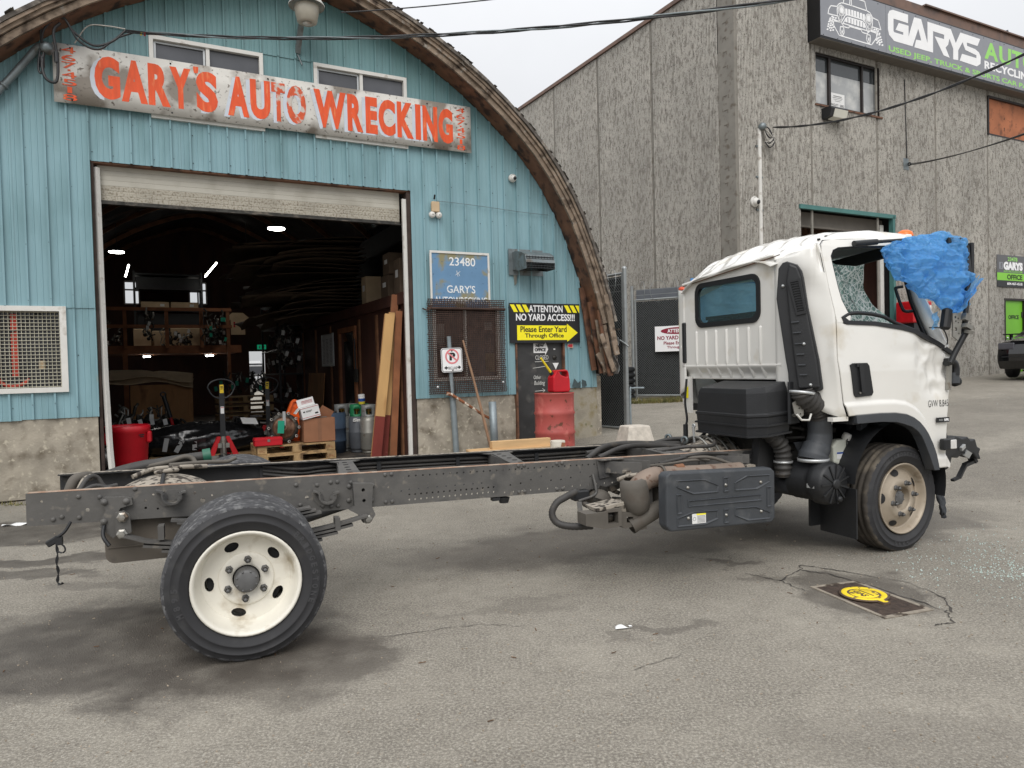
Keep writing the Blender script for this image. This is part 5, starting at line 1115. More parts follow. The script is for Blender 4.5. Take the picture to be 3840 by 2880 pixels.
# sign band
sb_ = thing('shop_sign', 'long grey illuminated sign reading GARYS AUTO RECYCLING with a white off-road car drawing', 'sign', CC, RB)
ob('cabinet', B().box((8.2, -.19, 9.63), (11.7, .355, 1.2)), m_boxb, sb_)
for a, c in ((2.36, 4.74), (4.75, 9.74), (9.75, 14.0)): ob('face_panel', B().box(((a+c)/2, -.376, 9.665), (c-a, .012, 1.19)), m_sgn, sb_)
ob('end_panel', B().box((2.352, -.19, 9.65), (.012, .375, 1.25)), m_boxb, sb_)
b = B()
for i in range(9): b.box((8.2, -.02-i*.04, 9.02), (11.7, .034, .012))
ob('soffit_strips', b, m_sof, sb_)
ob('back_shadow_gap', B().box((8.2, -.33, 10.285), (11.7, .06, .04)), m_boxb, sb_)
JL = [[(2.621, 9.61), (2.648, 9.724), (2.721, 9.817), (2.94, 9.844)], [(2.621, 9.61), (2.787, 9.617), (2.95, 9.622)], [(2.94, 9.844), (2.997, 9.912), (3.101, 9.964), (3.173, 9.969), (3.486, 9.971), (4.019, 9.962), (4.137, 9.937), (4.223, 9.855), (4.237, 9.738), (4.206, 9.534)], [(2.955, 9.848), (2.938, 9.756), (2.951, 9.656), (2.99, 9.541)], [(3.163, 9.973), (3.196, 10.09)], [(3.405, 10.121), (3.392, 9.973)], [(3.447, 10.129), (3.465, 9.974)], [(3.733, 10.176), (3.947, 10.172), (4.019, 9.966)], [(4.233, 9.836), (4.453, 9.809), (4.548, 9.6), (4.229, 9.609)], [(2.99, 9.541), (3.081, 9.497), (3.23, 9.692), (3.303, 9.72), (3.863, 9.721), (3.959, 9.676), (4.085, 9.511), (4.052, 9.455)], [(3.132, 9.466), (3.238, 9.611), (3.312, 9.667), (3.873, 9.666), (3.957, 9.592), (4.041, 9.46)], [(3.081, 9.497), (3.172, 9.412), (3.338, 9.41), (3.381, 9.459), (3.794, 9.455), (3.846, 9.402), (4.018, 9.4), (4.151, 9.517)], [(3.163, 9.486), (3.56, 9.48), (4.02, 9.477)], [(2.745, 9.52), (3.081, 9.497)], [(2.795, 9.482), (3.071, 9.495)], [(2.745, 9.52), (2.813, 9.377), (3.002, 9.174), (4.187, 9.163), (4.378, 9.368), (4.436, 9.514), (4.151, 9.517)], [(2.745, 9.52), (2.805, 9.484), (2.813, 9.377)], [(4.139, 9.493), (4.38, 9.482), (4.378, 9.368)], [(4.38, 9.482), (4.436, 9.521)], [(3.048, 9.388), (3.035, 9.262), (3.075, 9.194), (3.137, 9.199), (3.18, 9.269), (3.162, 9.403), (3.048, 9.388)], [(3.098, 9.308), (3.096, 9.239), (3.127, 9.245), (3.129, 9.321), (3.098, 9.308)], [(4.018, 9.386), (3.999, 9.256), (4.047, 9.187), (4.112, 9.192), (4.146, 9.262), (4.137, 9.387), (4.018, 9.386)], [(4.071, 9.304), (4.069, 9.233), (4.096, 9.238), (4.098, 9.316), (4.071, 9.304)], [(3.208, 9.783), (3.201, 9.746), (3.184, 9.712), (3.158, 9.685), (3.125, 9.667), (3.09, 9.66), (3.054, 9.665), (3.022, 9.682), (2.997, 9.708), (2.982, 9.741), (2.977, 9.778), (2.983, 9.815), (3.0, 9.849), (3.026, 9.876), (3.059, 9.894), (3.095, 9.901), (3.13, 9.896), (3.162, 9.88), (3.187, 9.854), (3.203, 9.82), (3.208, 9.783)], [(3.185, 9.791), (3.181, 9.765), (3.168, 9.74), (3.15, 9.721), (3.126, 9.708), (3.101, 9.703), (3.075, 9.707), (3.053, 9.719), (3.035, 9.737), (3.024, 9.761), (3.02, 9.788), (3.025, 9.814), (3.037, 9.838), (3.056, 9.858), (3.079, 9.871), (3.104, 9.876), (3.13, 9.872), (3.152, 9.86), (3.17, 9.842), (3.182, 9.818), (3.185, 9.791)], [(4.21, 9.779), (4.204, 9.743), (4.186, 9.71), (4.159, 9.683), (4.125, 9.666), (4.088, 9.66), (4.052, 9.665), (4.019, 9.68), (3.993, 9.706), (3.977, 9.738), (3.972, 9.773), (3.978, 9.809), (3.996, 9.842), (4.023, 9.869), (4.056, 9.886), (4.093, 9.893), (4.13, 9.888), (4.163, 9.872), (4.189, 9.847), (4.205, 9.815), (4.21, 9.779)], [(4.172, 9.788), (4.168, 9.762), (4.155, 9.738), (4.135, 9.719), (4.111, 9.707), (4.084, 9.702), (4.057, 9.706), (4.033, 9.717), (4.014, 9.735), (4.003, 9.758), (3.999, 9.784), (4.004, 9.809), (4.016, 9.833), (4.036, 9.852), (4.06, 9.864), (4.087, 9.869), (4.114, 9.866), (4.138, 9.854), (4.157, 9.836), (4.169, 9.813), (4.172, 9.788)], [(3.099, 9.602), (3.096, 9.586), (3.089, 9.572), (3.079, 9.56), (3.066, 9.552), (3.051, 9.55), (3.037, 9.552), (3.024, 9.559), (3.014, 9.57), (3.008, 9.584), (3.006, 9.6), (3.009, 9.616), (3.016, 9.631), (3.026, 9.642), (3.039, 9.65), (3.053, 9.653), (3.068, 9.651), (3.08, 9.644), (3.09, 9.632), (3.097, 9.618), (3.099, 9.602)], [(4.18, 9.595), (4.177, 9.578), (4.17, 9.563), (4.159, 9.551), (4.145, 9.544), (4.13, 9.541), (4.114, 9.543), (4.101, 9.55), (4.09, 9.562), (4.084, 9.577), (4.082, 9.593), (4.084, 9.609), (4.092, 9.624), (4.103, 9.636), (4.116, 9.644), (4.132, 9.647), (4.147, 9.645), (4.16, 9.637), (4.171, 9.626), (4.178, 9.611), (4.18, 9.595)]]
JP = [[(3.231, 9.857), (3.308, 9.862), (3.313, 9.719), (3.232, 9.713)], [(3.335, 9.861), (3.412, 9.866), (3.418, 9.719), (3.336, 9.713)], [(3.445, 9.866), (3.523, 9.872), (3.528, 9.713), (3.446, 9.707)], [(3.545, 9.866), (3.623, 9.871), (3.628, 9.712), (3.546, 9.706)], [(3.651, 9.866), (3.729, 9.872), (3.735, 9.713), (3.652, 9.707)], [(3.762, 9.861), (3.841, 9.867), (3.847, 9.721), (3.763, 9.715)], [(3.864, 9.854), (3.943, 9.859), (3.949, 9.713), (3.865, 9.707)], [(3.229, 9.63), (3.302, 9.636), (3.308, 9.537), (3.228, 9.53)], [(3.336, 9.665), (3.41, 9.671), (3.414, 9.537), (3.335, 9.53)], [(3.446, 9.669), (3.52, 9.676), (3.524, 9.534), (3.444, 9.527)], [(3.546, 9.668), (3.62, 9.675), (3.625, 9.533), (3.544, 9.526)], [(3.657, 9.666), (3.732, 9.672), (3.736, 9.53), (3.655, 9.523)], [(3.769, 9.667), (3.844, 9.673), (3.849, 9.534), (3.767, 9.527)], [(3.875, 9.639), (3.951, 9.645), (3.956, 9.531), (3.874, 9.523)], [(3.167, 9.791), (3.163, 9.769), (3.153, 9.748), (3.139, 9.732), (3.121, 9.721), (3.101, 9.717), (3.081, 9.72), (3.064, 9.73), (3.05, 9.746), (3.041, 9.766), (3.039, 9.788), (3.042, 9.81), (3.052, 9.831), (3.066, 9.847), (3.084, 9.858), (3.104, 9.862), (3.124, 9.859), (3.141, 9.849), (3.155, 9.833), (3.164, 9.813)], [(4.153, 9.787), (4.149, 9.765), (4.139, 9.745), (4.124, 9.729), (4.105, 9.719), (4.084, 9.715), (4.063, 9.718), (4.045, 9.728), (4.03, 9.743), (4.021, 9.762), (4.018, 9.784), (4.022, 9.806), (4.032, 9.826), (4.047, 9.842), (4.066, 9.852), (4.087, 9.856), (4.108, 9.853), (4.126, 9.844), (4.141, 9.829), (4.15, 9.809)], [(2.724, 9.558), (2.753, 9.592), (2.796, 9.59), (2.791, 9.562), (2.75, 9.544)], [(2.77, 9.546), (2.799, 9.581), (2.841, 9.578), (2.837, 9.55), (2.796, 9.532)], [(2.851, 9.549), (2.88, 9.583), (2.923, 9.581), (2.918, 9.553), (2.877, 9.535)], [(2.658, 9.504), (2.687, 9.538), (2.729, 9.536), (2.724, 9.507), (2.684, 9.49)], [(2.647, 9.468), (2.676, 9.502), (2.718, 9.499), (2.714, 9.471), (2.673, 9.454)], [(2.616, 9.421), (2.645, 9.455), (2.687, 9.453), (2.682, 9.424), (2.642, 9.407)], [(2.687, 9.448), (2.716, 9.483), (2.758, 9.48), (2.754, 9.452), (2.713, 9.435)], [(2.594, 9.356), (2.623, 9.39), (2.665, 9.387), (2.661, 9.359), (2.62, 9.342)], [(2.681, 9.393), (2.71, 9.427), (2.752, 9.425), (2.747, 9.396), (2.707, 9.379)], [(2.578, 9.302), (2.607, 9.336), (2.649, 9.333), (2.645, 9.305), (2.604, 9.288)], [(2.659, 9.335), (2.688, 9.369), (2.731, 9.366), (2.726, 9.338), (2.685, 9.321)], [(2.725, 9.361), (2.754, 9.395), (2.797, 9.393), (2.792, 9.364), (2.751, 9.347)], [(2.633, 9.275), (2.662, 9.309), (2.704, 9.307), (2.699, 9.278), (2.659, 9.261)], [(2.704, 9.289), (2.733, 9.323), (2.775, 9.32), (2.77, 9.292), (2.73, 9.275)], [(2.775, 9.323), (2.804, 9.357), (2.847, 9.355), (2.842, 9.326), (2.801, 9.309)], [(2.557, 9.227), (2.585, 9.261), (2.627, 9.258), (2.623, 9.23), (2.582, 9.213)], [(2.662, 9.223), (2.691, 9.257), (2.733, 9.254), (2.729, 9.226), (2.688, 9.209)], [(2.753, 9.247), (2.782, 9.281), (2.825, 9.279), (2.82, 9.251), (2.779, 9.233)], [(4.254, 9.545), (4.285, 9.581), (4.331, 9.578), (4.326, 9.549), (4.282, 9.53)], [(4.331, 9.552), (4.362, 9.588), (4.409, 9.586), (4.404, 9.556), (4.359, 9.538)], [(4.397, 9.537), (4.428, 9.572), (4.475, 9.57), (4.47, 9.541), (4.425, 9.522)], [(4.451, 9.483), (4.483, 9.519), (4.529, 9.516), (4.524, 9.487), (4.479, 9.468)], [(4.439, 9.452), (4.471, 9.488), (4.517, 9.486), (4.512, 9.456), (4.468, 9.438)], [(4.483, 9.403), (4.514, 9.439), (4.561, 9.437), (4.556, 9.407), (4.511, 9.389)], [(4.427, 9.379), (4.458, 9.415), (4.505, 9.412), (4.5, 9.382), (4.455, 9.364)], [(4.382, 9.349), (4.414, 9.385), (4.46, 9.382), (4.455, 9.353), (4.41, 9.335)], [(4.515, 9.345), (4.546, 9.381), (4.593, 9.378), (4.588, 9.349), (4.543, 9.331)], [(4.448, 9.319), (4.479, 9.354), (4.526, 9.352), (4.521, 9.322), (4.476, 9.304)], [(4.337, 9.305), (4.369, 9.341), (4.415, 9.338), (4.41, 9.309), (4.365, 9.291)], [(4.525, 9.29), (4.557, 9.326), (4.603, 9.323), (4.598, 9.294), (4.553, 9.275)], [(4.458, 9.256), (4.489, 9.292), (4.536, 9.289), (4.531, 9.26), (4.486, 9.242)], [(4.403, 9.282), (4.434, 9.318), (4.481, 9.315), (4.476, 9.285), (4.431, 9.267)], [(4.358, 9.238), (4.389, 9.274), (4.436, 9.271), (4.431, 9.242), (4.386, 9.224)], [(4.446, 9.212), (4.477, 9.247), (4.524, 9.244), (4.519, 9.215), (4.474, 9.197)], [(4.557, 9.218), (4.589, 9.253), (4.635, 9.25), (4.63, 9.221), (4.585, 9.203)]]
GL = [[(5.63, 10.187), (5.025, 10.188), (4.896, 10.142), (4.83, 10.037), (4.823, 9.67), (4.868, 9.536), (5.059, 9.419), (5.799, 9.42), (6.044, 9.915), (6.165, 9.633), (5.954, 9.615), (5.876, 9.409), (6.655, 9.411), (6.665, 9.97), (7.15, 9.966), (7.141, 9.852), (6.733, 9.849), (7.115, 9.421), (7.378, 9.402), (7.202, 9.641), (7.318, 9.738), (7.376, 9.911), (7.542, 9.67), (7.538, 9.387), (7.758, 9.407), (7.762, 9.666), (7.963, 9.921), (8.091, 9.736), (8.601, 9.682), (8.6, 9.604), (7.939, 9.605), (7.832, 9.405), (8.616, 9.383), (8.791, 9.48), (8.802, 9.672), (8.718, 9.781), (8.546, 9.839), (8.168, 9.86), (8.161, 9.947), (8.655, 9.944), (8.782, 10.157), (7.874, 10.161), (7.659, 9.839), (7.442, 10.168), (6.436, 10.17), (6.426, 9.607), (6.168, 10.18), (5.88, 10.175), (5.64, 9.63), (5.645, 9.911), (5.253, 9.906), (5.123, 9.707), (5.429, 9.704), (5.428, 9.638), (5.063, 9.638), (5.038, 9.67), (5.044, 9.974), (5.626, 9.973)]]
def stroke(b, pts, wd, y):
    for p, q in zip(pts, pts[1:]):
        d = Vector((q[0]-p[0], q[1]-p[1]))
        if d.length < 1e-4: continue
        e = d.normalized()*wd*.35; b.bar((p[0]-e.x, y, p[1]-e.y), (q[0]+e.x, y, q[1]+e.y), .003, wd, up=(0, 0, 1) if abs(d.x) > 1e-3 else (1, 0, 0))
b = B()
for l in JL: stroke(b, [(x, min(z, 10.24)) for x, z in l], .026, -.3835)
ob('car_outline', b, m_wht, sb_)
b = B()
for p in JP: b.prism(p, -.3855, -.3822, FXZ())
obs('car_drawing_piece', b, m_wht, sb_)
ob('garys_logotype', B().prism(GL[0], -.386, -.382, FXZ()), m_wht, sb_)
[text(c_, m_lime, sb_, (a_, 9.67, e_, 10.145), y=-.382, bold=.035) for c_, a_, e_ in (('A', 8.99, 9.655), ('U', 9.705, 10.296), ('T', 10.335, 10.863), ('O', 10.9, 11.5))]; text_letters('RECYCLING', m_wht, sb_, (8.985, 9.385, 11.47, 9.61), y=-.382, bold=.035)
text_letters('USED JEEP, TRUCK & SPORTS CAR PARTS', m_lime, sb_, (4.85, 9.10, 11.75, 9.275), y=-.382, bold=.02)
b = B()
for i in range(24):
    for z in (9.09, 10.22): b.lathe([(0, 0), (.014, 0), (.01, .006), (0, .008)], (2.45+i*.5, -.382, z), (0, -1, 0), 6)
ob('sign_rivets', b, m_screw, sb_, kind='stuff')
# wall lamp, conduit, camera, wire anchor
t = thing('wall_lamp', 'black wall-pack lamp with a square lens under the upper window', 'lamp', cp(2.78, -.02, 7.25), RB)
ob('housing', B().prism([(0, 0), (-.24, .03), (-.30, .2), (-.26, .26), (0, .26)], 0, .6, lambda a, c, q: (q, a, c)), m_blk, t); ob('lens', B().prism([(-.10, -.012), (-.255, .02), (-.315, .195), (-.10, .19)], .12, .58, lambda a, c, q: (q, a, c)), mat('lamp_lens', C(214, 212, 200), .3, var=.05), t)
t = thing('conduit_mast', 'pale conduit with a weatherhead near the building corner', 'conduit', cp(.65, -.06, 0), RB)
ob('pipe', B().cyl((0, 0, .6), (0, 0, 6.75), .045, n=12), m_white, t); ob('weatherhead', B().lathe([(.05, 0), (.09, .05), (.08, .14), (0, .18)], (0, -.02, 6.72), (.4, -.5, .7), 16), m_galv, t)
for z in (6.35, 5.65, 4.9, 2.5): ob('clamp', B().box((0, .02, z), (.2, .03, .04)), m_galv, t)
for k in range(4): ob('loop', B().tube(smooth_path([(.05, -.05, 6.78), (.2, -.1, 6.75-.1*k), (.34, -.12, 6.45+.05*k), (.22, -.1, 6.32+.05*k), (.12, -.06, 6.45)], 5), .014, 6), m_cabw if k % 2 else m_cab, t)
dome('dome_camera', 'small white dome camera beside the conduit mast', cp(.47, -.04, 5.07), .12)
t = thing('wire_anchor', 'small grey anchor plate holding the lower wire', 'anchor', cp(6.0, -.03, 6.42), RB)
ob('plate', B().box((0, 0, .1), (.22, .02, .3)), m_galv, t); ob('eye', B().lathe([(.02, -.015), (.05, -.015), (.05, .015), (.02, .015)], (.08, -.05, .1), (1, 0, 0), 12, close=True), m_blk, t); ob('riser', B().cyl((.02, -.02, .25), (-.04, -.02, 2.3), .012, n=6), m_cab, t)
t = thing('service_wire', 'black twin wire rising from the conduit mast to the upper right', 'cable')
for k in range(2): ob('strand', B().tube([p+Vector((0, 0, .012*math.sin(i*.8+k*3))) for i, p in enumerate(sagline(cp(1.0, -.15, 6.8), Vector((7.75, 10.2, 5.85)), .32))], .014, 5), m_cab, t)
t = thing('service_wire', 'pair of wires running from the anchor plate to the right', 'cable')
for k in range(2): ob('strand', B().tube(sagline(cp(6.08, -.1, 6.52-.03*k), Vector((7.7, 9.6, 4.62+.03*k)), .1), .011, 5), m_cab, t)
# bay opening, office door and sign
m_teal = mat('teal_door_frame', C(70, 116, 112), .6, var=.1)
ob('bay_frame', B().box((3.72, -.03, 5.09), (3.56, .1, .10)).box((5.42, -.02, 2.9), (.09, .12, 4.4)), m_teal, cb)
ob('bay_curtain', B().box((3.72, .3, 4.88), (3.4, .08, .34)).box((3.72, .26, 4.7), (3.4, .1, .05)), m_sof, cb)
ob('bay_track', B().box((5.24, .2, 2.8), (.14, .1, 4.2)), m_white, cb)
ob('bay_back_wall', B().box((3.7, 6., 2.9), (3.9, .1, 4.8)).box((5.7, 3.2, 2.9), (.1, 5.6, 4.8)).box((1.8, 3.2, 2.9), (.1, 5.6, 4.8)), m_plyd, cb)
ob('bay_ceiling', B().box((3.7, 3.2, 5.2), (3.9, 5.6, .1)), m_dark, cb); ob('bay_floor', B().box((3.7, 3.2, .75), (3.9, 6, .1)), m_floor, cb)
b = B()
for i in range(5): b.box((3.7, .9+i*1.1, 5.0), (3.7, .1, .2))
ob('bay_joists', b, m_brown, cb)
t = thing('bay_cabinet', 'white cabinet with trailing cables inside the open bay', 'cabinet', cp(5.0, 1.6, .8), RB)
ob('case', B().plate([(-.25, 0), (.3, 0), (.3, 2.9), (-.25, 2.9)], [[(-.18, 1.6), (.22, 1.6), (.22, 2.2), (-.18, 2.2)]], -.2, .2, FXZ()), m_white, t); ob('cable_tangle', B().tube(smooth_path([(-.1, -.22, 2.8), (0, -.25, 2.3), (.12, -.24, 1.8), (-.05, -.24, 1.5), (.1, -.23, 1.2)], 6), .02, 6), m_blk, t)
ob('wood_bench', B().box((3.6, 3.2, 2.5), (1.6, .1, 1.6)), m_joist, cb)
t = thing('red_cabinet', 'red steel box standing beside the open bay', 'cabinet', cp(5.5, -.5, .82), RB)
ob('stand', B().box((0, 0, .75), (.5, .4, 1.5)), m_blk, t); ob('cabinet', B().box((.05, 0, 1.75), (.75, .5, .55), bev=.03), m_redp, t); ob('label', B().box((.32, -.255, 1.8), (.12, .004, .25)), m_paper, t); ob('mark', B().box((.16, -.205, 1.35), (.06, .004, .12)), m_paper, t)
dr = ob('office_entrance_door', B().box((11.04, .03, 1.97), (.96, .05, 2.12)), mat('lime_door_paint', C(108, 176, 38), .4, var=.05, vs=2), cb)
text('OFFICE', m_ink, dr, (10.78, 2.48, 11.33, 2.60), y=.003, bold=.03); ob('knob', B().lathe([(0, -.06), (.035, -.05), (.03, -.02), (.015, 0)], (10.66, .0, 1.92), (0, 1, 0), 12), m_alu, dr); ob('lock_box', B().box((10.66, -.01, 1.62), (.05, .04, .22)), m_grease, dr)
for z in (1.3, 1.75, 2.62): ob('hinge', B().box((11.49, -.0, z), (.06, .04, .16)), m_grease, dr)
ob('office_door_frame', B().box((11.04, .0, 3.06), (1.1, .1, .06)).box((10.53, .0, 1.97), (.05, .1, 2.2)).box((11.55, 0, 1.97), (.05, .1, 2.2)), mat('bronze_frame', C(44, 38, 36)), cb)
t = thing('office_sign', 'grey and lime sign reading 23478 GARYS OFFICE on the wall', 'sign', cp(10.11, -.05, 3.42), RB)
ob('board', B().box((.8, 0, .465), (1.6, .012, .93)), mat('grey_small_sign', C(92, 92, 94), .4, var=.03), t); ob('lime_band', B().box((.8, -.008, .30), (1.6, .004, .22)), mat('lime_band', C(130, 200, 60), .4, var=.02), t); ob('black_band', B().box((.8, -.008, .095), (1.6, .004, .19)), m_bks, t)
text('23478', m_lime, t, (.55, .76, 1.05, .88), y=-.007, bold=.02); text('GARYS', m_wht, t, (.33, .50, 1.33, .74), y=-.007, bold=.07); text('AUTO RECYCLING.COM', m_lime, t, (.33, .43, 1.3, .49), y=-.007, bold=.01); text('OFFICE', m_ink, t, (.5, .22, 1.3, .37), y=-.011, bold=.03); text('604-467-4518', m_wht, t, (.5, .06, 1.3, .14), y=-.011, bold=.02)
ob('social_badge', B().box((.2, -.008, .62), (.19, .004, .2)), m_sgn, t); text('f', mat('grey_small_sign', C(92, 92, 94)), t, (.17, .54, .25, .7), y=-.011, bold=.05)
# lattice mast far behind
t = thing('lattice_mast', 'dark lattice light mast rising behind the sign building', 'mast', cp(22.4, 6.5, .7), RB)
m_mast = mat('mast_steel', C(70, 78, 90), .6, .3)
ob('pole', B().cyl((0, 0, 0), (0, 0, 14.6), .12, n=8), m_mast, t)
b = B(); P1, P2 = Vector((-.9, 0, 14.7)), Vector((.75, 0, 15.25)); P3, P4 = Vector((-.2, 0, 14.45)), Vector((1.0, 0, 14.85))
b.bar(P1, P2, .12, .12).bar(P3, P4, .12, .14)
for k in range(4): b.bar(P1+(P2-P1)*(k/3), P3+(P4-P3)*((k+.5)/3.5), .05, .05)
ob('lattice_arm', b, m_mast, t)

# ================================================================== FENCES AND GATES
m_link = mat('chain_link_wire', C(120, 124, 124), .5, .5, var=.1); m_slatf = mat('black_privacy_mesh', (.014, .015, .016), .7, var=.3, vs=8); m_tubef = mat('galvanised_tube', C(150, 154, 154), .45, .5, var=.12)
def gate(name, lb, p0, p1, z0, z1, sp=.06, cat='gate', post=None):
    p0, p1 = Vector(p0), Vector(p1); d = (p1-p0); L_ = d.length; t = thing(name, lb, cat, (p0.x, p0.y, z0), math.atan2(d.y, d.x)); H = z1-z0
    ob('top_rail', B().cyl((0, 0, H), (L_, 0, H), .024, n=10), m_tubef, t); ob('bottom_rail', B().cyl((0, 0, .04), (L_, 0, .04), .024, n=10), m_tubef, t)
    for x in (0, L_): ob('stile', B().cyl((x, 0, .0), (x, 0, H), .026, n=10), m_tubef, t)
    ob('privacy_mesh', B().box((L_/2, .03, H/2), (L_-.04, .006, H-.08)), m_slatf, t)
    b = B(); n = int((L_+H)/sp)
    for i in range(n):
        a = i*sp
        x0, zz0 = (a, .05) if a < L_ else (L_, .05+a-L_); x1, zz1 = (0, .05+a) if a < H-.1 else (a-(H-.1), H-.05)
        if zz0 < H and x1 < L_: b.bar((x0, -.012, zz0), (x1, -.012, zz1), .005, .005)
        x0, zz0 = (L_-a, .05) if a < L_ else (0, .05+a-L_); x1, zz1 = (L_, .05+a) if a < H-.1 else (L_-(a-(H-.1)), H-.05)
        if zz0 < H and x1 > 0: b.bar((x0, -.006, zz0), (x1, -.006, zz1), .005, .005)
    ob('chain_link', b, m_link, t, kind='stuff'); return t, L_, H
t, L_, H = gate('yard_gate', 'narrow chain-link gate with black mesh beside the barn foot', (1.60, 13.6), (2.02, 13.0), .25, 3.06)
ob('gate_post', B().cyl((L_+.05, 0, -.2), (L_+.05, 0, 2.88), .038, n=14), m_tubef, t); ob('post_cap', B().lathe([(.042, 0), (.042, .03), (.02, .05), (0, .05)], (L_+.05, 0, 2.88), n=14), m_tubef, t)
for z in (2.2, 1.3, .5): ob('hinge_band', B().cyl((L_+.05, 0, z-.02), (L_+.05, 0, z+.02), .046, n=12), m_tubef, t)
ob('latch', B().tube(smooth_path([(L_-.05, -.04, 1.62), (L_+.1, -.06, 1.55), (L_+.16, -.04, 1.5)], 4), .015, 6), m_tubef, t)
for z in (2.5, 2.62, 2.74): ob('barbed_strand', B().cyl((-.2, 0, z), (L_+.05, 0, z), .004, n=4), m_tubef, t)
def coil(b, c, r, ax, n=28, th=.006, ph=0):
    x, y = basis(ax); b.tube([Vector(c)+x*(r*math.cos(2*math.pi*i/n+ph))+y*(r*math.sin(2*math.pi*i/n+ph)) for i in range(n+1)], th, 4, cap=False)
b = B()
for i in range(4): coil(b, (L_*.25*i-.1, 0, 2.66), .25, (.5, 1, .1*(-1)**i))
ob('razor_coil', b, m_tubef, t, kind='stuff')
t, L_, H = gate('wide_gate', 'wide chain-link gate with black mesh carrying a red attention sign', (3.15, 18.3), (5.0, 17.2), .60, 3.03)
ob('gate_post', B().cyl((-.08, 0, -.1), (-.08, 0, 2.8), .04, n=12), m_tubef, t)
for z in (2.1, 1.2, .4): ob('hinge_band', B().cyl((-.08, 0, z-.02), (-.08, 0, z+.02), .048, n=12), m_tubef, t)
b = B()
for i in range(5): coil(b, (.2+i*.42, 0, 2.62), .27, (1, .6*(-1)**i, 0))
ob('razor_coil', b, m_tubef, t, kind='stuff')
for z in (2.55, 2.68): ob('barbed_strand', B().cyl((-.08, 0, z), (L_, 0, z), .005, n=4), m_tubef, t)
ob('upper_screen', B().box((L_/2, .1, H+.14), (L_, .02, .26)), mat('grey_screen', C(96, 100, 106), .6, var=.1), t)
m_mar = mat('maroon_ink', C(140, 34, 56), .6, var=.03)
s2 = thing('gate_sign', 'white and maroon attention sign hung on the wide gate', 'sign', (3.56, 17.93, 1.72), math.atan2(-1.1, 1.85))
ob('board', B().box((.6, 0, .31), (1.2, .012, .62)), m_wht, s2); ob('oval', B().prism([(.6+.45*math.cos(a), .5+.085*math.sin(a)) for a in [2*math.pi*i/28 for i in range(28)]], -.009, -.006, FXZ()), m_mar, s2)
text('ATTENTION', m_wht, s2, (.32, .455, .92, .545), y=-.009, bold=.03); text('NO YARD ACCESS!!!', m_mar, s2, (.06, .285, 1.14, .38), y=-.007, bold=.03); text('Please Enter Yard', m_mar, s2, (.22, .165, 1.0, .245), y=-.007, bold=.02); text('Through Office', m_mar, s2, (.3, .055, .95, .135), y=-.007, bold=.02)
# tyres stacked behind the gates
for i in range(6):
    t = thing('stacked_tyre', ['lowest', 'second', 'third', 'fourth', 'fifth', 'topmost'][i]+' of the stacked tyres seen between the two gates', 'tyre', (2.75, 18.2, gz(2.75, 18.2)+i*.14), 0, 'stacked tyres')
    ob('tyre', B().lathe([(.2, .0), (.3, -.0), (.34, .04), (.34, .10), (.3, .135), (.2, .135), (.19, .07)], n=24, close=True), m_blk, t); ob('tread_ring', B().lathe([(.342, .05), (.346, .06), (.346, .08), (.342, .09)], n=24), m_slatf, t)
t = thing('low_rail', 'bent grey tube rail standing behind the gate post', 'rail', (2.05, 12.6, gz(2.05, 12.6)), .5)
ob('hoop', B().tube(smooth_path([(0, 0, 0), (0, 0, .72), (.05, 0, .78), (.3, 0, .78)], 4), .018, 8), m_galp, t); ob('foot', B().lathe([(0, .0), (.05, .0), (.04, .02), (.02, .02)], n=12), m_galp, t)

# ================================================================== BLACK CAR at the right edge
car = thing('black_car', 'black sedan parked before the lime office door', 'car', gp(14.75, 19.3), R_(-52))
m_carp = mat('black_car_paint', (.008, .008, .009), .12, var=.1, coat=.6, spec=.6); m_tail = mat('tail_lamp_red', C(150, 10, 24), .2, var=.05); m_tl = mat('smoked_tail_lamp', (.08, .08, .09), .1)
# local x across the car, y forward; tail at y=-2.2
prof = [(-2.12, .24), (-2.27, .45), (-2.28, .62), (-2.22, .86), (-2.1, .95), (-1.75, 1.02), (-1.3, 1.08), (-.6, 1.40), (.3, 1.44), (1.0, 1.1), (2.0, .95), (2.25, .7), (2.2, .3), (1.0, .2), (-1.2, .2)]
b = B(); V = []; secs = [(-.88, .0, .80), (-.84, .06, .95), (-.6, .0, 1.0), (0, 0, 1.01), (.6, 0, 1.0), (.84, .06, .95), (.88, 0, .80)]
n = len(prof)
for x, dz, k in secs:
    for y, z in prof: V.append((x*(1 if z < 1.1 else .8), y*(.97 if abs(x) > .8 else 1), .28+(z-.28)*k))
b.add(V, [(i*n+j, i*n+(j+1) % n, (i+1)*n+(j+1) % n, (i+1)*n+j) for i in range(len(secs)-1) for j in range(n)]+[tuple(range(n)), tuple(range(len(V)-1, len(V)-n-1, -1))])
ob('body', b, m_carp, car, bevel=.03)
ob('spoiler', B().box((0, -2.12, 1.12), (1.5, .18, .03), bev=.01).box((-.6, -2.08, 1.05), (.05, .1, .14)).box((.6, -2.08, 1.05), (.05, .1, .14)), m_carp, car)
for s in (-1, 1):
    ob('tail_lamp', B().box((s*.66, -2.235, .82), (.36, .06, .17), bev=.02), m_tail if s > 0 else m_tl, car); 
    for y in (-1.35, 1.45):
        wh = ob('wheel', B().lathe([(.0, -.1), (.3, -.1), (.325, -.07), (.325, .07), (.3, .1), (0, .1)], (s*.8, y, .325), (1, 0, 0), 28), m_blk, car); ob('rim', B().lathe([(0, .08), (.2, .07), (.22, .102)], (s*.8, y, .325), (s, 0, 0), 20), m_alu, wh)
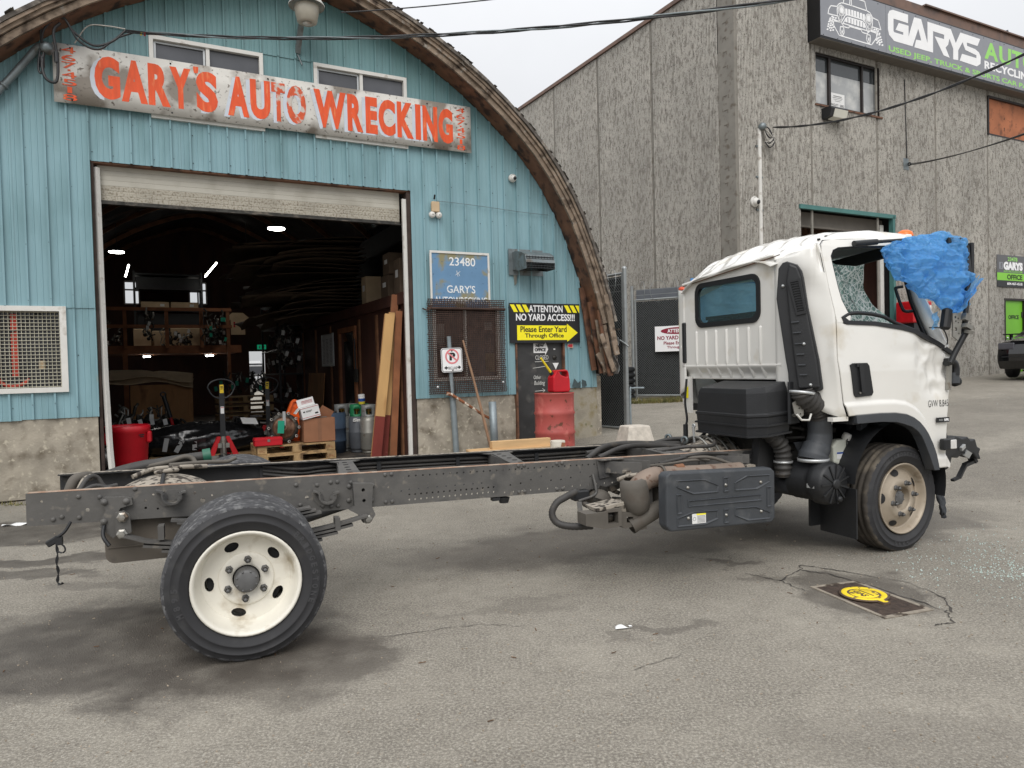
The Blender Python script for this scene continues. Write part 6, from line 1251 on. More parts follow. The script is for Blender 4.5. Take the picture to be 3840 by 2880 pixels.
ob('rear_window', B().box((0, -1.0, 1.235), (1.1, .62, .02), rot=(.42, 0, 0)), m_gd, car); ob('bumper_line', B().box((0, -2.275, .55), (1.5, .03, .02)), m_blk, car); ob('number_plate', B().box((0, -2.27, .66), (.3, .012, .15)), m_paper, car); ob('red_reflector', B().box((.62, -2.262, .56), (.1, .02, .14), rot=(0, .3, 0)), m_tail, car)

# ================================================================== SMALL THINGS ON THE ASPHALT
t = thing('valve_cover', 'round yellow-painted valve cover sunk in a broken concrete frame', 'cover', (2.11, 4.35, 0), R_(-72)); t.scale = (1, 1, .55)
m_cfr = mat('worn_concrete_frame', C(142, 133, 120), .9, var=.2, vs=14, c2=C(70, 60, 50), c2s=9, c2r=(.56, .62), bump=.5, bs=60); m_dirt = mat('brown_dirt', C(64, 52, 44), .95, var=.4, vs=22, bump=.9, bs=60)
m_ylw = mat('chipped_yellow_paint', C(236, 206, 40), .6, var=.08, c2=C(96, 82, 66), c2s=26, c2r=(.57, .63)); m_iron = mat('rusty_iron', C(96, 80, 66), .8, .3, var=.3, vs=20)
ob('concrete_frame', B().plate([(-.29, -.17), (.33, -.19), (.32, .17), (-.28, .18)], [[(-.262, -.148), (.298, -.166), (.29, .143), (-.255, .152)]], .001, .012, FXY()), m_cfr, t)
b = B(); b.grid(lambda s, q: (-.27+.57*s, -.16+.31*q, .002+random.uniform(0, .010)), 26, 18); ob('dirt_bed', b, m_dirt, t)
ob('iron_rim', B().lathe([(.0, .012), (.135, .012), (.14, .03), (.13, .034), (.0, .034)], (-.02, 0, 0), n=36).prism([(.08, -.03), (.155, -.026), (.165, .0), (.155, .026), (.08, .03)], .01, .033, FXY()), m_iron, t)
ob('yellow_ring', B().lathe([(.095, .0345), (.097, .040), (.125, .040), (.127, .0345)], (-.02, 0, 0), n=36), m_ylw, t)
ob('yellow_plate', B().lathe([(.0, .0385), (.08, .0385), (.082, .034)], (-.02, 0, 0), n=30), m_ylw, t); ob('lug_paint', B().prism([(.10, -.02), (.148, -.018), (.155, .0), (.148, .018), (.10, .02)], .0335, .036, FXY()), m_ylw, t)
me = text_mesh('GAS', .03, .002, (-.05, -.02, .05, .02)); ob('raised_letters', me, m_iron, t, loc=(-.02, -.025, .0392), rot=(-math.pi/2, 0, 0))
ob('moulded_bar', B().box((-.02, .015, .0395), (.12, .008, .003)), m_iron, t)
t = thing('paper_scrap', 'torn white paper scrap on the open asphalt', 'litter', (.57, 3.94, .003), .2)
b = B(); b.grid(lambda s, q: (-.045+.09*s+.01*q, -.018+.036*q*(1-.4*s), .004+.012*math.sin(s*5)*q), 8, 4); ob('scrap', b, m_paper, t, solid=.001); ob('torn_corner', B().box((.05, .008, .004), (.02, .012, .002), rot=(.3, .2, .3)), m_paper, t)
t = thing('paper_scrap', 'pale crumpled scrap lying near the concrete wall at left', 'litter', (-4.95, 7.15, .003), .3)
b = B(); b.grid(lambda s, q: (-.11+.22*s, -.04+.07*q, .006+.012*math.sin(s*7+q*4)), 8, 4); ob('scrap', b, m_paper, t, solid=.001); ob('torn_corner', B().box((.12, .01, .01), (.05, .02, .003), rot=(.3, .2, .3)), m_tan, t)
random.seed(11)
b = B()
for i in range(1500):
    if i % 60 == 0: gx, gy, gs = random.gauss(3.3, .32), random.gauss(5.0, .5), random.uniform(.04, .25)
    x, y = random.gauss(gx, gs), random.gauss(gy, gs)
    if random.random() < .12: x, y = random.uniform(8, 11.5), random.gauss(14.6, .5)
    s = random.choice((.0016, .002, .0025, .003, .005)); z = gz(x, y)+s*.6
    b.box((x, y, z), (s*1.6, s*1.2, s), rot=(random.random(), random.random(), random.random()*3))
o = ob('glass_crumbs', b, mat('glass_crumb', C(196, 214, 208), .1, var=.3, vs=90, spec=.8), None, kind='stuff'); tag(o, 'scatter of broken glass crumbs on the asphalt before the cab', 'broken glass')
b = B()
for i in range(5200):
    y = 1.9+8*random.random()**1.8; x = random.uniform(-.85, .85)*y+random.uniform(-.5, .5); s = random.choice((.0015, .002, .002, .003, .003, .004, .006)); s *= .6+.1*y; z = gz(x, y)+s*.35
    b.box((x, y, z), (s*random.uniform(1, 2.2), s, s*.8), rot=(random.random(), random.random(), random.random()*3))
o = ob('gravel', b, mat('grit_stone', C(150, 138, 122), .9, var=.4, vs=60), None, kind='stuff'); tag(o, 'loose grit and small stones scattered over the yard', 'grit')
b = B()
for i in range(60):
    x, y = random.uniform(-4, 4.5), random.uniform(2.2, 7); a = random.random()*3; l = random.uniform(.01, .04); z = gz(x, y)+.004
    b.bar((x, y, z), (x+l*math.cos(a), y+l*math.sin(a), z+.002), .004, .003)
o = ob('twigs_and_leaves', b, mat('dead_leaf', C(96, 70, 48), .9, var=.3), None, kind='stuff'); tag(o, 'tiny twigs and dead leaf bits on the asphalt', 'litter')
# ================================================================== TRUCK CHASSIS
random.seed(31)
truck = thing('cab_chassis_truck', 'wrecked white cab-chassis truck with bare grey frame', 'truck', T0, RT)
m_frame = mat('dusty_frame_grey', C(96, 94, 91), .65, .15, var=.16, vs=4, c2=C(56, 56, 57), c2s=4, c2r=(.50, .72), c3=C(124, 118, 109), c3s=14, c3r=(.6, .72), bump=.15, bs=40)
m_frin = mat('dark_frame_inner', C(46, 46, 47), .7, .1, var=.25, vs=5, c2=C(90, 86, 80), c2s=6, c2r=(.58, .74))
m_rustf = mat('rusty_flange', C(142, 112, 92), .85, var=.25, vs=9, c2=C(166, 150, 134), c2s=10, c2r=(.45, .62))
m_cast = mat('mud_speckled_cast', C(150, 142, 130), .85, var=.15, vs=8, c2=C(62, 56, 50), c2s=26, c2r=(.5, .58))
m_tyre = mat('tyre_rubber', C(46, 46, 48), .75, var=.14, vs=5, c2=C(66, 65, 64), c2s=6, c2r=(.55, .75))
m_tread = mat('dusty_tread_rubber', C(66, 66, 68), .85, var=.2, vs=9, c2=C(112, 112, 112), c2s=30, c2r=(.5, .7), stretch=(1, 1, 1))
m_treadf = mat('brown_tread_rubber', C(66, 61, 55), .85, var=.2, vs=9, c2=C(104, 96, 84), c2s=8, c2r=(.52, .68))
m_letter = mat('tyre_letter_rubber', C(62, 62, 64), .7, var=.1)
m_rimw = mat('cream_rim_paint', C(228, 224, 212), .45, var=.06, vs=5, c2=C(176, 164, 142), c2s=7, c2r=(.55, .72))
m_rimf = mat('dull_beige_rim', C(166, 154, 137), .5, .2, var=.14, vs=6, c2=C(128, 110, 88), c2s=8, c2r=(.54, .7))
m_hub = mat('hub_grey', C(104, 104, 104), .6, .4, var=.2, vs=12)
m_hose = mat('black_rubber_hose', C(58, 56, 54), .6, var=.25, vs=9, c2=C(86, 80, 72), c2s=8, c2r=(.6, .72))
m_exh = mat('heat_stained_steel', C(130, 115, 103), .6, .3, var=.15, vs=6, c2=C(104, 80, 66), c2s=14, c2r=(.58, .64))
m_exd = mat('dusty_exhaust', C(94, 89, 82), .75, .1, var=.15, vs=6, c2=C(88, 80, 72), c2s=8, c2r=(.55, .7))
m_pblk = mat('black_plastic', C(32, 33, 35), .5, var=.15, vs=8, bump=.15, bs=120)
m_pgry = mat('charcoal_plastic', C(62, 65, 69), .55, var=.1, vs=6, c2=C(84, 86, 88), c2s=7, c2r=(.6, .75), bump=.15, bs=90)
ZT = [(-1.06, .845), (5.1, .745)]; ZB = [(-1.06, .676), (-.35, .656), (.35, .612), (2.25, .587), (3.8, .568), (5.1, .56)]
zt = lambda x: lerp_table(ZT, x); zb = lambda x: lerp_table(ZB, x)
def rail(sy, name, holes):
    outl = [(x, zb(x)) for x in (-1.06, -.35, .35, 1.2, 2.25, 3.8, 5.05)]+[(5.05, zt(5.05)), (-1.06, zt(-1.06))]
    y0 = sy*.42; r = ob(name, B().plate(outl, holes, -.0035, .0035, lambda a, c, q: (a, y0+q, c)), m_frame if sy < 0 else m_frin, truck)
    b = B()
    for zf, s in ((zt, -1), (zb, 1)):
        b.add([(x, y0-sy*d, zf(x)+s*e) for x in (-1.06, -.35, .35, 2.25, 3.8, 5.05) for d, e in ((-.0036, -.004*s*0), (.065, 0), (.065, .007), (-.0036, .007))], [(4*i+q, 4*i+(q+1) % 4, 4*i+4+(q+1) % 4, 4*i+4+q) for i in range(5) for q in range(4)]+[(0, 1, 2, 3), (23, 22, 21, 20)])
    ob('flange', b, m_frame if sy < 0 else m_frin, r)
    b = B(); b.add([(x, y0-sy*d, zt(x)+.0015) for x in (-1.055, -.35, .35, 2.25, 3.8, 5.0) for d in (.006, .06)], [(2*i, 2*i+1, 2*i+3, 2*i+2) for i in range(5)])
    ob('rusty_top_skin', b, m_rustf if sy < 0 else m_cast, r, solid=.0012)
    return r
H1 = []
def hole(x, z, r=.0062):
    if all((x-a)**2+(z-c)**2 > (r+q+.004)**2 for a, c, q in H1) and -1.04 < x < 5 and zb(x)+r+.006 < z < zt(x)-r-.006: H1.append((x, z, r))
for i in range(34): hole(.98+i*.045, zt(.98+i*.045)-.032)
for k, d in enumerate((.03, .062)):
    for i in range(16): hole(.98+i*.0375, zb(1.2)+d-.0*i, .0065)
for i in range(9): hole(.98+i*.06, zb(1.2)+.095, .006)
for i in range(22): hole(1.62+i*.062, zb(2)+.03); hole(1.66+i*.074, (zt(1.8)+zb(1.8))/2+random.uniform(-.03, .03))
for x, z, r in ((-.99, .80, .007), (-.99, .70, .007), (-.78, .735, .011), (-.5, .76, .007), (-.46, .79, .006), (-.5, .72, .007), (-.44, .71, .006), (-.21, .735, .014), (-.25, .78, .009), (-.16, .76, .006), (-.15, .71, .007), (-.2, .685, .006), (.36, .70, .012), (.05, .75, .006), (.85, .72, .008), (.86, .68, .007), (.93, .69, .006), (1.1, .70, .009), (.75, .66, .006)): hole(x, z, r)
rail(-1, 'frame_rail', [circ(x, z, r, 8) for x, z, r in H1])
rail(1, 'frame_rail', [circ(1.0+i*.07, zt(1+i*.07)-.05, .007, 8) for i in range(26) if not 10 < i < 15]+[circ(.9+i*.3, zb(1)+.05, .008, 8) for i in range(5)])
# rivets and bolts along the near rail
b = B()
for x, z in [(-.82, zt(-.8)-.03), (-.82, zb(-.8)+.03), (-.72, .8), (-.9, .71), (-.94, .7), (-.55, .83), (.3, .78), (.32, .66), (.42, .77), (.45, .64), (.5, .78), (.54, .78), (.5, .635), (.54, .635), (.62, .77), (.83, .80), (.87, .80), (.83, .63), (.87, .63), (1.72, .79), (1.76, .79), (1.72, .615), (1.76, .615), (2.0, .785), (2.04, .785), (2.0, .61), (2.04, .61)]:
    b.lathe([(.013, 0), (.011, .007), (.005, .010), (0, .010)], (x, -.4236, z), (0, -1, 0), 10)
ob('rivets', b, m_frame, truck, kind='stuff')
# cross members
for (xn0, xn1, xf0, xf1, nm) in ((.565, .70, .63, .785, 'cross_member'), (1.72, 1.815, 1.775, 1.97, 'cross_member'), (2.95, 3.15, 3.0, 3.3, 'cross_member')):
    zz = zt(xn0)-.004; b = B()
    poly = [(xn0-.05, -.40), (xn1+.05, -.40), (xn1, -.30), ((xn1+xf1)/2-.02, 0), (xf1-.04, .28), (xf1+.06, .40), (xf0-.06, .40), (xf0+.02, .28), ((xn0+xf0)/2+.01, 0), (xn0, -.30)]
    b.prism(poly, -.012, -.004, FXY(zz)); b.prism([(xn0+.0, -.4), (xn0+.008, -.4), (xf0+.028, .4), (xf0+.02, .4)], -.13, -.012, FXY(zz)); ob(nm, b, m_frame, truck)
    bb = B()
    for k in range(5):
        q = .15+.16*k; bb.cyl((xn0+.065+(xf0-xn0)*q, -.4+.8*q, zz-.0039), (xn0+.065+(xf0-xn0)*q, -.4+.8*q, zz-.002), .018, n=12)
    obs('lightening_hole', bb, m_dark, truck)
# brake lines and harness on the far rail
for dz, r, mt in ((.10, .012, m_hose), (.075, .009, m_hose), (.045, .014, m_hose)):
    ob('brake_line', B().tube(smooth_path([(.15, .405, zt(0)-dz+.02), (.4, .40, zt(.4)-dz-.01), (.62, .4, zt(.6)-dz), (1.4, .4, zt(1.4)-dz), (2.2, .4, zt(2.2)-dz-.005), (3.2, .39, zt(3.2)-dz+.01)], 6), r, 7), mt, truck)
for x in (.95, 1.55, 2.2): ob('line_clip', B().box((x, .395, zt(x)-.075), (.03, .03, .09)), m_pblk, truck)
ob('mount_plate', B().box((.2, .41, .74), (.14, .012, .1)).box((.33, .41, .74), (.1, .01, .09)), m_frin, truck)
# fuel tank, filler and pipes at the tail
b = B(); b.grid(lambda s, q: (-.72+.57*s, -.34+.68*q, .60+.245*(max(0, math.sin(math.pi*min(1, max(0, .05+.9*s)))*math.sin(math.pi*min(1, max(0, .04+.92*q))))**.35)), 26, 26); ft = ob('fuel_tank', b, m_cast, truck)
m_tankp = mat('dusty_tank_plastic', C(100, 93, 84), .75, var=.12, vs=4, c2=C(76, 72, 66), c2s=5, c2r=(.5, .6))
ob('tank_body', B().plate(rrect(-.715, .415, -.12, .66, .05), [], -.35, .35, FXZ()), m_tankp, ft, bevel=.02); ob('tank_seam', B().box((-.417, -.353, .505), (.57, .008, .008)), m_tankp, ft)
ob('tank_band', B().tube([(-.43, -.34+.68*i/16, .615+.245*math.sin(math.pi*(.04+.92*i/16))**.35) for i in range(17)], .012, 6), m_frin, truck)
for pts, r, mt in (([(-.97, .05, .70), (-.93, .08, .83), (-.89, .12, .85), (-.86, .2, .84)], .03, m_exd), ([(-.9, -.05, .74), (-.86, 0, .84), (-.84, .1, .85)], .018, m_cast), ([(-.88, -.1, .78), (-.84, 0, .855), (-.80, .05, .85), (-.76, .05, .79), (-.70, .08, .79)], .014, m_hose), ([(-.9, -.2, .76), (-.8, -.12, .82), (-.72, -.1, .80), (-.66, -.14, .78)], .013, m_hose), ([(-.8, -.25, .79), (-.74, -.2, .80), (-.66, -.18, .775)], .012, m_hose), ([(-.6, -.05, .85), (-.5, .05, .875), (-.35, .12, .87), (-.2, .2, .855)], .014, m_cast), ([(-.48, .0, .86), (-.42, -.08, .875), (-.36, -.02, .87), (-.42, .06, .865)], .012, m_cast), ([(-.42, .22, .875), (-.2, .3, .87), (-.08, .34, .86), (-.02, .36, .88)], .013, m_exd)):
    ob('hose', B().tube(smooth_path(pts, 5), r, 8), mt, truck)
ob('filler_neck', B().tube(smooth_path([(-.86, .62, .77), (-.71, .62, .815), (-.5, .62, .85), (-.33, .62, .868), (-.2, .62, .878)], 5), [.04]*9+[.034]*8+[.034]*4, 12), m_hose, truck)
ob('filler_cap', B().cyl((-.23, .62, .875), (-.18, .62, .882), .05, n=18), mat('green_fuel_cap', C(34, 92, 72), .5), truck); ob('vent_pipe', B().tube(smooth_path([(-.6, .6, .83), (-.45, .58, .855), (-.35, .58, .885), (-.3, .58, .87), (-.28, .56, .84)], 4), .017, 7), m_exd, truck)
# springs, hangers
for sy in (-1, 1):
    yy = sy*.5
    for i in range(4):
        L0, L1 = -.60+.09*i, .70-.09*i; b = B(); zc = .50-.0*i
        P = [(L0+(L1-L0)*k/12, zc-.018*i+.075*((k/6-1)**2)*(1-.12*i)*((L1-L0)/1.3)**2+(.02 if k == 0 and i == 0 else 0)) for k in range(13)]
        for (xa, za), (xb, zb_) in zip(P, P[1:]): b.bar((xa, yy, za), (xb, yy, zb_), .07, .013)
        ob('leaf_spring', b, m_frame, truck)
    for i in range(3):
        b = B()
        for k in range(8):
            xa, xb = -.37+.74*k/8+.03*i, -.37+.74*(k+1)/8+.03*i
            b.bar((xa, yy, .655-.016*i-.03*math.sin(math.pi*k/8)), (xb, yy, .655-.016*i-.03*math.sin(math.pi*(k+1)/8)), .07, .011)
        ob('helper_leaf', b, m_frame, truck)
    for x, z in ((-.42, .595), (.52, .545)): ob('spring_clamp', B().box((x, yy, z), (.03, .082, .075)), m_frame, truck)
    ob('rear_hanger', B().plate([(-.715, .79), (-.69, .80), (-.6, .795), (-.565, .785), (-.56, .75), (-.62, .735), (-.645, .69), (-.63, .60), (-.66, .575), (-.72, .64), (-.715, .68), (-.69, .73)], [], -.03, 0, lambda a, c, q: (a, sy*(.426-q), c)), m_frame, truck)
    ob('shackle', B().plate([(-.64, .60), (-.59, .59), (-.565, .61), (-.572, .70), (-.6, .725), (-.64, .72)], [], -.06, -.035, lambda a, c, q: (a, sy*(.44-q), c)), m_frame, truck)
    for x, z in ((-.605, .695), (-.61, .605), (.70, .552)): ob('spring_pin', B().lathe([(.028, 0), (.028, .015), (.018, .02), (.016, .035), (0, .036)], (x, sy*.50, z), (0, sy, 0), 6, smooth=False), m_steel, truck)
    ob('front_hanger', B().plate([(.625, .77), (.745, .76), (.735, .62), (.755, .57), (.73, .53), (.68, .525), (.65, .58), (.60, .61), (.63, .63)], [circ(.685, .725, .011), circ(.688, .66, .011)], -.05, 0, lambda a, c, q: (a, sy*(.426-q), c)), m_frame, truck)
    b = B()
    for x, z in ((.61, .745), (.605, .66), (.75, .74), (.745, .65)): b.lathe([(.016, 0), (.013, .008), (0, .01)], (x, sy*.424, z), (0, sy, 0), 10)
    for x, z in ((-.695, .775), (-.59, .77), (-.70, .67)): b.lathe([(.018, 0), (.014, .01), (0, .013)], (x, sy*.46, z), (0, sy, 0), 10)
    ob('hanger_rivets', b, m_frame, truck, kind='stuff')
    for x, z in ((-.37, .79), (.47, .715)):
        hk = ob('rope_hook_plate', B().plate([(x-.075, z+.02), (x+.07, z+.02), (x+.065, z-.035), (x+.02, z-.07), (x-.04, z-.07), (x-.075, z-.03)], [], 0, .008, lambda a, c, q: (a, sy*(.424+q), c)), m_frame, truck)
        b = B(); pts = smooth_path([(x-.075, sy*.45, z+.025), (x-.04, sy*.455, z+.01), (x-.025, sy*.46, z-.04), (x+.01, sy*.462, z-.052), (x+.035, sy*.46, z-.04), (x+.045, sy*.455, z+.0), (x+.075, sy*.45, z+.01)], 4)
        for p, q in zip(pts, pts[1:]): b.bar(p, q, .045, .010, up=(0, 0, 1))
        ob('hook', b, m_frame, hk)
ob('rear_axle', B().cyl((0, -.8, .40), (0, .8, .40), .065, n=14).lathe([(.07, -.16), (.16, -.08), (.18, 0), (.16, .08), (.07, .16)], (0, 0, .40), (0, 1, 0), 20), m_exd, truck)
ob('prop_shaft', B().tube([(.12, 0, .43), (.8, 0, .60), (3.2, 0, .64)], .035, 12), m_frin, truck)
ob('axle_saddle', B().box((0, -.5, .45), (.2, .1, .1)).box((0, .5, .45), (.2, .1, .1)), m_frame, truck)
# hanging connector and strap at the tail
ob('hanging_cable', B().tube(smooth_path([(-.86, -.42, .68), (-.89, -.43, .63), (-.93, -.43, .60)], 4), .008, 6), m_pblk, truck)
ob('connector', B().box((-.945, -.43, .585), (.06, .03, .035), rot=(0, -.5, 0), bev=.005).box((-.915, -.43, .585), (.03, .035, .04)), m_pblk, truck)
b = B(); pts = smooth_path([(-.93, -.43, .57), (-.925, -.43, .52), (-.93, -.435, .47), (-.925, -.43, .42), (-.93, -.43, .37), (-.92, -.43, .352), (-.905, -.43, .36)], 6)
for i, (p, q) in enumerate(zip(pts, pts[1:])): b.bar(p, q, .003, .004+.011*abs(math.sin(i*.5)), up=(1, .4, 0))
b2 = smooth_path([(-.92, -.43, .575), (-.895, -.43, .555), (-.89, -.43, .53), (-.905, -.43, .52), (-.925, -.43, .53)], 5)
for p, q in zip(b2, b2[1:]): b.bar(p, q, .003, .008, up=(1, .3, 0))
ob('torn_strap', b, m_pblk, truck)
ob('tail_cable', B().tube(smooth_path([(-.70, -.45, .66), (-.70, -.5, .60), (-.67, -.52, .55)], 4), .010, 6), m_pblk, truck)

# ------------------------------------------------------------------ wheels
def tyre_mesh(R, W, rb, shoulder):
    hw = W/2; b = B(); n = 160; prof = [(rb, -hw*.78), (rb+.012, -hw*.86), (rb+.014, -hw*.90), (rb+.022, -hw*.90), (rb+.026, -hw*.93), (R*.78, -hw*1.0), (R*.785, -hw*1.02), (R*.80, -hw*1.02), (R*.805, -hw*1.0), (R*.88, -hw*.99), (R*.885, -hw*1.01), (R*.895, -hw*1.01), (R*.90, -hw*.98), (R*.955, -hw*.90), (R*.972, -hw*.87)]
    gr = [-.55, -.2, .2, .55]; ys = [(-hw*.82, R*.988)]
    for g_ in gr: ys += [(hw*g_-.012, R*.998), (hw*g_-.007, R*.972), (hw*g_+.007, R*.972), (hw*g_+.012, R*.998)]
    ys += [(hw*.82, R*.988)]
    prof += [(r, y) for y, r in ys]+[(R*.972, hw*.87), (R*.955, hw*.90), (R*.90, hw*.98), (R*.80, hw*1.0), (rb+.012, hw*.86), (rb, hw*.78)]
    b.lathe(prof, (0, 0, 0), (0, 1, 0), n)
    V = []
    m = len(prof)
    for j in range(m):
        for i in range(n):
            x, y, z = b.v[j*n+i]; r = math.hypot(x, z)
            if shoulder and j in (13, 14, 15, m-6, m-5, m-7) and i % 5 == 0: k = (r-.006)/r; x, z = x*k, z*k
            V.append((x, y, z))
    b.v = V; me = b.mesh('tyre'); me.materials.append(m_tyre); me.materials.append(m_tread)
    for p in me.polygons:
        c = p.center
        if math.hypot(c.x, c.z) > R*.962: p.material_index = 1
    return me
RT_ = .397
tm = tyre_mesh(RT_, .225, .258, True); tmf = tyre_mesh(RT_+.006, .275, .258, True)
def oval(rad, ang, a, c, n=14):
    ca, sa = math.cos(ang), math.sin(ang); o = []
    for i in range(n):
        p, q = c*math.cos(2*math.pi*i/n), a*math.sin(2*math.pi*i/n); o.append(((rad+p)*ca-q*sa, (rad+p)*sa+q*ca))
    return o
def rear_rim(par, mt):     # dished outwards; local -y is the outside
    rm = ob('rim', B().lathe([(.262, -.098), (.266, -.108), (.258, -.112), (.248, -.104), (.243, -.085), (.238, -.05), (.230, -.02), (.222, .0), (.214, .012)], (0, 0, 0), (0, 1, 0), 56).lathe([(.262, -.098), (.25, -.05), (.243, .04), (.25, .09), (.262, .1)], (0, 0, 0), (0, 1, 0), 40), mt, par)
    holes = [oval(.178, R_(a), .037, .023) for a in (30, 102, 174, 246, 318)]
    ob('disc', B().plate(circ(0, 0, .216, 56), holes+[circ(0, 0, .068, 30)], .008, .018, lambda a, c, q: (a, q, c)), mt, rm)
    ob('disc_ridge', B().lathe([(.138, .008), (.134, -.002), (.126, -.004), (.078, -.004), (.068, .006)], (0, 0, 0), (0, 1, 0), 48), mt, rm); return rm
def hub(par, y0, y1, r, mt):
    ob('hub', B().lathe([(r*1.05, y1), (r*1.05, y0+.02), (r, y0+.012), (r, y0), (r*.72, y0-.006), (0, y0-.006)], (0, 0, 0), (0, 1, 0), 32), mt, par)
    b = B()
    for i in range(8): a = 2*math.pi*i/8+.2; b.lathe([(.007, 0), (.006, .007), (0, .008)], (r*.86*math.cos(a), y0, r*.86*math.sin(a)), (0, -1, 0), 6)
    ob('hub_bolts', b, mt, par)
def nuts(par, rad, y, n=6, a0=15, s=1.):
    for i in range(n):
        a = R_(a0+360*i/n); c = (rad*math.cos(a), y, rad*math.sin(a)); ob('wheel_nut', B().lathe([(.020*s, 0), (.019*s, .006), (.015*s, .010), (.015*s, .030)], c, (0, -1, 0), 6, smooth=False).lathe([(.009*s, .030), (.009*s, .042), (0, .043)], c, (0, -1, 0), 8), m_hub, par)
def side_text(par, s, mid, rad, h, yv, dirn=1, step=6.2):
    for i, ch in enumerate(s):
        a = R_(mid-dirn*(i-(len(s)-1)/2)*step); me = text_mesh(ch, .03, .0015, (-h*.36, -h/2, h*.36, h/2))
        o = ob('sidewall_letter', me, m_letter, par); phi = a-math.pi/2 if dirn > 0 else a+math.pi/2
        o.location = (rad*math.cos(a), yv, rad*math.sin(a)); o.rotation_euler = (0, -phi, 0)
def wheel(name, x, y, flip=False, kind='rear', near=False, z=RT_-.003, rim=None, treadmat=None):
    e = bpy.data.objects.new(name, None); COL.objects.link(e); e.parent = truck; e.location = (x, y, z); e.rotation_euler = (0, random.uniform(0, 6) if not near else 0, math.pi if flip else 0)
    me = tm
    if treadmat: me = tmf.copy(); me.materials[1] = treadmat
    ob('tyre', me, None, e, loc=(0, .025 if treadmat else 0, 0)); return e
e = wheel('rear_wheel', 0, -.9175, near=True); e.rotation_euler = (0, R_(-10), 0)
rm = rear_rim(e, m_rimw); hub(e, -.055, .06, .058, m_hub); nuts(rm, .1, -.004); ob('hub_recess', B().lathe([(.069, .006), (.069, .06), (.0, .06)], (0, 0, 0), (0, 1, 0), 30), mat('rusty_recess', C(76, 58, 46), .8, var=.3), e)
ob('brake_drum', B().cyl((0, .05, 0), (0, .16, 0), .19, n=30), m_frin, e)
side_text(e, 'BRIDGESTONE', 0, .333, .030, -.1128, 1, 6.4); side_text(e, 'M895', 180, .333, .030, -.1128, 1, 7.5)
for y, f in ((-.655, True), (.655, False), (.9175, True)):
    e = wheel('rear_wheel', 0, y, f, z=RT_+(.045 if y > 0 else -.003)); rear_rim(e, m_rimw)
FX = 4.60
e = wheel('front_wheel', FX, -.8175, near=True, treadmat=m_treadf, z=RT_-.006); e.rotation_euler = (0, R_(-12), R_(5))
rm = ob('rim', B().lathe([(.262, -.098), (.266, -.108), (.258, -.112), (.250, -.104), (.240, -.08), (.232, -.058), (.226, -.05), (.215, -.056), (.19, -.072), (.16, -.086), (.148, -.094), (.142, -.100), (.09, -.102), (.088, -.09), (.084, -.03), (.05, -.03)], (0, 0, 0), (0, 1, 0), 56).lathe([(.262, -.098), (.25, -.05), (.243, .04), (.262, .1)], (0, 0, 0), (0, 1, 0), 40), m_rimf, e)
b = B()
for i in range(5):
    a = R_(20+72*i); P = oval(.197, a, .038, .022, 18); cx, cz = .197*math.cos(a), .197*math.sin(a)
    yy = [-.0685-.004+(math.hypot(p, q)-.197)*.65 for p, q in P]; b.add([(p, y_, q) for (p, q), y_ in zip(P, yy)]+[(cx, -.0725, cz)], [(j, (j+1) % 18, 18) for j in range(18)])
ob('hand_hole', b, m_ink, rm)
hub(e, -.075, -.02, .052, m_hub); nuts(rm, .118, -.101, 6, 0, 1.05)
side_text(e, 'M895', -108, .333, .03, -.1128, 1, 7.5); side_text(e, 'BRIDGESTONE', 70, .333, .03, -.1128, 1, 6.4)
e = wheel('front_wheel', FX, .8175, True, treadmat=m_treadf); ob('rim', B().lathe([(.262, -.098), (.24, -.06), (.15, -.09), (0, -.09)], (0, 0, 0), (0, 1, 0), 40), m_rimf, e)
ob('front_axle', B().cyl((FX, -.75, .38), (FX, .75, .38), .05, n=12), m_frin, truck)
# ------------------------------------------------------------------ equipment on the near rail
PXY = lambda px, py: (2.519+(px-1195)/985*.868, (.745-.03*(px-1195)/985)-(py-(180-50*(px-1195)/985))/((715-95*(px-1195)/985)-(180-50*(px-1195)/985))*(.38-.01*(px-1195)/985))
def pnl(pts): return [PXY(*p) for p in pts]
c4 = [PXY(1195, 180), PXY(2180, 130), PXY(2178, 622), PXY(1200, 716)]
out_ = [(2.519+.03, .365), (3.36, .345), (3.387, .375), (3.389, .69), (3.36, .716), (2.55, .745), (2.521, .72), (2.519, .40)]
pn = ob('step_panel', B().prism(out_, 0, .10, lambda a, c, q: (a, -.95+q, c)), m_pgry, truck, bevel=.012)
for shp in ([(1280, 245), (1530, 230), (1655, 292), (1648, 352), (1418, 372), (1280, 305)], [(1905, 200), (2135, 186), (2135, 250), (2010, 325), (1795, 340), (1795, 265)], [(1280, 585), (1420, 525), (1648, 508), (1648, 590), (1530, 645), (1280, 668)], [(1790, 492), (2000, 476), (2135, 535), (2135, 590), (1910, 612), (1790, 560)], [(1695, 215), (1745, 210), (1745, 345), (1695, 350)], [(1695, 502), (1745, 498), (1745, 628), (1695, 634)], [(1375, 425), (2050, 368), (2052, 425), (1375, 484)], [(1278, 372), (1330, 365), (1333, 545), (1282, 555)], [(2095, 300), (2142, 295), (2142, 480), (2097, 485)]):
    P = pnl(shp); cx = sum(p[0] for p in P)/len(P); cz = sum(p[1] for p in P)/len(P); I = [(cx+(x-cx)*(1-.016/max(.03, abs(x-cx))), cz+(z-cz)*(1-.012/max(.03, abs(z-cz)))) for x, z in P]
    n = len(P); V = [(x, -.951, z) for x, z in P]+[(x, -.958, z) for x, z in [((a[0]*2+b_[0])/3, (a[1]*2+b_[1])/3) for a, b_ in zip(P, I)]]+[(x, -.951, z) for x, z in I]
    ob('pressed_rib', B().add(V, [(i, (i+1) % n, n+(i+1) % n, n+i) for i in range(n)]+[(n+i, n+(i+1) % n, 2*n+(i+1) % n, 2*n+i) for i in range(n)]), m_pgry, pn)
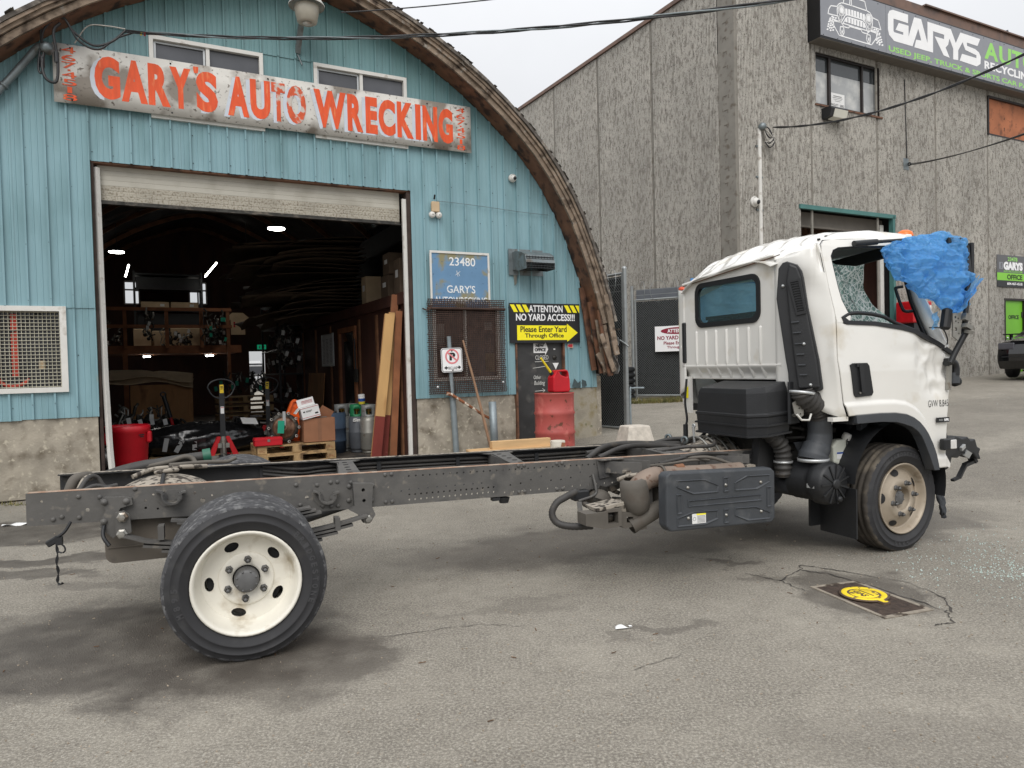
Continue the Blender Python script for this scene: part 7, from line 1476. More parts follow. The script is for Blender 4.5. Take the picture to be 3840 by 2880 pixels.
for p in ((1380, 310), (1717, 285), (2043, 260), (1380, 586), (1717, 557), (2043, 523)):
    x, z = PXY(*p); ob('bolt', B().lathe([(.012, 0), (.012, .003), (.007, .004), (.007, .010), (0, .011)], (x, -.951, z), (0, -1, 0), 8), m_steel, pn)
P = pnl([(1412, 548), (1532, 538), (1532, 625), (1412, 638)]); ob('caution_label', B().prism(P, -.9535, -.951, lambda a, c, q: (a, q, c)), m_paper, pn)
P = pnl([(1450, 545), (1532, 538), (1532, 551), (1450, 558)]); ob('label_band', B().prism(P, -.9545, -.9535, lambda a, c, q: (a, q, c)), m_yel, pn)
b = B()
for k in range(6):
    p, q = PXY(1456, 566+k*11), PXY(1525, 560+k*11); b.bar((p[0], -.954, p[1]), (q[0], -.954, q[1]), .001, .003)
p = PXY(1431, 592); b.lathe([(.010, 0), (.012, 0), (.012, .001), (.010, .001)], (p[0], -.9535, p[1]), (0, -1, 0), 16, close=True); ob('label_print', b, mat('grey_ink', (.2, .2, .2)), pn)
# particulate filter pipe and silencer
ob('exhaust_elbow', B().tube(smooth_path([(3.3, -.70, .67), (2.95, -.70, .675), (2.66, -.70, .685), (2.55, -.70, .675), (2.47, -.70, .63), (2.44, -.70, .56)], 6), [.062]*14+[.068]*17, 18), m_exh, truck)
ob('silencer_end', B().lathe([(0, -.135), (.05, -.125), (.085, -.09), (.095, -.03), (.095, .06), (.088, .10), (.06, .115)], (2.44, -.70, .57), (-.12, 0, 1), 26), m_exd, truck)
ob('seam_ring', B().lathe([(.066, -.008), (.074, -.008), (.074, .008), (.066, .008)], (2.64, -.70, .685), (1, 0, -.05), 24, close=True), m_exd, truck)
ob('heat_clamp', B().cyl((2.76, -.70, .725), (2.82, -.70, .728), .03, n=12), mat('rust_clamp', C(120, 82, 58), .8), truck)
ob('tail_pipe', B().tube([(2.40, -.70, .37), (2.60, -.72, .47), (2.75, -.70, .50)], .055, 16, cap=False), m_exd, truck)
ob('filter_can', B().cyl((2.62, -.60, .52), (3.25, -.60, .52), .12, n=24), m_exd, truck)
ob('filter_bracket', B().box((2.56, -.62, .55), (.03, .16, .26)).box((2.6, -.58, .44), (.16, .1, .03)), m_frame, truck)
# pump cluster and hoses
ob('valve_box', B().plate([(2.03, .50), (2.17, .50), (2.21, .515), (2.29, .515), (2.29, .40), (2.17, .39), (2.03, .425)], [[(2.19, .495), (2.265, .495), (2.265, .42), (2.19, .42)]], -.06, .06, lambda a, c, q: (a, -.72+q, c)), m_exd, truck)
ob('valve_core', B().lathe([(0, -.05), (.035, -.05), (.04, .03), (0, .05)], (2.23, -.7, .455), (.3, -1, .2), 12), m_grease, truck)
ob('bracket_arm', B().plate([(2.29, .48), (2.38, .47), (2.5, .44), (2.5, .35), (2.44, .345), (2.42, .375), (2.33, .37), (2.29, .40)], [[(2.35, .445), (2.40, .44), (2.40, .40), (2.35, .405)], [(2.455, .425), (2.475, .42), (2.475, .375), (2.455, .38)]], -.02, .05, lambda a, c, q: (a, -.72+q, c)), m_exd, truck)
ob('bracket_top', B().box((2.22, -.68, .525), (.2, .16, .02), rot=(0, -.12, 0)).box((2.33, -.66, .5), (.1, .1, .08)), m_cast, truck)
b = B()
for i in range(26): b.lathe([(.020, -.005), (.024, 0), (.020, .005)], (0, 0, i*.013), (0, 0, 1), 10)
pts = smooth_path([(2.09, -.52, .60), (2.0, -.55, .575), (1.93, -.56, .545), (1.895, -.56, .48), (1.92, -.58, .42), (2.0, -.62, .395), (2.14, -.66, .392)], 10); rr = [.022+.003*(i % 2) for i in range(len(pts))]
ob('corrugated_hose', B().tube(pts, rr, 10), m_hose, truck)
pts = smooth_path([(2.14, -.45, .60), (2.15, -.46, .53), (2.22, -.5, .48), (2.32, -.52, .46)], 10); ob('corrugated_hose', B().tube(pts, [.018+.003*(i % 2) for i in range(len(pts))], 10), m_hose, truck)
ob('hose_hanger', B().tube(smooth_path([(2.27, -.43, .69), (2.275, -.46, .60), (2.26, -.47, .555), (2.12, -.50, .53)], 4), .010, 6).bar((2.115, -.52, .53), (2.10, -.58, .395), .004, .035, up=(1, 0, 0)), m_frame, truck)
ob('air_tank', B().lathe([(0, -.20), (.06, -.19), (.085, -.15), (.085, .15), (.06, .19), (0, .2)], (2.34, -.30, .50), (.2, 1, 0), 22), m_exd, truck)
ob('junction_box', B().box((2.16, -.44, .56), (.12, .08, .07), bev=.01), m_pblk, truck)
b = B()
for i in range(10):
    p = Vector((2.3+random.uniform(-.05, .25), -.45+random.uniform(-.1, .08), .50+random.uniform(-.03, .1))); b.box(p, (random.uniform(.03, .1), .05, random.uniform(.02, .06)), rot=(0, random.uniform(-.5, .5), 0))
ob('solenoids', b, m_grease, truck, kind='stuff')
for (x0, nm) in ((2.30, 'body_bracket'), (3.14, 'body_bracket')):
    dz = zt(x0)-.795
    br = ob(nm, B().plate([(x0, .79), (x0+.10, .79), (x0+.10, .67), (x0+.02, .66)], [], -.012, 0, lambda a, c, q: (a, -.424+q, c+dz)), m_frame, truck)
    ob('bracket_top', B().prism([(x0, -.43), (x0+.2, -.43), (x0+.2, -.47), (x0+.02, -.48)], .79, .797, lambda a, c, q: (a, c, q+dz)), m_frame, br)
    ob('bracket_gusset', B().prism([(x0+.06, -.44), (x0+.22, -.64), (x0+.235, -.64), (x0+.075, -.44)], .70, .78, lambda a, c, q: (a, c, q+dz)).prism([(x0+.18, -.44), (x0+.31, -.60), (x0+.325, -.60), (x0+.195, -.44)], .72, .785, lambda a, c, q: (a, c, q+dz)), m_frame, br)
    ob('bracket_foot', B().box((x0+.25, -.60, .70+dz), (.2, .07, .02)).box((x0+.2, -.56, .715+dz), (.12, .06, .02)).cyl((x0+.12, -.43, .70+dz), (x0+.12, -.44, .70+dz), .012, n=8), m_cast, br)
for pts, r, mt in (([(2.40, -.55, .66), (2.44, -.62, .69), (2.52, -.66, .70)], .016, m_cast), ([(2.42, -.58, .66), (2.40, -.62, .58), (2.38, -.62, .52), (2.33, -.6, .50)], .012, m_cast), ([(2.75, -.52, .74), (2.9, -.5, .755), (3.05, -.5, .775), (3.2, -.48, .77)], .012, m_hose), ([(2.65, -.55, .735), (2.85, -.52, .735), (3.0, -.55, .75), (3.15, -.55, .74)], .010, m_exd), ([(3.0, -.5, .76), (3.1, -.6, .77), (3.2, -.64, .74), (3.26, -.66, .715)], .012, m_exd), ([(2.95, -.48, .77), (3.05, -.52, .785), (3.2, -.5, .78), (3.35, -.5, .77)], .014, m_hose)):
    ob('pipe', B().tube(smooth_path(pts, 5), r, 7), mt, truck)
ob('bump_stop', B().cyl((1.62, -.40, .585), (1.62, -.40, .55), .04, .03, 14).box((1.56, -.4, .58), (.05, .05, .02)), m_pblk, truck)
# gearbox and tubes between the rails ahead of the third cross member
b = B(); b.grid(lambda s, q: (3.25+.75*s, -.28+.5*q, .55+.28*max(0, math.sin(math.pi*(.08+.84*q)))**.6*(.75+.25*math.sin(math.pi*s))), 20, 16); ob('gearbox', b, m_cast, truck)
for i in range(5): ob('gearbox_rib', B().tube([(3.42+.08*i, -.22+.4*k/8, .57+.28*math.sin(math.pi*(.15+.7*k/8))**.6) for k in range(9)], .010, 6), m_steel, truck)
for pts, r in (([(2.5, .1, .72), (2.7, .2, .79), (2.95, .25, .80), (3.3, .2, .78), (3.5, .15, .80)], .024), ([(2.55, .0, .74), (2.8, .05, .80), (3.1, .1, .79), (3.35, .05, .77)], .02), ([(3.0, -.1, .77), (3.2, -.2, .80), (3.4, -.25, .80), (3.5, -.15, .83)], .014), ([(3.2, .3, .78), (3.35, .2, .82), (3.5, .05, .83), (3.62, .1, .90)], .016), ([(2.6, .3, .74), (2.9, .32, .77), (3.2, .34, .76)], .018), ([(3.3, .0, .8), (3.4, .1, .84), (3.45, .2, .8), (3.4, .3, .79)], .010)):
    ob('harness', B().tube(smooth_path(pts, 5), r, 8), m_hose, truck)
ob('sensor_tap', B().cyl((3.42, .0, .80), (3.41, .0, .93), .010, n=8).lathe([(.008, 0), (.02, .0), (.02, .01), (.008, .01)], (3.41, 0, .935), (1, 0, 0), 12, close=True), m_alu, truck)
ob('rail_end_plate', B().plate([(3.55, .76), (3.73, .77), (3.83, .62), (3.86, .42), (3.5, .58)], [circ(3.62, .70, .008), circ(3.7, .66, .008)], -.03, -.024, lambda a, c, q: (a, -.40+q, c)), m_frin, truck)
for y in (.05, .28): ob('lifting_eye', B().lathe([(.018, -.01), (.034, -.01), (.034, .01), (.018, .01)], (3.36, y, .82), (1, .3, 0), 14, close=True), m_galv, truck)
# ================================================================== TRUCK CAB
random.seed(77)
m_cabw_ = mat('white_cab_paint', C(226, 224, 218), .2, var=.03, vs=3, c2=C(196, 186, 166), c2s=3.2, c2r=(.58, .78), coat=.6, spec=.5, c3=C(150, 138, 118), c3s=16, c3r=(.74, .8))
m_trim = mat('black_trim', C(26, 27, 29), .45, var=.1)
m_inner = mat('dark_cab_interior', C(34, 34, 34), .8, var=.2)
m_liner = mat('grey_headliner', C(52, 52, 50), .9, var=.15)
m_tint = mat('tinted_rear_glass', (.50, .70, .72), .03, var=0, trans=.95, spec=.5)
YS = [(.55, -.965), (1.0, -.978), (1.35, -.985), (1.65, -.965), (1.75, -.955), (2.25, -.86), (2.32, -.835), (2.4, -.79)]
ys_ = lambda z: lerp_table(YS, z)
BELT = [(3.94, 1.745), (3.982, 1.735), (4.03, 1.691), (4.298, 1.684), (4.558, 1.651), (4.692, 1.624), (4.919, 1.53), (5.07, 1.454)]
ARCH = [(3.9, 1.035), (4.065, 1.042), (4.294, 1.046), (4.45, 1.042), (4.561, 1.026), (4.63, 1.0), (4.687, .965), (4.735, .92), (4.772, .875), (4.82, .795), (4.856, .713), (4.875, .64), (4.882, .606), (5.1, .606)]
XE = [(.6, 4.985), (1.0, 5.002), (1.18, 5.024), (1.4, 5.044), (1.46, 5.069)]; XR = [(1.03, 4.016), (1.12, 3.979), (1.438, 3.93), (1.74, 3.945), (2.25, 3.905)]
def smst(a, b, x):
    t = max(0., min(1., (x-a)/(b-a))); return t*t*(3-2*t)
def dent(x, z):
    g_ = smst(4.45, 4.95, x)
    d = 0.
    for cx, cz, rx, rz, a in ((4.80, 1.42, .10, .07, .030), (4.93, 1.30, .06, .10, .035), (4.72, 1.30, .05, .12, .018), (4.96, 1.42, .05, .04, -.03), (4.86, 1.20, .10, .04, .018), (4.6, 1.48, .15, .05, .012), (4.33, 1.33, .12, .1, .006)):
        d += a*math.exp(-((x-cx)/rx)**2-((z-cz)/rz)**2)
    r = .075*abs(mnoise.noise((x*5+z*2, z*6-x, 3.3)))+.035*abs(mnoise.noise((x*11, z*9+x*4, 7.7)))
    return d*.45+smst(4.6, 4.98, x)*r*smst(1.05, 1.3, z)*.8
def door_y(x, z):
    zc = lerp_table(ARCH, x)+.085; return ys_(z)-.016*(1-smst(zc-.02, zc+.015, z))+dent(x, z)
def door_fn(s, t):
    x0 = 3.98+1.05*s; za, zb_ = lerp_table(ARCH, x0), lerp_table(BELT, x0); z = za+(zb_-za)*t
    x = x0+(lerp_table(XE, z)-5.03)*s**6+(lerp_table(XR, z)-3.98)*(1-s)**6; return (x, door_y(x, z), z)
door = ob('door', B().grid(door_fn, 130, 80), m_cabw_, truck, solid=.012, label='white door crumpled along its front edge')
ob('door_inner', B().grid(lambda s, t: (4.0+.98*s, -.905, lerp_table(ARCH, 4+.98*s)+(lerp_table(BELT, 4+.98*s)-.03-lerp_table(ARCH, 4+.98*s))*t), 20, 6), m_inner, door)
# window frame of the door
FR = lambda a, c, q: (a, ys_(c)+q, c)
fr_out = [(3.945, 1.70), (3.93, 1.82), (3.918, 1.95), (3.91, 2.1), (3.905, 2.20), (3.915, 2.26), (3.95, 2.295), (4.03, 2.307), (4.142, 2.312), (4.4, 2.328), (4.62, 2.338), (4.80, 2.345)]
fr_in = [(4.80, 2.285), (4.512, 2.275), (4.25, 2.262), (4.06, 2.245), (4.01, 2.225), (3.98, 2.18), (3.985, 2.1), (4.0, 1.95), (4.015, 1.86), (4.05, 1.78), (4.075, 1.745), (4.06, 1.70)]
ob('window_frame', B().prism(fr_out+fr_in, -.008, .03, FR), m_cabw_, door)
ob('window_seal', B().tube([FR(a, c, .004) for a, c in fr_in[:-1]], .013, 6), m_trim, door)
ob('seam_gap', B().tube([(x-.004, ys_(z)+.004, z) for z, x in [(1.05, 4.006), (1.12, 3.979), (1.438, 3.93), (1.74, 3.94), (2.0, 3.914), (2.2, 3.903), (2.262, 3.913), (2.298, 3.948), (2.314, 4.142), (2.34, 4.62)]], .0035, 4), m_ink, door)
bl = [(x, z) for x, z in BELT[2:]]; b = B()
ob('belt_trim', B().prism([(3.985, 1.742), (4.0, 1.70), (4.03, 1.688)]+[(x, z-.006) for x, z in BELT[3:]]+[(5.075, 1.475), (4.925, 1.555), (4.7, 1.648), (4.56, 1.677), (4.3, 1.708), (4.05, 1.715), (4.02, 1.735)], -.014, .014, FR), m_trim, door)
ob('quarter_trim', B().tube(smooth_path([FR(a, c, .0) for a, c in ((4.0, 1.735), (4.08, 1.765), (4.215, 1.768), (4.385, 1.745), (4.515, 1.695), (4.70, 1.64))], 5), .014, 8), m_trim, door)
hd = ob('handle_recess', B().prism([(4.03, 1.40), (4.055, 1.412), (4.185, 1.412), (4.205, 1.39), (4.24, 1.20), (4.225, 1.178), (4.08, 1.17), (4.062, 1.19)], -.012, .0, lambda a, c, q: (a, -.988+q, c)), m_trim, door)
ob('handle_lever', B().box((4.125, -1.006, 1.30), (.035, .016, .2), rot=(0, -.12, 0)).box((4.10, -1.004, 1.395), (.05, .016, .02)), m_pblk, hd)
ob('lock', B().cyl((4.11, -1.0, 1.20), (4.11, -1.008, 1.20), .008, n=10), m_steel, hd)
gv = text('GVW 8,845', m_ink, door, (4.80, 1.060, 5.01, 1.118), depth=.0, name='lettering', bold=-.008)
for v_ in gv.data.vertices: v_.co.y = door_y(v_.co.x, v_.co.z)-.0085
bdg = ob('badge', B().box((4.935, -.998, .968), (.125, .012, .036)), m_trim, door); text('ISUZU', m_alu, door, (4.888, .962, 4.928, .975), loc=(0, -1.0046, 0), depth=.001, bold=.02); text('NPR', m_wht, door, (4.942, .958, 4.99, .978), loc=(0, -1.0046, 0), depth=.001, bold=.04)
# rear corner posts, rear wall
def corner(sy):
    def fn(s, t):
        z = 1.02+.18*(1-s)*(1-t)+(2.28-1.02-.18*(1-s)*0)*t; z = min(z, 2.30)
        xr = lerp_table(XR, max(z, 1.03)); ye = abs(ys_(z)); k = 1-.10*smst(1.9, 2.3, z)
        P = [(3.752, .57), (3.762, .66), (3.80, .76), (3.86, .85*k+.85*(1-k)), (3.905, .91*k+.06*0), (xr-.006, ye)]
        i = min(4, int(s*5)); f = s*5-i; x = P[i][0]+(P[i+1][0]-P[i][0])*f; y = P[i][1]+(P[i+1][1]-P[i][1])*f
        if sy > 0: z = min(z, 2.07+.1*s); y = min(y, .71)
        else: z = min(z, lerp_table([(3.74, 2.178), (3.80, 2.222), (3.9, 2.282), (4.0, 2.315)], x))
        y = min(y, ye); w = .008*math.sin(z*19+s*4)*smst(1.5, 2.1, z)*math.sin(math.pi*s) if sy < 0 else 0
        return (x+w, sy*(y-w), z)
    return B().grid(fn, 15, 24)
cpost = ob('corner_post', corner(-1), m_cabw_, truck, solid=.01); ob('corner_post', corner(1), m_cabw_, truck, solid=.01)
ob('post_foot', B().box((3.95, -.955, 1.02), (.14, .05, .03)), m_cabw_, cpost)
ztop = lambda y: 2.17-.075*y
rw = ob('rear_wall', B().plate([(-.57, 1.42), (.57, 1.42)]+[(y, ztop(y)) for y in (.57, .3, 0, -.3, -.57)], [rrect(-.39, 1.765, .38, 2.095, .075)], 0, .012, FYZ(3.75)), m_cabw_, truck)
ob('rear_apron', B().grid(lambda s, t: (3.75+.05*smst(0, .7, t)-.006*(t > .9), -.62+1.24*s, 1.42-.12*t), 20, 8), m_cabw_, rw, solid=.01)
for i in range(7):
    y = -.405+.135*i; ob('pressed_rib', B().tube(smooth_path([(3.762, y, 1.705), (3.757, y, 1.68), (3.757, y, 1.5), (3.763, y, 1.42), (3.80, y, 1.335), (3.81, y, 1.315)], 4), [.008]+[.0185]*20, 10), m_cabw_, rw)
gasket = ob('window_gasket', B().plate(rrect(-.415, 1.74, .405, 2.12, .09, 6), [rrect(-.375, 1.78, .365, 2.08, .065, 6)], -.012, .02, FYZ(3.75)), m_trim, rw)
ob('rear_glass', B().plate(rrect(-.38, 1.775, .37, 2.085, .067, 6), [], .004, .008, FYZ(3.75)), m_tint, rw)
ob('black_side_box', B().box((3.76, .58, 1.62), (.05, .05, .36), bev=.008), m_pblk, truck); ob('yellow_sticker', B().box((3.745, .56, 1.18), (.004, .05, .1)), m_yel, truck)
ob('rear_skirt', B().box((3.77, .56, 1.16), (.04, .06, .32)), m_cabw_, truck)
ob('hanging_plug', B().tube(smooth_path([(3.72, .52, 1.3), (3.70, .52, 1.1), (3.71, .51, .95), (3.70, .52, .88)], 4), .010, 6).cyl((3.70, .52, .90), (3.70, .52, .79), .022, n=10), m_pblk, truck)
# roof: crushed towards the far rear corner
def roof_fn(s, t):
    x = 3.74+1.13*t; hw = lerp_table([(3.70, .56), (3.80, .62), (3.90, .72), (4.0, .80), (4.10, .85), (4.87, .85)], x); y = -hw+2*hw*s-.005
    base = lerp_table([(3.74, 2.19), (3.85, 2.265), (4.0, 2.325), (4.2, 2.37), (4.5, 2.395), (4.87, 2.385)], x)
    e = abs((y+.005)/hw); z = base+.055*(1-e**2)-(.012+.063*smst(3.9, 4.1, x))*smst(.86, 1.0, e)
    back = 1-smst(3.8, 4.35, x); z -= .13*max(0, y+.1)*back+.03*back*(1-t)
    z += .011*math.sin(y*38)*smst(3.76, 3.85, x)*(1-smst(4.15, 4.4, x))+.012*math.sin(y*9+x*23)*back
    if y < -.45: z -= .03*math.exp(-((x-3.98)/.05)**2)*smst(-.45, -.7, y)
    if t < .02: z = min(z, ztop(y)+.01)
    return (x-.03*(t < .02)+.012*math.sin(y*13)*back, y, z)
rf = ob('roof', B().grid(roof_fn, 64, 40), m_cabw_, truck, solid=.008, label='white cab roof crushed at its rear')
ob('headliner', B().grid(lambda s, t: tuple(Vector(roof_fn(.03+.94*s, .06+.92*t))-Vector((0, 0, .035))), 20, 14), m_liner, rf)
ob('roof_gutter', B().tube(smooth_path([(3.735, .57, ztop(.57)+.004), (3.73, 0, ztop(0)+.008), (3.735, -.5, ztop(-.5)+.012), (3.745, -.57, ztop(-.57)+.012)], 6), .012, 6), m_cabw_, rf)
ob('gutter_gap', B().tube(smooth_path([(3.733, .57, ztop(.57)-.010), (3.728, 0, ztop(0)-.006), (3.733, -.5, ztop(-.5)-.004), (3.755, -.62, ztop(-.6)+.008)], 5), .004, 4), m_brown, rf)
b = B()
for x in (4.05, 4.12, 4.55, 4.72): b.cyl((x, -.70, roof_fn(.1, (x-3.74)/1.13)[2]-.005), (x, -.70, roof_fn(.1, (x-3.74)/1.13)[2]+.006), .012, n=8)
ob('roof_plug', b, m_trim, rf)
ob('amber_lamp', B().lathe([(.06, 0), (.06, .01), (.05, .035), (.025, .05), (0, .052)], (4.90, -.72, 2.385), (0, 0, 1), 20), mat('amber_lens', C(240, 110, 20), .3, var=.05), truck); ob('lamp_foot', B().cyl((4.88, -.72, 2.36), (4.89, -.72, 2.388), .05, n=14), m_tan, truck)
ob('rear_marker', B().lathe([(.04, 0), (.04, .02), (.02, .03), (0, .03)], (3.80, .66, 2.10), (0, 0, 1), 14), mat('orange_lens', C(214, 84, 50), .4), truck)
ob('rail_handle', B().cyl((4.18, -.90, 2.273), (4.40, -.90, 2.295), .022, n=12).cyl((4.40, -.90, 2.295), (4.72, -.90, 2.325), .013, n=10), m_trim, truck)
# screen opening: header, pillar, hanging laminated glass, facia
ob('screen_header', B().box((4.86, 0, 2.345), (.06, 1.6, .09), bev=.01), m_cabw_, truck)
pil = ob('screen_pillar', B().tube([(4.86, -.745, 2.34), (4.90, -.77, 2.10), (4.93, -.81, 1.9), (4.96, -.88, 1.70), (5.0, -.95, 1.50)], [.035, .04, .045, .05, .05], 8), m_cabw_, truck); ob('pillar_seal', B().tube([(4.84, -.715, 2.32), (4.88, -.735, 2.08), (4.91, -.765, 1.88), (4.94, -.82, 1.69), (4.97, -.88, 1.50)], .022, 6), m_trim, pil)
ob('grab_handle', B().tube(smooth_path([(4.86, -.73, 1.995), (4.83, -.705, 1.99), (4.82, -.70, 1.97), (4.83, -.745, 1.83), (4.85, -.76, 1.80), (4.88, -.80, 1.80)], 5), .012, 8), m_trim, pil)
ob('screen_pillar', B().tube([(4.86, .745, 2.30), (4.93, .80, 1.9), (5.0, .9, 1.50)], [.04, .045, .05], 8), m_cabw_, truck)
m_crk = bpy.data.materials.new('cracked_laminated_glass'); m_crk.use_nodes = True
def _crk():
    t = m_crk.node_tree; n = t.nodes; L = t.links.new; p = n['Principled BSDF']; tc = n.new('ShaderNodeTexCoord'); acc = None
    for s in (14, 30):
        v = n.new('ShaderNodeTexVoronoi'); v.feature = 'DISTANCE_TO_EDGE'; v.inputs['Scale'].default_value = s; L(tc.outputs['Object'], v.inputs['Vector'])
        r = n.new('ShaderNodeMapRange'); L(v.outputs['Distance'], r.inputs[0]); r.inputs[1].default_value = .02; r.inputs[2].default_value = .10; r.inputs[3].default_value = 1; r.inputs[4].default_value = 0
        if acc is None: acc = r.outputs[0]
        else:
            m = n.new('ShaderNodeMath'); m.operation = 'MAXIMUM'; L(acc, m.inputs[0]); L(r.outputs[0], m.inputs[1]); acc = m.outputs[0]
    mx = n.new('ShaderNodeMix'); mx.data_type = 'RGBA'; L(acc, mx.inputs[0]); mx.inputs[6].default_value = (.42, .72, .66, 1); mx.inputs[7].default_value = (.92, .98, .96, 1); L(mx.outputs[2], p.inputs['Base Color'])
    trn = n.new('ShaderNodeBsdfTranslucent'); L(mx.outputs[2], trn.inputs['Color']); mm_ = n.new('ShaderNodeMixShader'); mm_.inputs[0].default_value = .55; L(p.outputs[0], mm_.inputs[1]); L(trn.outputs[0], mm_.inputs[2]); tpt = n.new('ShaderNodeBsdfTransparent'); tpt.inputs['Color'].default_value = (.6, .85, .8, 1); m2_ = n.new('ShaderNodeMixShader'); L(tpt.outputs[0], m2_.inputs[1]); L(mm_.outputs[0], m2_.inputs[2]); L(m2_.outputs[0], n['Material Output'].inputs['Surface'])
    r = n.new('ShaderNodeMapRange'); L(acc, r.inputs[0]); r.inputs[3].default_value = .45; r.inputs[4].default_value = .95; L(r.outputs[0], m2_.inputs[0]); p.inputs['Roughness'].default_value = .15
_crk()
EDGE = [(1.72, -.60), (1.779, -.56), (1.9, -.45), (2.06, -.36), (2.2, -.34), (2.3, -.33)]
def gl(s, t):
    z = 1.70+.60*t; yl = .84; yr = lerp_table(EDGE, z); y = yl+(yr-yl)*s
    w = .03*abs(((y*1.3+z*2.1)*2.3) % 1-.5)+.05*smst(.75, 1, s)*math.sin(z*9)
    return (4.93-.06*t+w-.04*smst(.8, 1, s), y, z)
ob('shattered_screen', B().grid(gl, 40, 24), m_crk, truck, label='shattered green windscreen sheet hanging inside the cab')
b = B(); random.seed(9)
for i in range(40):
    p = Vector((4.875, random.uniform(-.3, .1), random.uniform(1.75, 2.2))); a = random.uniform(-.9, .5)+1.2; pts = [p]
    for k in range(3): pts.append(pts[-1]+Vector((0, .06*math.cos(a), .06*math.sin(a)))); a += random.uniform(-.4, .4)
    b.tube(pts, .0022, 3)
ob('glass_crack_lines', b, mat('glass_crumb', C(214, 224, 222)), truck, kind='stuff')
ob('dash', B().box((4.86, 0, 1.46), (.26, 1.7, .22), bev=.04), m_inner, truck); ob('cab_floor', B().box((4.42, -.05, 1.04), (1.05, 1.5, .06)), m_inner, truck)
ob('engine_tunnel', B().box((4.35, 0, .9), (1.0, .8, .36)), m_inner, truck)
ob('front_bulkhead', B().grid(lambda s, t: (5.0-.03*math.sin(s*17)*math.sin(t*9)-.04*random.random(), -.9+1.8*s, .66+.80*t), 30, 16), m_cabw_, truck, solid=.01)
for y in (-.45, .0, .45):
    st = ob('seat_back', B().box((4.12, y, 1.55), (.14, .44, .62), rot=(0, -.12, 0), bev=.05), m_inner, truck); ob('seat_piping', B().box((4.05, y, 1.84), (.05, .38, .03)), m_inner, st)
    ob('seat_cushion', B().box((4.38, y, 1.26), (.5, .46, .14), bev=.05), m_inner, st)
ob('sun_visor', B().prism([(-.15, 2.27), (-.62, 2.30), (-.72, 2.22), (-.40, 2.195), (-.2, 2.235)], 0, .02, lambda a, c, q: (4.72+q, a, c)), m_liner, truck)
ob('steering_wheel', B().tube([(4.62+.11*math.sin(a), .45+.2*math.cos(a), 1.62+.16*math.sin(a)) for a in [2*math.pi*i/28 for i in range(29)]], .015, 8), m_trim, truck)
# far door with blue film over its window opening
fd = ob('far_door', B().plate([(4.0, 1.05), (4.6, 1.03), (4.88, .62), (5.0, .62), (5.05, 1.46), (4.85, 2.28), (4.4, 2.24), (3.98, 2.05), (3.97, 1.5)], [[(4.05, 1.72), (4.95, 1.55), (4.80, 2.22), (4.4, 2.18), (4.05, 2.02)]], -.015, .015, lambda a, c, q: (a, abs(ys_(c))-.01+q, c)), m_cabw_, truck)
# engine cover behind the cab
FP = [(3.48, .05), (3.48, -.56), (3.57, -.68), (3.74, -.72), (3.74, .05)]
def lofted(levels):
    b = B(); V = []; n = len(FP); cx = sum(p[0] for p in FP)/n; cy = sum(p[1] for p in FP)/n
    for z, k, dz in levels:
        for (x, y) in FP: V.append((cx+(x-cx)*k, cy+(y-cy)*k, z+dz*(x-3.46)-.05*(y+.2)*0))
    m = len(levels)
    return b.add(V, [(j*n+i, j*n+(i+1) % n, (j+1)*n+(i+1) % n, (j+1)*n+i) for j in range(m-1) for i in range(n)]+[tuple(range(n-1, -1, -1)), tuple(range((m-1)*n, m*n))])
ec = ob('engine_cover', lofted([(.88, .97, .15), (1.02, 1.0, .1), (1.03, 1.03, .1), (1.045, 1.03, .1), (1.05, .985, .1), (1.20, .95, .1), (1.235, .90, .2)]), m_pblk, truck, bevel=.012)
ob('cover_flange', lofted([(.955, 1.045, .12), (.968, 1.045, .12)]), m_pblk, ec); ob('cover_flange', lofted([(.875, 1.03, .15), (.888, 1.03, .15)]), m_pblk, ec)
ob('cover_side_plate', B().box((3.72, -.775, 1.14), (.12, .02, .30), rot=(0, 0, .3)), m_pblk, ec); b = B().cyl((3.70, -.79, 1.05), (3.70, -.81, 1.05), .012, n=8); ob('cover_bolt', b, m_steel, ec)
ob('engine_block', B().box((3.95, -.1, .86), (.5, .5, .4)), m_grease, truck)
ob('cab_mount', B().prism([(3.6, .5), (3.85, .5), (3.8, .95), (3.66, .95)], -.5, -.42, lambda a, c, q: (a, q, c)), m_frin, truck)
# snorkel on the rear corner
SN = lambda s, z, q: (3.72+.671*s-.741*q*-1*-1+0, -.80-.741*s-.671*q*1, z)
SN = lambda s, z, q: (3.72+.671*s-.741*q, -.80-.741*s-.671*q, z)
so = [(-.105, 2.105), (-.077, 2.143), (-.045, 2.152), (.024, 2.123), (.05, 2.081), (.06, 2.035), (.089, 1.817), (.157, 1.441), (.18, 1.236), (.165, 1.222), (-.03, 1.22), (-.045, 1.235), (-.052, 1.357), (-.066, 1.447), (-.122, 1.887)]
sn = ob('snorkel', B().prism(so, -.10, .0, SN), m_pblk, truck, bevel=.008)
ob('raised_face', B().prism([(-.03, 2.13), (.02, 2.105), (.045, 2.03), (.075, 1.815), (.14, 1.44), (.16, 1.245), (.02, 1.24), (-.01, 1.5), (-.04, 1.85), (-.05, 2.0)], .0, .03, SN), m_pblk, sn, bevel=.01)
ob('grille_panel', B().plate([(-.042, 2.002), (.044, 2.02), (.082, 1.772), (.015, 1.76)], [[(-.022, 1.995), (.030, 2.003), (.066, 1.79), (.022, 1.784)]], .03, .042, SN), m_trim, sn)
for i in range(12):
    f = (i+.5)/12; a = (-.022+.044*f, 1.993-.207*f); c = (.030+.036*f, 2.0-.207*f); ob('louvre', B().bar(SN(a[0], a[1], .034), SN(c[0], c[1], .034), .012, .006), m_trim, sn)
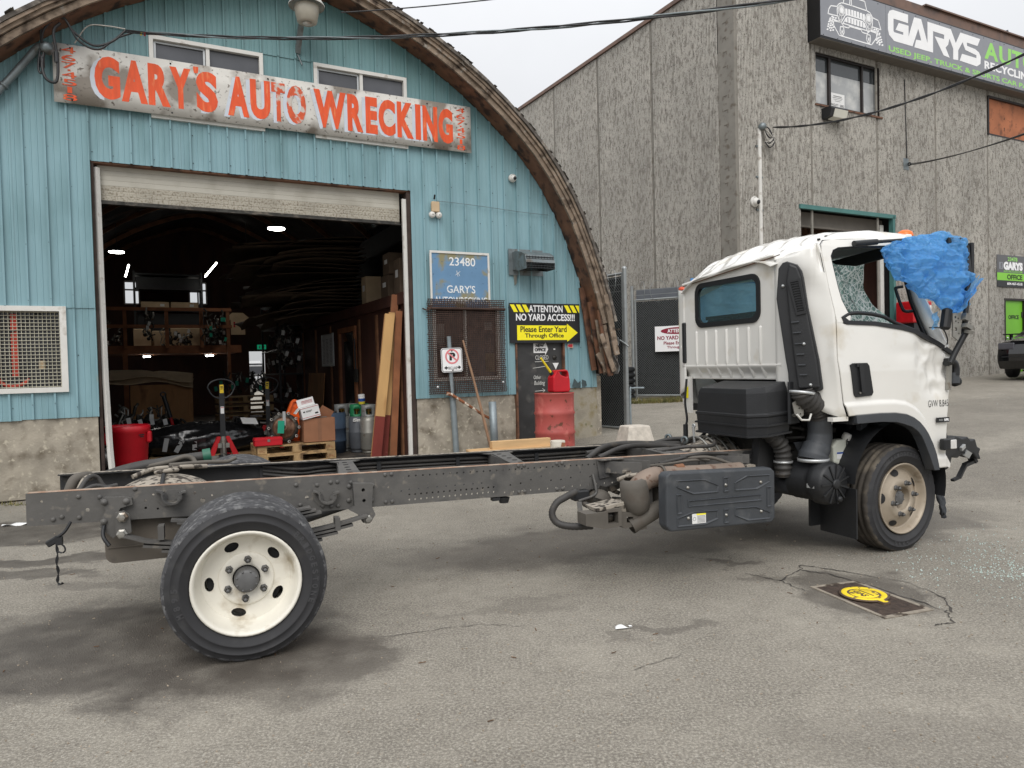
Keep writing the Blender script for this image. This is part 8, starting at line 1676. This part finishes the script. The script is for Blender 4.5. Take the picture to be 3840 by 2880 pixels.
for i, (a, c) in enumerate((((-.041, 1.713), (.011, 1.716)), ((-.031, 1.638), (.023, 1.641)), ((-.019, 1.56), (.032, 1.561)), ((-.009, 1.485), (.042, 1.486)), ((.0, 1.41), (.05, 1.41)), ((.01, 1.34), (.06, 1.34)))): ob('step_rib', B().bar(SN(a[0]+.02, a[1], .034), SN(c[0]+.02, c[1], .034), .02, .008), m_pgry, sn)
for a, c in ((-.075, 1.976), (.10, 1.267), (.06, 1.557)): ob('bolt', B().lathe([(.012, 0), (.012, .003), (.007, .004), (.007, .014), (0, .015)], SN(a, c, .005 if a < 0 else .035), (-.741, -.671, 0), 8), m_alu, sn)
# intake: bellows, down tube, filter canister
pts = smooth_path([(3.74, -.83, 1.23), (3.76, -.83, 1.19), (3.82, -.82, 1.15), (3.90, -.80, 1.11), (3.945, -.78, 1.06)], 8); ob('bellows', B().tube(pts, [.075+.008*(i % 4 < 2)+.012*i/len(pts) for i in range(len(pts))], 20), m_hose, truck)
ob('clamp_band', B().lathe([(.088, -.01), (.091, -.01), (.091, .01), (.088, .01)], (3.745, -.83, 1.21), (.15, 0, 1), 26, close=True), m_alu, truck)
ob('intake_tube', B().tube(smooth_path([(3.955, -.78, 1.09), (3.965, -.77, 1.0), (3.975, -.76, .90), (3.955, -.76, .82), (3.92, -.76, .76), (3.91, -.76, .72)], 6), [.085]*13+[.088]*6+[.098]*6+[.108]*6, 22), m_pgry, truck)
ob('tube_label', B().prism([(.0, 0), (.055, 0), (.055, .11), (0, .11)], 0, .002, lambda a, c, q: (3.985+a*.8, -.860+a*.62-q, .975+c)), m_paper, truck); ob('tube_label_band', B().prism([(.0, .09), (.055, .09), (.055, .11), (0, .11)], .002, .003, lambda a, c, q: (3.985+a*.8, -.860+a*.62-q, .975+c)).prism([(.0, .045), (.055, .045), (.055, .06), (0, .06)], .002, .003, lambda a, c, q: (3.985+a*.8, -.860+a*.62-q, .975+c)), mat('blue_band', C(40, 80, 160)), truck)
ob('clamp_band', B().lathe([(.108, -.012), (.112, -.012), (.112, .012), (.108, .012)], (3.91, -.76, .715), (0, 0, 1), 28, close=True), m_alu, truck)
AX, AZ = 3.93, .555
fc = ob('filter_canister', B().lathe([(0, -.50), (.10, -.49), (.13, -.44), (.135, -.20)]+[(.135+.006*(i % 2), -.20+.02*i) for i in range(10)]+[(.145, .0), (.158, .01), (.158, .05), (.15, .10), (.135, .125), (0, .13)], (AX, -.80, AZ), (.12, -1, 0), 44), m_pblk, truck)
b = B(); cx, cy_, cz = AX+.016, -.93, AZ; u_, v_ = basis((.12, -1, 0))
for i in range(11):
    a = 2*math.pi*i/11; d = u_*math.cos(a)+v_*math.sin(a); p = Vector((cx, cy_, cz)); b.bar(p+d*.035, p+d*.145, .012, .008, up=(.12, -1, 0))
ob('cap_ribs', b, m_pblk, fc); ob('cap_hub', B().lathe([(.036, 0), (.036, .014), (.028, .018), (0, .018)], (cx, cy_, cz), (.12, -1, 0), 18), m_pblk, fc); ob('drain_valve', B().lathe([(.022, 0), (.022, .012), (.012, .02), (0, .02)], (cx+.03, cy_-.002, cz-.11), (.12, -1, 0), 14), m_pblk, fc)
ob('maker_label', B().box((AX-.07, -.885, AZ+.115), (.05, .03, .002), rot=(.6, -.5, 0)), m_paper, fc); ob('latch', B().box((AX-.14, -.86, AZ-.01), (.02, .06, .03), rot=(0, 0, .2)), m_alu, fc)
pts = smooth_path([(3.74, -.44, .96), (3.66, -.52, .955), (3.64, -.58, .93), (3.69, -.60, .88), (3.75, -.60, .82), (3.775, -.60, .74), (3.775, -.60, .66), (3.78, -.60, .58)], 9)
ob('intake_bellows', B().tube(pts, [.056+.009*((i % 5) < 2) for i in range(len(pts))], 18), m_hose, truck)
for p, ax in (((3.645, -.56, .945), (-.2, -.7, -.3)), ((3.775, -.60, .69), (0, 0, 1))): ob('clamp_band', B().lathe([(.062, -.008), (.069, -.008), (.069, .008), (.062, .008)], p, ax, 24, close=True), m_alu, truck)
ob('turbo_housing', B().lathe([(.03, -.08), (.07, -.06), (.085, 0), (.07, .06), (.03, .08)], (3.86, -.30, .97), (.3, 1, .2), 20), m_exd, truck)
ob('lever_bracket', B().plate([(3.66, 1.14), (3.72, 1.17), (3.76, 1.12), (3.76, 1.05), (3.72, 1.03), (3.68, 1.06)], [circ(3.70, 1.13, .006), circ(3.72, 1.10, .006), circ(3.73, 1.06, .006)], 0, .006, lambda a, c, q: (a, -.83+q, c)), m_steel, truck)
ob('white_lever', B().tube([(3.68, -.85, 1.06), (3.71, -.86, 1.02), (3.78, -.86, 1.015), (3.80, -.86, 1.06)], .008, 6), m_white, truck)
for pts in ([(3.9, -.5, .85), (4.0, -.62, .86), (4.05, -.64, .845)], [(3.86, -.45, .92), (3.95, -.55, .93), (4.02, -.6, .90), (4.05, -.62, .88)], [(3.7, -.35, .86), (3.75, -.42, .82), (3.8, -.45, .79)]): ob('coolant_hose', B().tube(smooth_path(pts, 4), .014, 7), m_hose, truck)
b = B()
for i in range(26):
    p = (random.uniform(3.75, 4.25), random.uniform(-.6, -.3), random.uniform(.6, 1.12)); b.box(p, (random.uniform(.03, .14), random.uniform(.03, .1), random.uniform(.03, .12)), rot=(random.uniform(-.3, .3), random.uniform(-.3, .3), 0))
ob('engine_parts', b, m_grease, truck, kind='stuff'); ob('grey_shield', B().prism([(3.86, .83), (3.99, .83), (3.94, .77), (3.90, .76)], 0, .01, lambda a, c, q: (a, -.62+q, c)), m_pgry, truck)
# reservoir, inner guards, flaps
rs = ob('reservoir', B().plate([(4.12, .80), (4.17, .84), (4.25, .845), (4.29, .80), (4.29, .66), (4.26, .655), (4.24, .62), (4.20, .625), (4.17, .66), (4.13, .67)], [], -.035, .035, lambda a, c, q: (a-.045, -.745+q, c+.005)), mat('white_tank_plastic', C(206, 208, 196), .5, var=.05), truck, bevel=.015)
ob('cap', B().lathe([(.032, 0), (.034, .02), (.03, .045), (0, .05)], (4.225, -.755, .845), (.2, -.4, 1), 16), m_white, rs); ob('cap_tether', B().tube(smooth_path([(4.215, -.785, .855), (4.20, -.79, .805), (4.215, -.79, .77), (4.24, -.785, .785)], 4), .004, 5), m_trim, rs); ob('reservoir_label', B().box((4.155, -.782, .73), (.085, .002, .05)), m_paper, rs); ob('label_band', B().box((4.155, -.7835, .749), (.085, .001, .012)), mat('blue_band', C(40, 80, 160)), rs)
ob('guard_plate', B().prism([(4.31, 1.0), (4.51, .985), (4.445, .92), (4.39, .857), (4.33, .5), (4.27, .48), (4.32, .8)], 0, .02, lambda a, c, q: (a, -.70+q, c)), m_pblk, truck); ob('guard_gusset', B().prism([(4.33, .98), (4.42, .98), (4.33, .84)], 0, .04, lambda a, c, q: (a, -.80+q, c)), m_pgry, truck)
ob('front_mud_flap', B().box((4.10, -.80, .33), (.012, .34, .36)).box((4.05, -.62, .34), (.1, .02, .3)), m_pblk, truck)
ob('arch_liner', B().grid(lambda s, t: (4.56+.46*math.cos(R_(175-190*s)), -.955+.5*t, .50+.47*math.sin(R_(175-190*s))), 20, 4), m_pblk, truck)
ob('arch_back', B().box((4.56, -.46, .75), (.95, .02, .5)), m_inner, truck)
A2 = ARCH[1:-1]; inn = [(4.074, .982), (4.30, .985), (4.45, .975), (4.52, .959), (4.60, .935), (4.66, .90), (4.70, .86), (4.735, .80), (4.775, .72), (4.81, .64), (4.83, .595)]
ob('wheel_arch_trim', B().prism(A2+[(4.885, .595)]+list(reversed(inn)), -1.012, -.93, lambda a, c, q: (a, q, c)), m_pgry, truck, bevel=.006)
ob('arch_shadow_box', B().box((4.2, -.6, 1.05), (.5, .6, .05)), m_inner, truck)
ob('kick_panel', B().box((4.09, -.90, 1.01), (.06, .16, .07)), m_pblk, truck)
# crushed front: lamp, bumper remains
mk = ob('side_marker', B().box((4.955, -1.02, .785), (.12, .05, .085), bev=.008), m_trim, truck); ob('lens', B().box((4.985, -1.045, .785), (.06, .012, .068), bev=.004), mat('clear_lens', C(206, 204, 200), .12, var=.15, vs=40), mk)
ob('bumper_remnant', B().prism([(5.06, .80), (5.18, .785), (5.26, .815), (5.35, .79), (5.42, .80), (5.47, .765), (5.53, .775), (5.56, .71), (5.61, .69), (5.585, .65), (5.615, .60), (5.55, .615), (5.5, .66), (5.43, .635), (5.36, .675), (5.28, .64), (5.2, .65), (5.17, .58), (5.12, .56), (5.04, .60)], 0, .16, lambda a, c, q: (a, -.90+q+.15*(a-5), c)), m_pblk, truck, bevel=.01)
ob('bumper_bracket', B().bar((5.58, -.74, .64), (5.62, -.74, .57), .06, .03).bar((5.62, -.74, .58), (5.47, -.77, .56), .04, .025).bar((5.48, -.77, .57), (5.36, -.8, .47), .035, .02).bar((5.37, -.8, .475), (5.29, -.8, .455), .03, .018), m_pblk, truck)
ob('torn_metal', B().box((5.42, -.83, .66), (.08, .02, .05), rot=(.3, .4, .2)).box((5.33, -.86, .72), (.06, .02, .03), rot=(.1, -.4, .2)), m_alu, truck)
ob('grille_slat', B().prism([(5.02, .98), (5.05, .96), (5.09, .80), (5.03, .79)], 0, .05, lambda a, c, q: (a, -.92+q, c)), m_pblk, truck)
ob('white_shard', B().prism([(5.02, .71), (5.06, .68), (5.10, .62), (5.095, .585), (5.06, .60), (5.03, .63)], 0, .01, lambda a, c, q: (a, -.93+q, c)), m_cabw_, truck)
ob('radiator_scrap', B().box((5.03, -.78, .52), (.10, .1, .16), rot=(0, .3, 0)).box((5.04, -.80, .56), (.12, .02, .02), rot=(0, .2, 0)), m_grease, truck)
b = B(); b.grid(lambda s, t: (5.07+.11*s+.04*t, -.84+.02*math.sin(s*14+t*6)+.05*s, .39-.20*t+.03*math.sin(s*7)), 10, 8); ob('hanging_scrap', b, m_pgry, truck, solid=.004)
ob('hanging_wire', B().tube(smooth_path([(5.02, -.83, .52), (5.03, -.84, .42), (5.03, -.84, .32)], 4), .005, 5), m_trim, truck)
# mirror arm and bracket
ob('mirror_arm', B().tube([(4.953, -1.05, 1.395), (4.99, -1.06, 1.47), (5.045, -1.08, 1.575), (5.075, -1.10, 1.64)], .022, 10), m_trim, truck)
ob('mirror_arm', B().tube([(5.06, -1.08, 1.60), (5.09, -1.08, 1.85), (5.13, -1.07, 2.05), (5.14, -1.05, 2.26), (4.98, -1.0, 2.31)], .020, 10), m_trim, truck)
mb = ob('mirror_mount', B().plate([(4.92, 1.76), (5.0, 1.765), (5.0, 1.60), (4.97, 1.56), (4.92, 1.59)], [circ(4.945, 1.73, .010), circ(4.95, 1.70, .008), circ(4.945, 1.64, .018), circ(4.98, 1.61, .008), circ(4.975, 1.72, .008), circ(4.975, 1.69, .006)], 0, .012, lambda a, c, q: (a, -1.10+q, c)), m_steel, truck)
ob('mirror_clamp', B().box((5.04, -1.11, 1.73), (.05, .04, .05), rot=(0, .3, 0)).box((5.05, -1.11, 1.66), (.06, .05, .03), rot=(0, .4, 0)).box((5.06, -1.12, 1.62), (.05, .04, .025), rot=(.2, .2, 0)), m_steel, mb)
ob('mirror_back', B().box((4.9, -1.06, 1.72), (.07, .06, .16), rot=(0, .2, 0), bev=.015), m_trim, mb)
ob('wiring', B().tube(smooth_path([(4.80, -1.0, 1.66), (4.87, -1.05, 1.65), (4.91, -1.06, 1.58), (4.92, -1.05, 1.53)], 4), .005, 5), m_trim, mb)
lm = ob('lower_mirror_foot', B().tube(smooth_path([(4.97, -1.0, 1.40), (5.04, -1.0, 1.40), (5.07, -1.0, 1.36), (5.07, -1.0, 1.30)], 5), .03, 10), m_trim, truck); ob('foot_bracket', B().box((5.0, -1.0, 1.29), (.025, .03, .2), rot=(0, .06, 0)), m_steel, lm); ob('grey_socket', B().cyl((5.07, -.98, 1.24), (5.07, -.98, 1.32), .045, n=16), m_pgry, lm); ob('rubber_boot', B().lathe([(0, -.03), (.035, -.02), (.04, .02), (.02, .04)], (5.11, -.97, 1.25), (1, 0, .3), 12), m_pblk, lm)

# ================================================================== BLUE PLASTIC
random.seed(5)
W = [(random.uniform(1.2, 7), random.uniform(0, 6.28), random.random()) for _ in range(16)]
def crumple(u, v):
    r = 0.
    for k, a, ph in W: r += abs(((u*math.cos(a)+v*math.sin(a))*k+ph+.15*math.sin(u*5+v*4)) % 1-.5)/k
    return r
def lin(P, t):
    n = len(P)-1; i = min(n-1, int(t*n)); f = t*n-i; return (P[i][0]+(P[i+1][0]-P[i][0])*f, P[i][1]+(P[i+1][1]-P[i][1])*f)
TOP = [(4.33, 2.24), (4.45, 2.308), (4.62, 2.335), (4.80, 2.345), (4.90, 2.365), (5.02, 2.37), (5.12, 2.345), (5.215, 2.325)]
BOT = [(4.44, 2.03), (4.58, 2.0), (4.70, 1.94), (4.80, 1.88), (4.93, 1.86), (4.96, 1.80), (5.06, 1.755), (5.20, 1.79)]
LEFT = [(4.33, 2.24), (4.39, 2.18), (4.41, 2.12), (4.44, 2.03)]; RIGHT = [(5.215, 2.325), (5.222, 2.2), (5.218, 2.08), (5.275, 2.055), (5.27, 1.98), (5.24, 1.86), (5.20, 1.79)]
def coons(s, t):
    a, b_, c, d = lin(TOP, s), lin(BOT, s), lin(LEFT, t), lin(RIGHT, t); o = []
    for k in range(2): o.append((1-t)*a[k]+t*b_[k]+(1-s)*c[k]+s*d[k]-((1-s)*(1-t)*TOP[0][k]+s*(1-t)*TOP[-1][k]+(1-s)*t*BOT[0][k]+s*t*BOT[-1][k]))
    return o
m_bp = bpy.data.materials.new('blue_plastic_film'); m_bp.use_nodes = True
def _bp():
    t = m_bp.node_tree; n = t.nodes; L = t.links.new; p = n['Principled BSDF']
    p.inputs['Base Color'].default_value = C(104, 182, 250); p.inputs['Roughness'].default_value = .12; p.inputs['Specular IOR Level'].default_value = .9
    tcx = n.new('ShaderNodeTexCoord'); nz_ = n.new('ShaderNodeTexNoise'); nz_.inputs['Scale'].default_value = 26; nz_.inputs['Detail'].default_value = 4; nz_.inputs['Distortion'].default_value = 1.5; L(tcx.outputs['Object'], nz_.inputs['Vector']); bp_ = n.new('ShaderNodeBump'); bp_.inputs['Strength'].default_value = .9; bp_.inputs['Distance'].default_value = .03; L(nz_.outputs[0], bp_.inputs['Height']); L(bp_.outputs[0], p.inputs['Normal'])
    tr = n.new('ShaderNodeBsdfTranslucent'); tr.inputs['Color'].default_value = (.38, .72, 1, 1); tp_ = n.new('ShaderNodeBsdfTransparent'); tp_.inputs['Color'].default_value = (.62, .86, 1, 1)
    m1 = n.new('ShaderNodeMixShader'); m1.inputs[0].default_value = .42; L(p.outputs[0], m1.inputs[1]); L(tr.outputs[0], m1.inputs[2])
    m2 = n.new('ShaderNodeMixShader'); m2.inputs[0].default_value = .36; L(m1.outputs[0], m2.inputs[1]); L(tp_.outputs[0], m2.inputs[2]); L(m2.outputs[0], n['Material Output'].inputs['Surface'])
_bp()
bl = thing('plastic_sheet', 'crumpled blue plastic sheet draped over the broken door mirror', 'plastic sheet', T0, RT)
def film(side):
    def fn(s, t):
        x, z = coons(s, t); x += -.10*smst(4.4, 5.05, x)+.09*(1-smst(4.35, 4.9, x)); e = math.sin(math.pi*min(1, max(0, s)))**.5*math.sin(math.pi*min(1, max(0, t)))**.5
        c = crumple(x*2.2+side*3.7, z*2.2); y = -.92-.16*smst(4.35, 5.0, x)+(-.085 if side < 0 else .075)*e+(c-.95)*.13*(.35+e)+(crumple(x*5+2, z*5-side)-.95)*.035
        j = (crumple(x*4+9, z*4)-.95)*.02; return (x+j, y, z-j)
    return B().grid(fn, 190, 130, smooth=True)
ob('front_film', film(-1), m_bp, bl); ob('back_film', film(1), m_bp, bl)
b = B()
def hem(s, t):
    a = 2*math.pi*t; x, z = 4.99+.13*s, 1.80+.20*s*.6; k = 1+.25*math.sin(a*5+s*9)+.15*math.sin(a*11); return (x+.035*k*math.cos(a), -1.10+.07*k*math.sin(a), z+.075*k*math.cos(a+.6)+.03*s)
b.grid(hem, 14, 40, smooth=False); ob('bunched_hem', b, m_bp, bl)
b = B(); b.grid(lambda s, t: (4.80+.06*s, -1.03+.01*math.sin(t*9), 1.76-.12*t+.02*s), 6, 8, smooth=False); ob('torn_tail', b, m_bp, bl)
ob('mirror_glass_edge', B().box((5.17, -1.06, 2.16), (.03, .03, .26)).box((5.0, -1.06, 2.30), (.16, .02, .04)), m_trim, truck)
b2 = thing('window_film', 'blue plastic film covering the far door window of the cab', 'plastic sheet', T0, RT)
b = B(); b.grid(lambda s, t: (4.02+.95*s, .93+.02*crumple(s*2+4, t*2)-.10*t, 1.56+.66*t), 40, 30, smooth=False); ob('film', b, m_bp, b2); ob('tape_edge', B().box((4.48, .86, 2.22), (.9, .02, .03)), m_bp, b2)
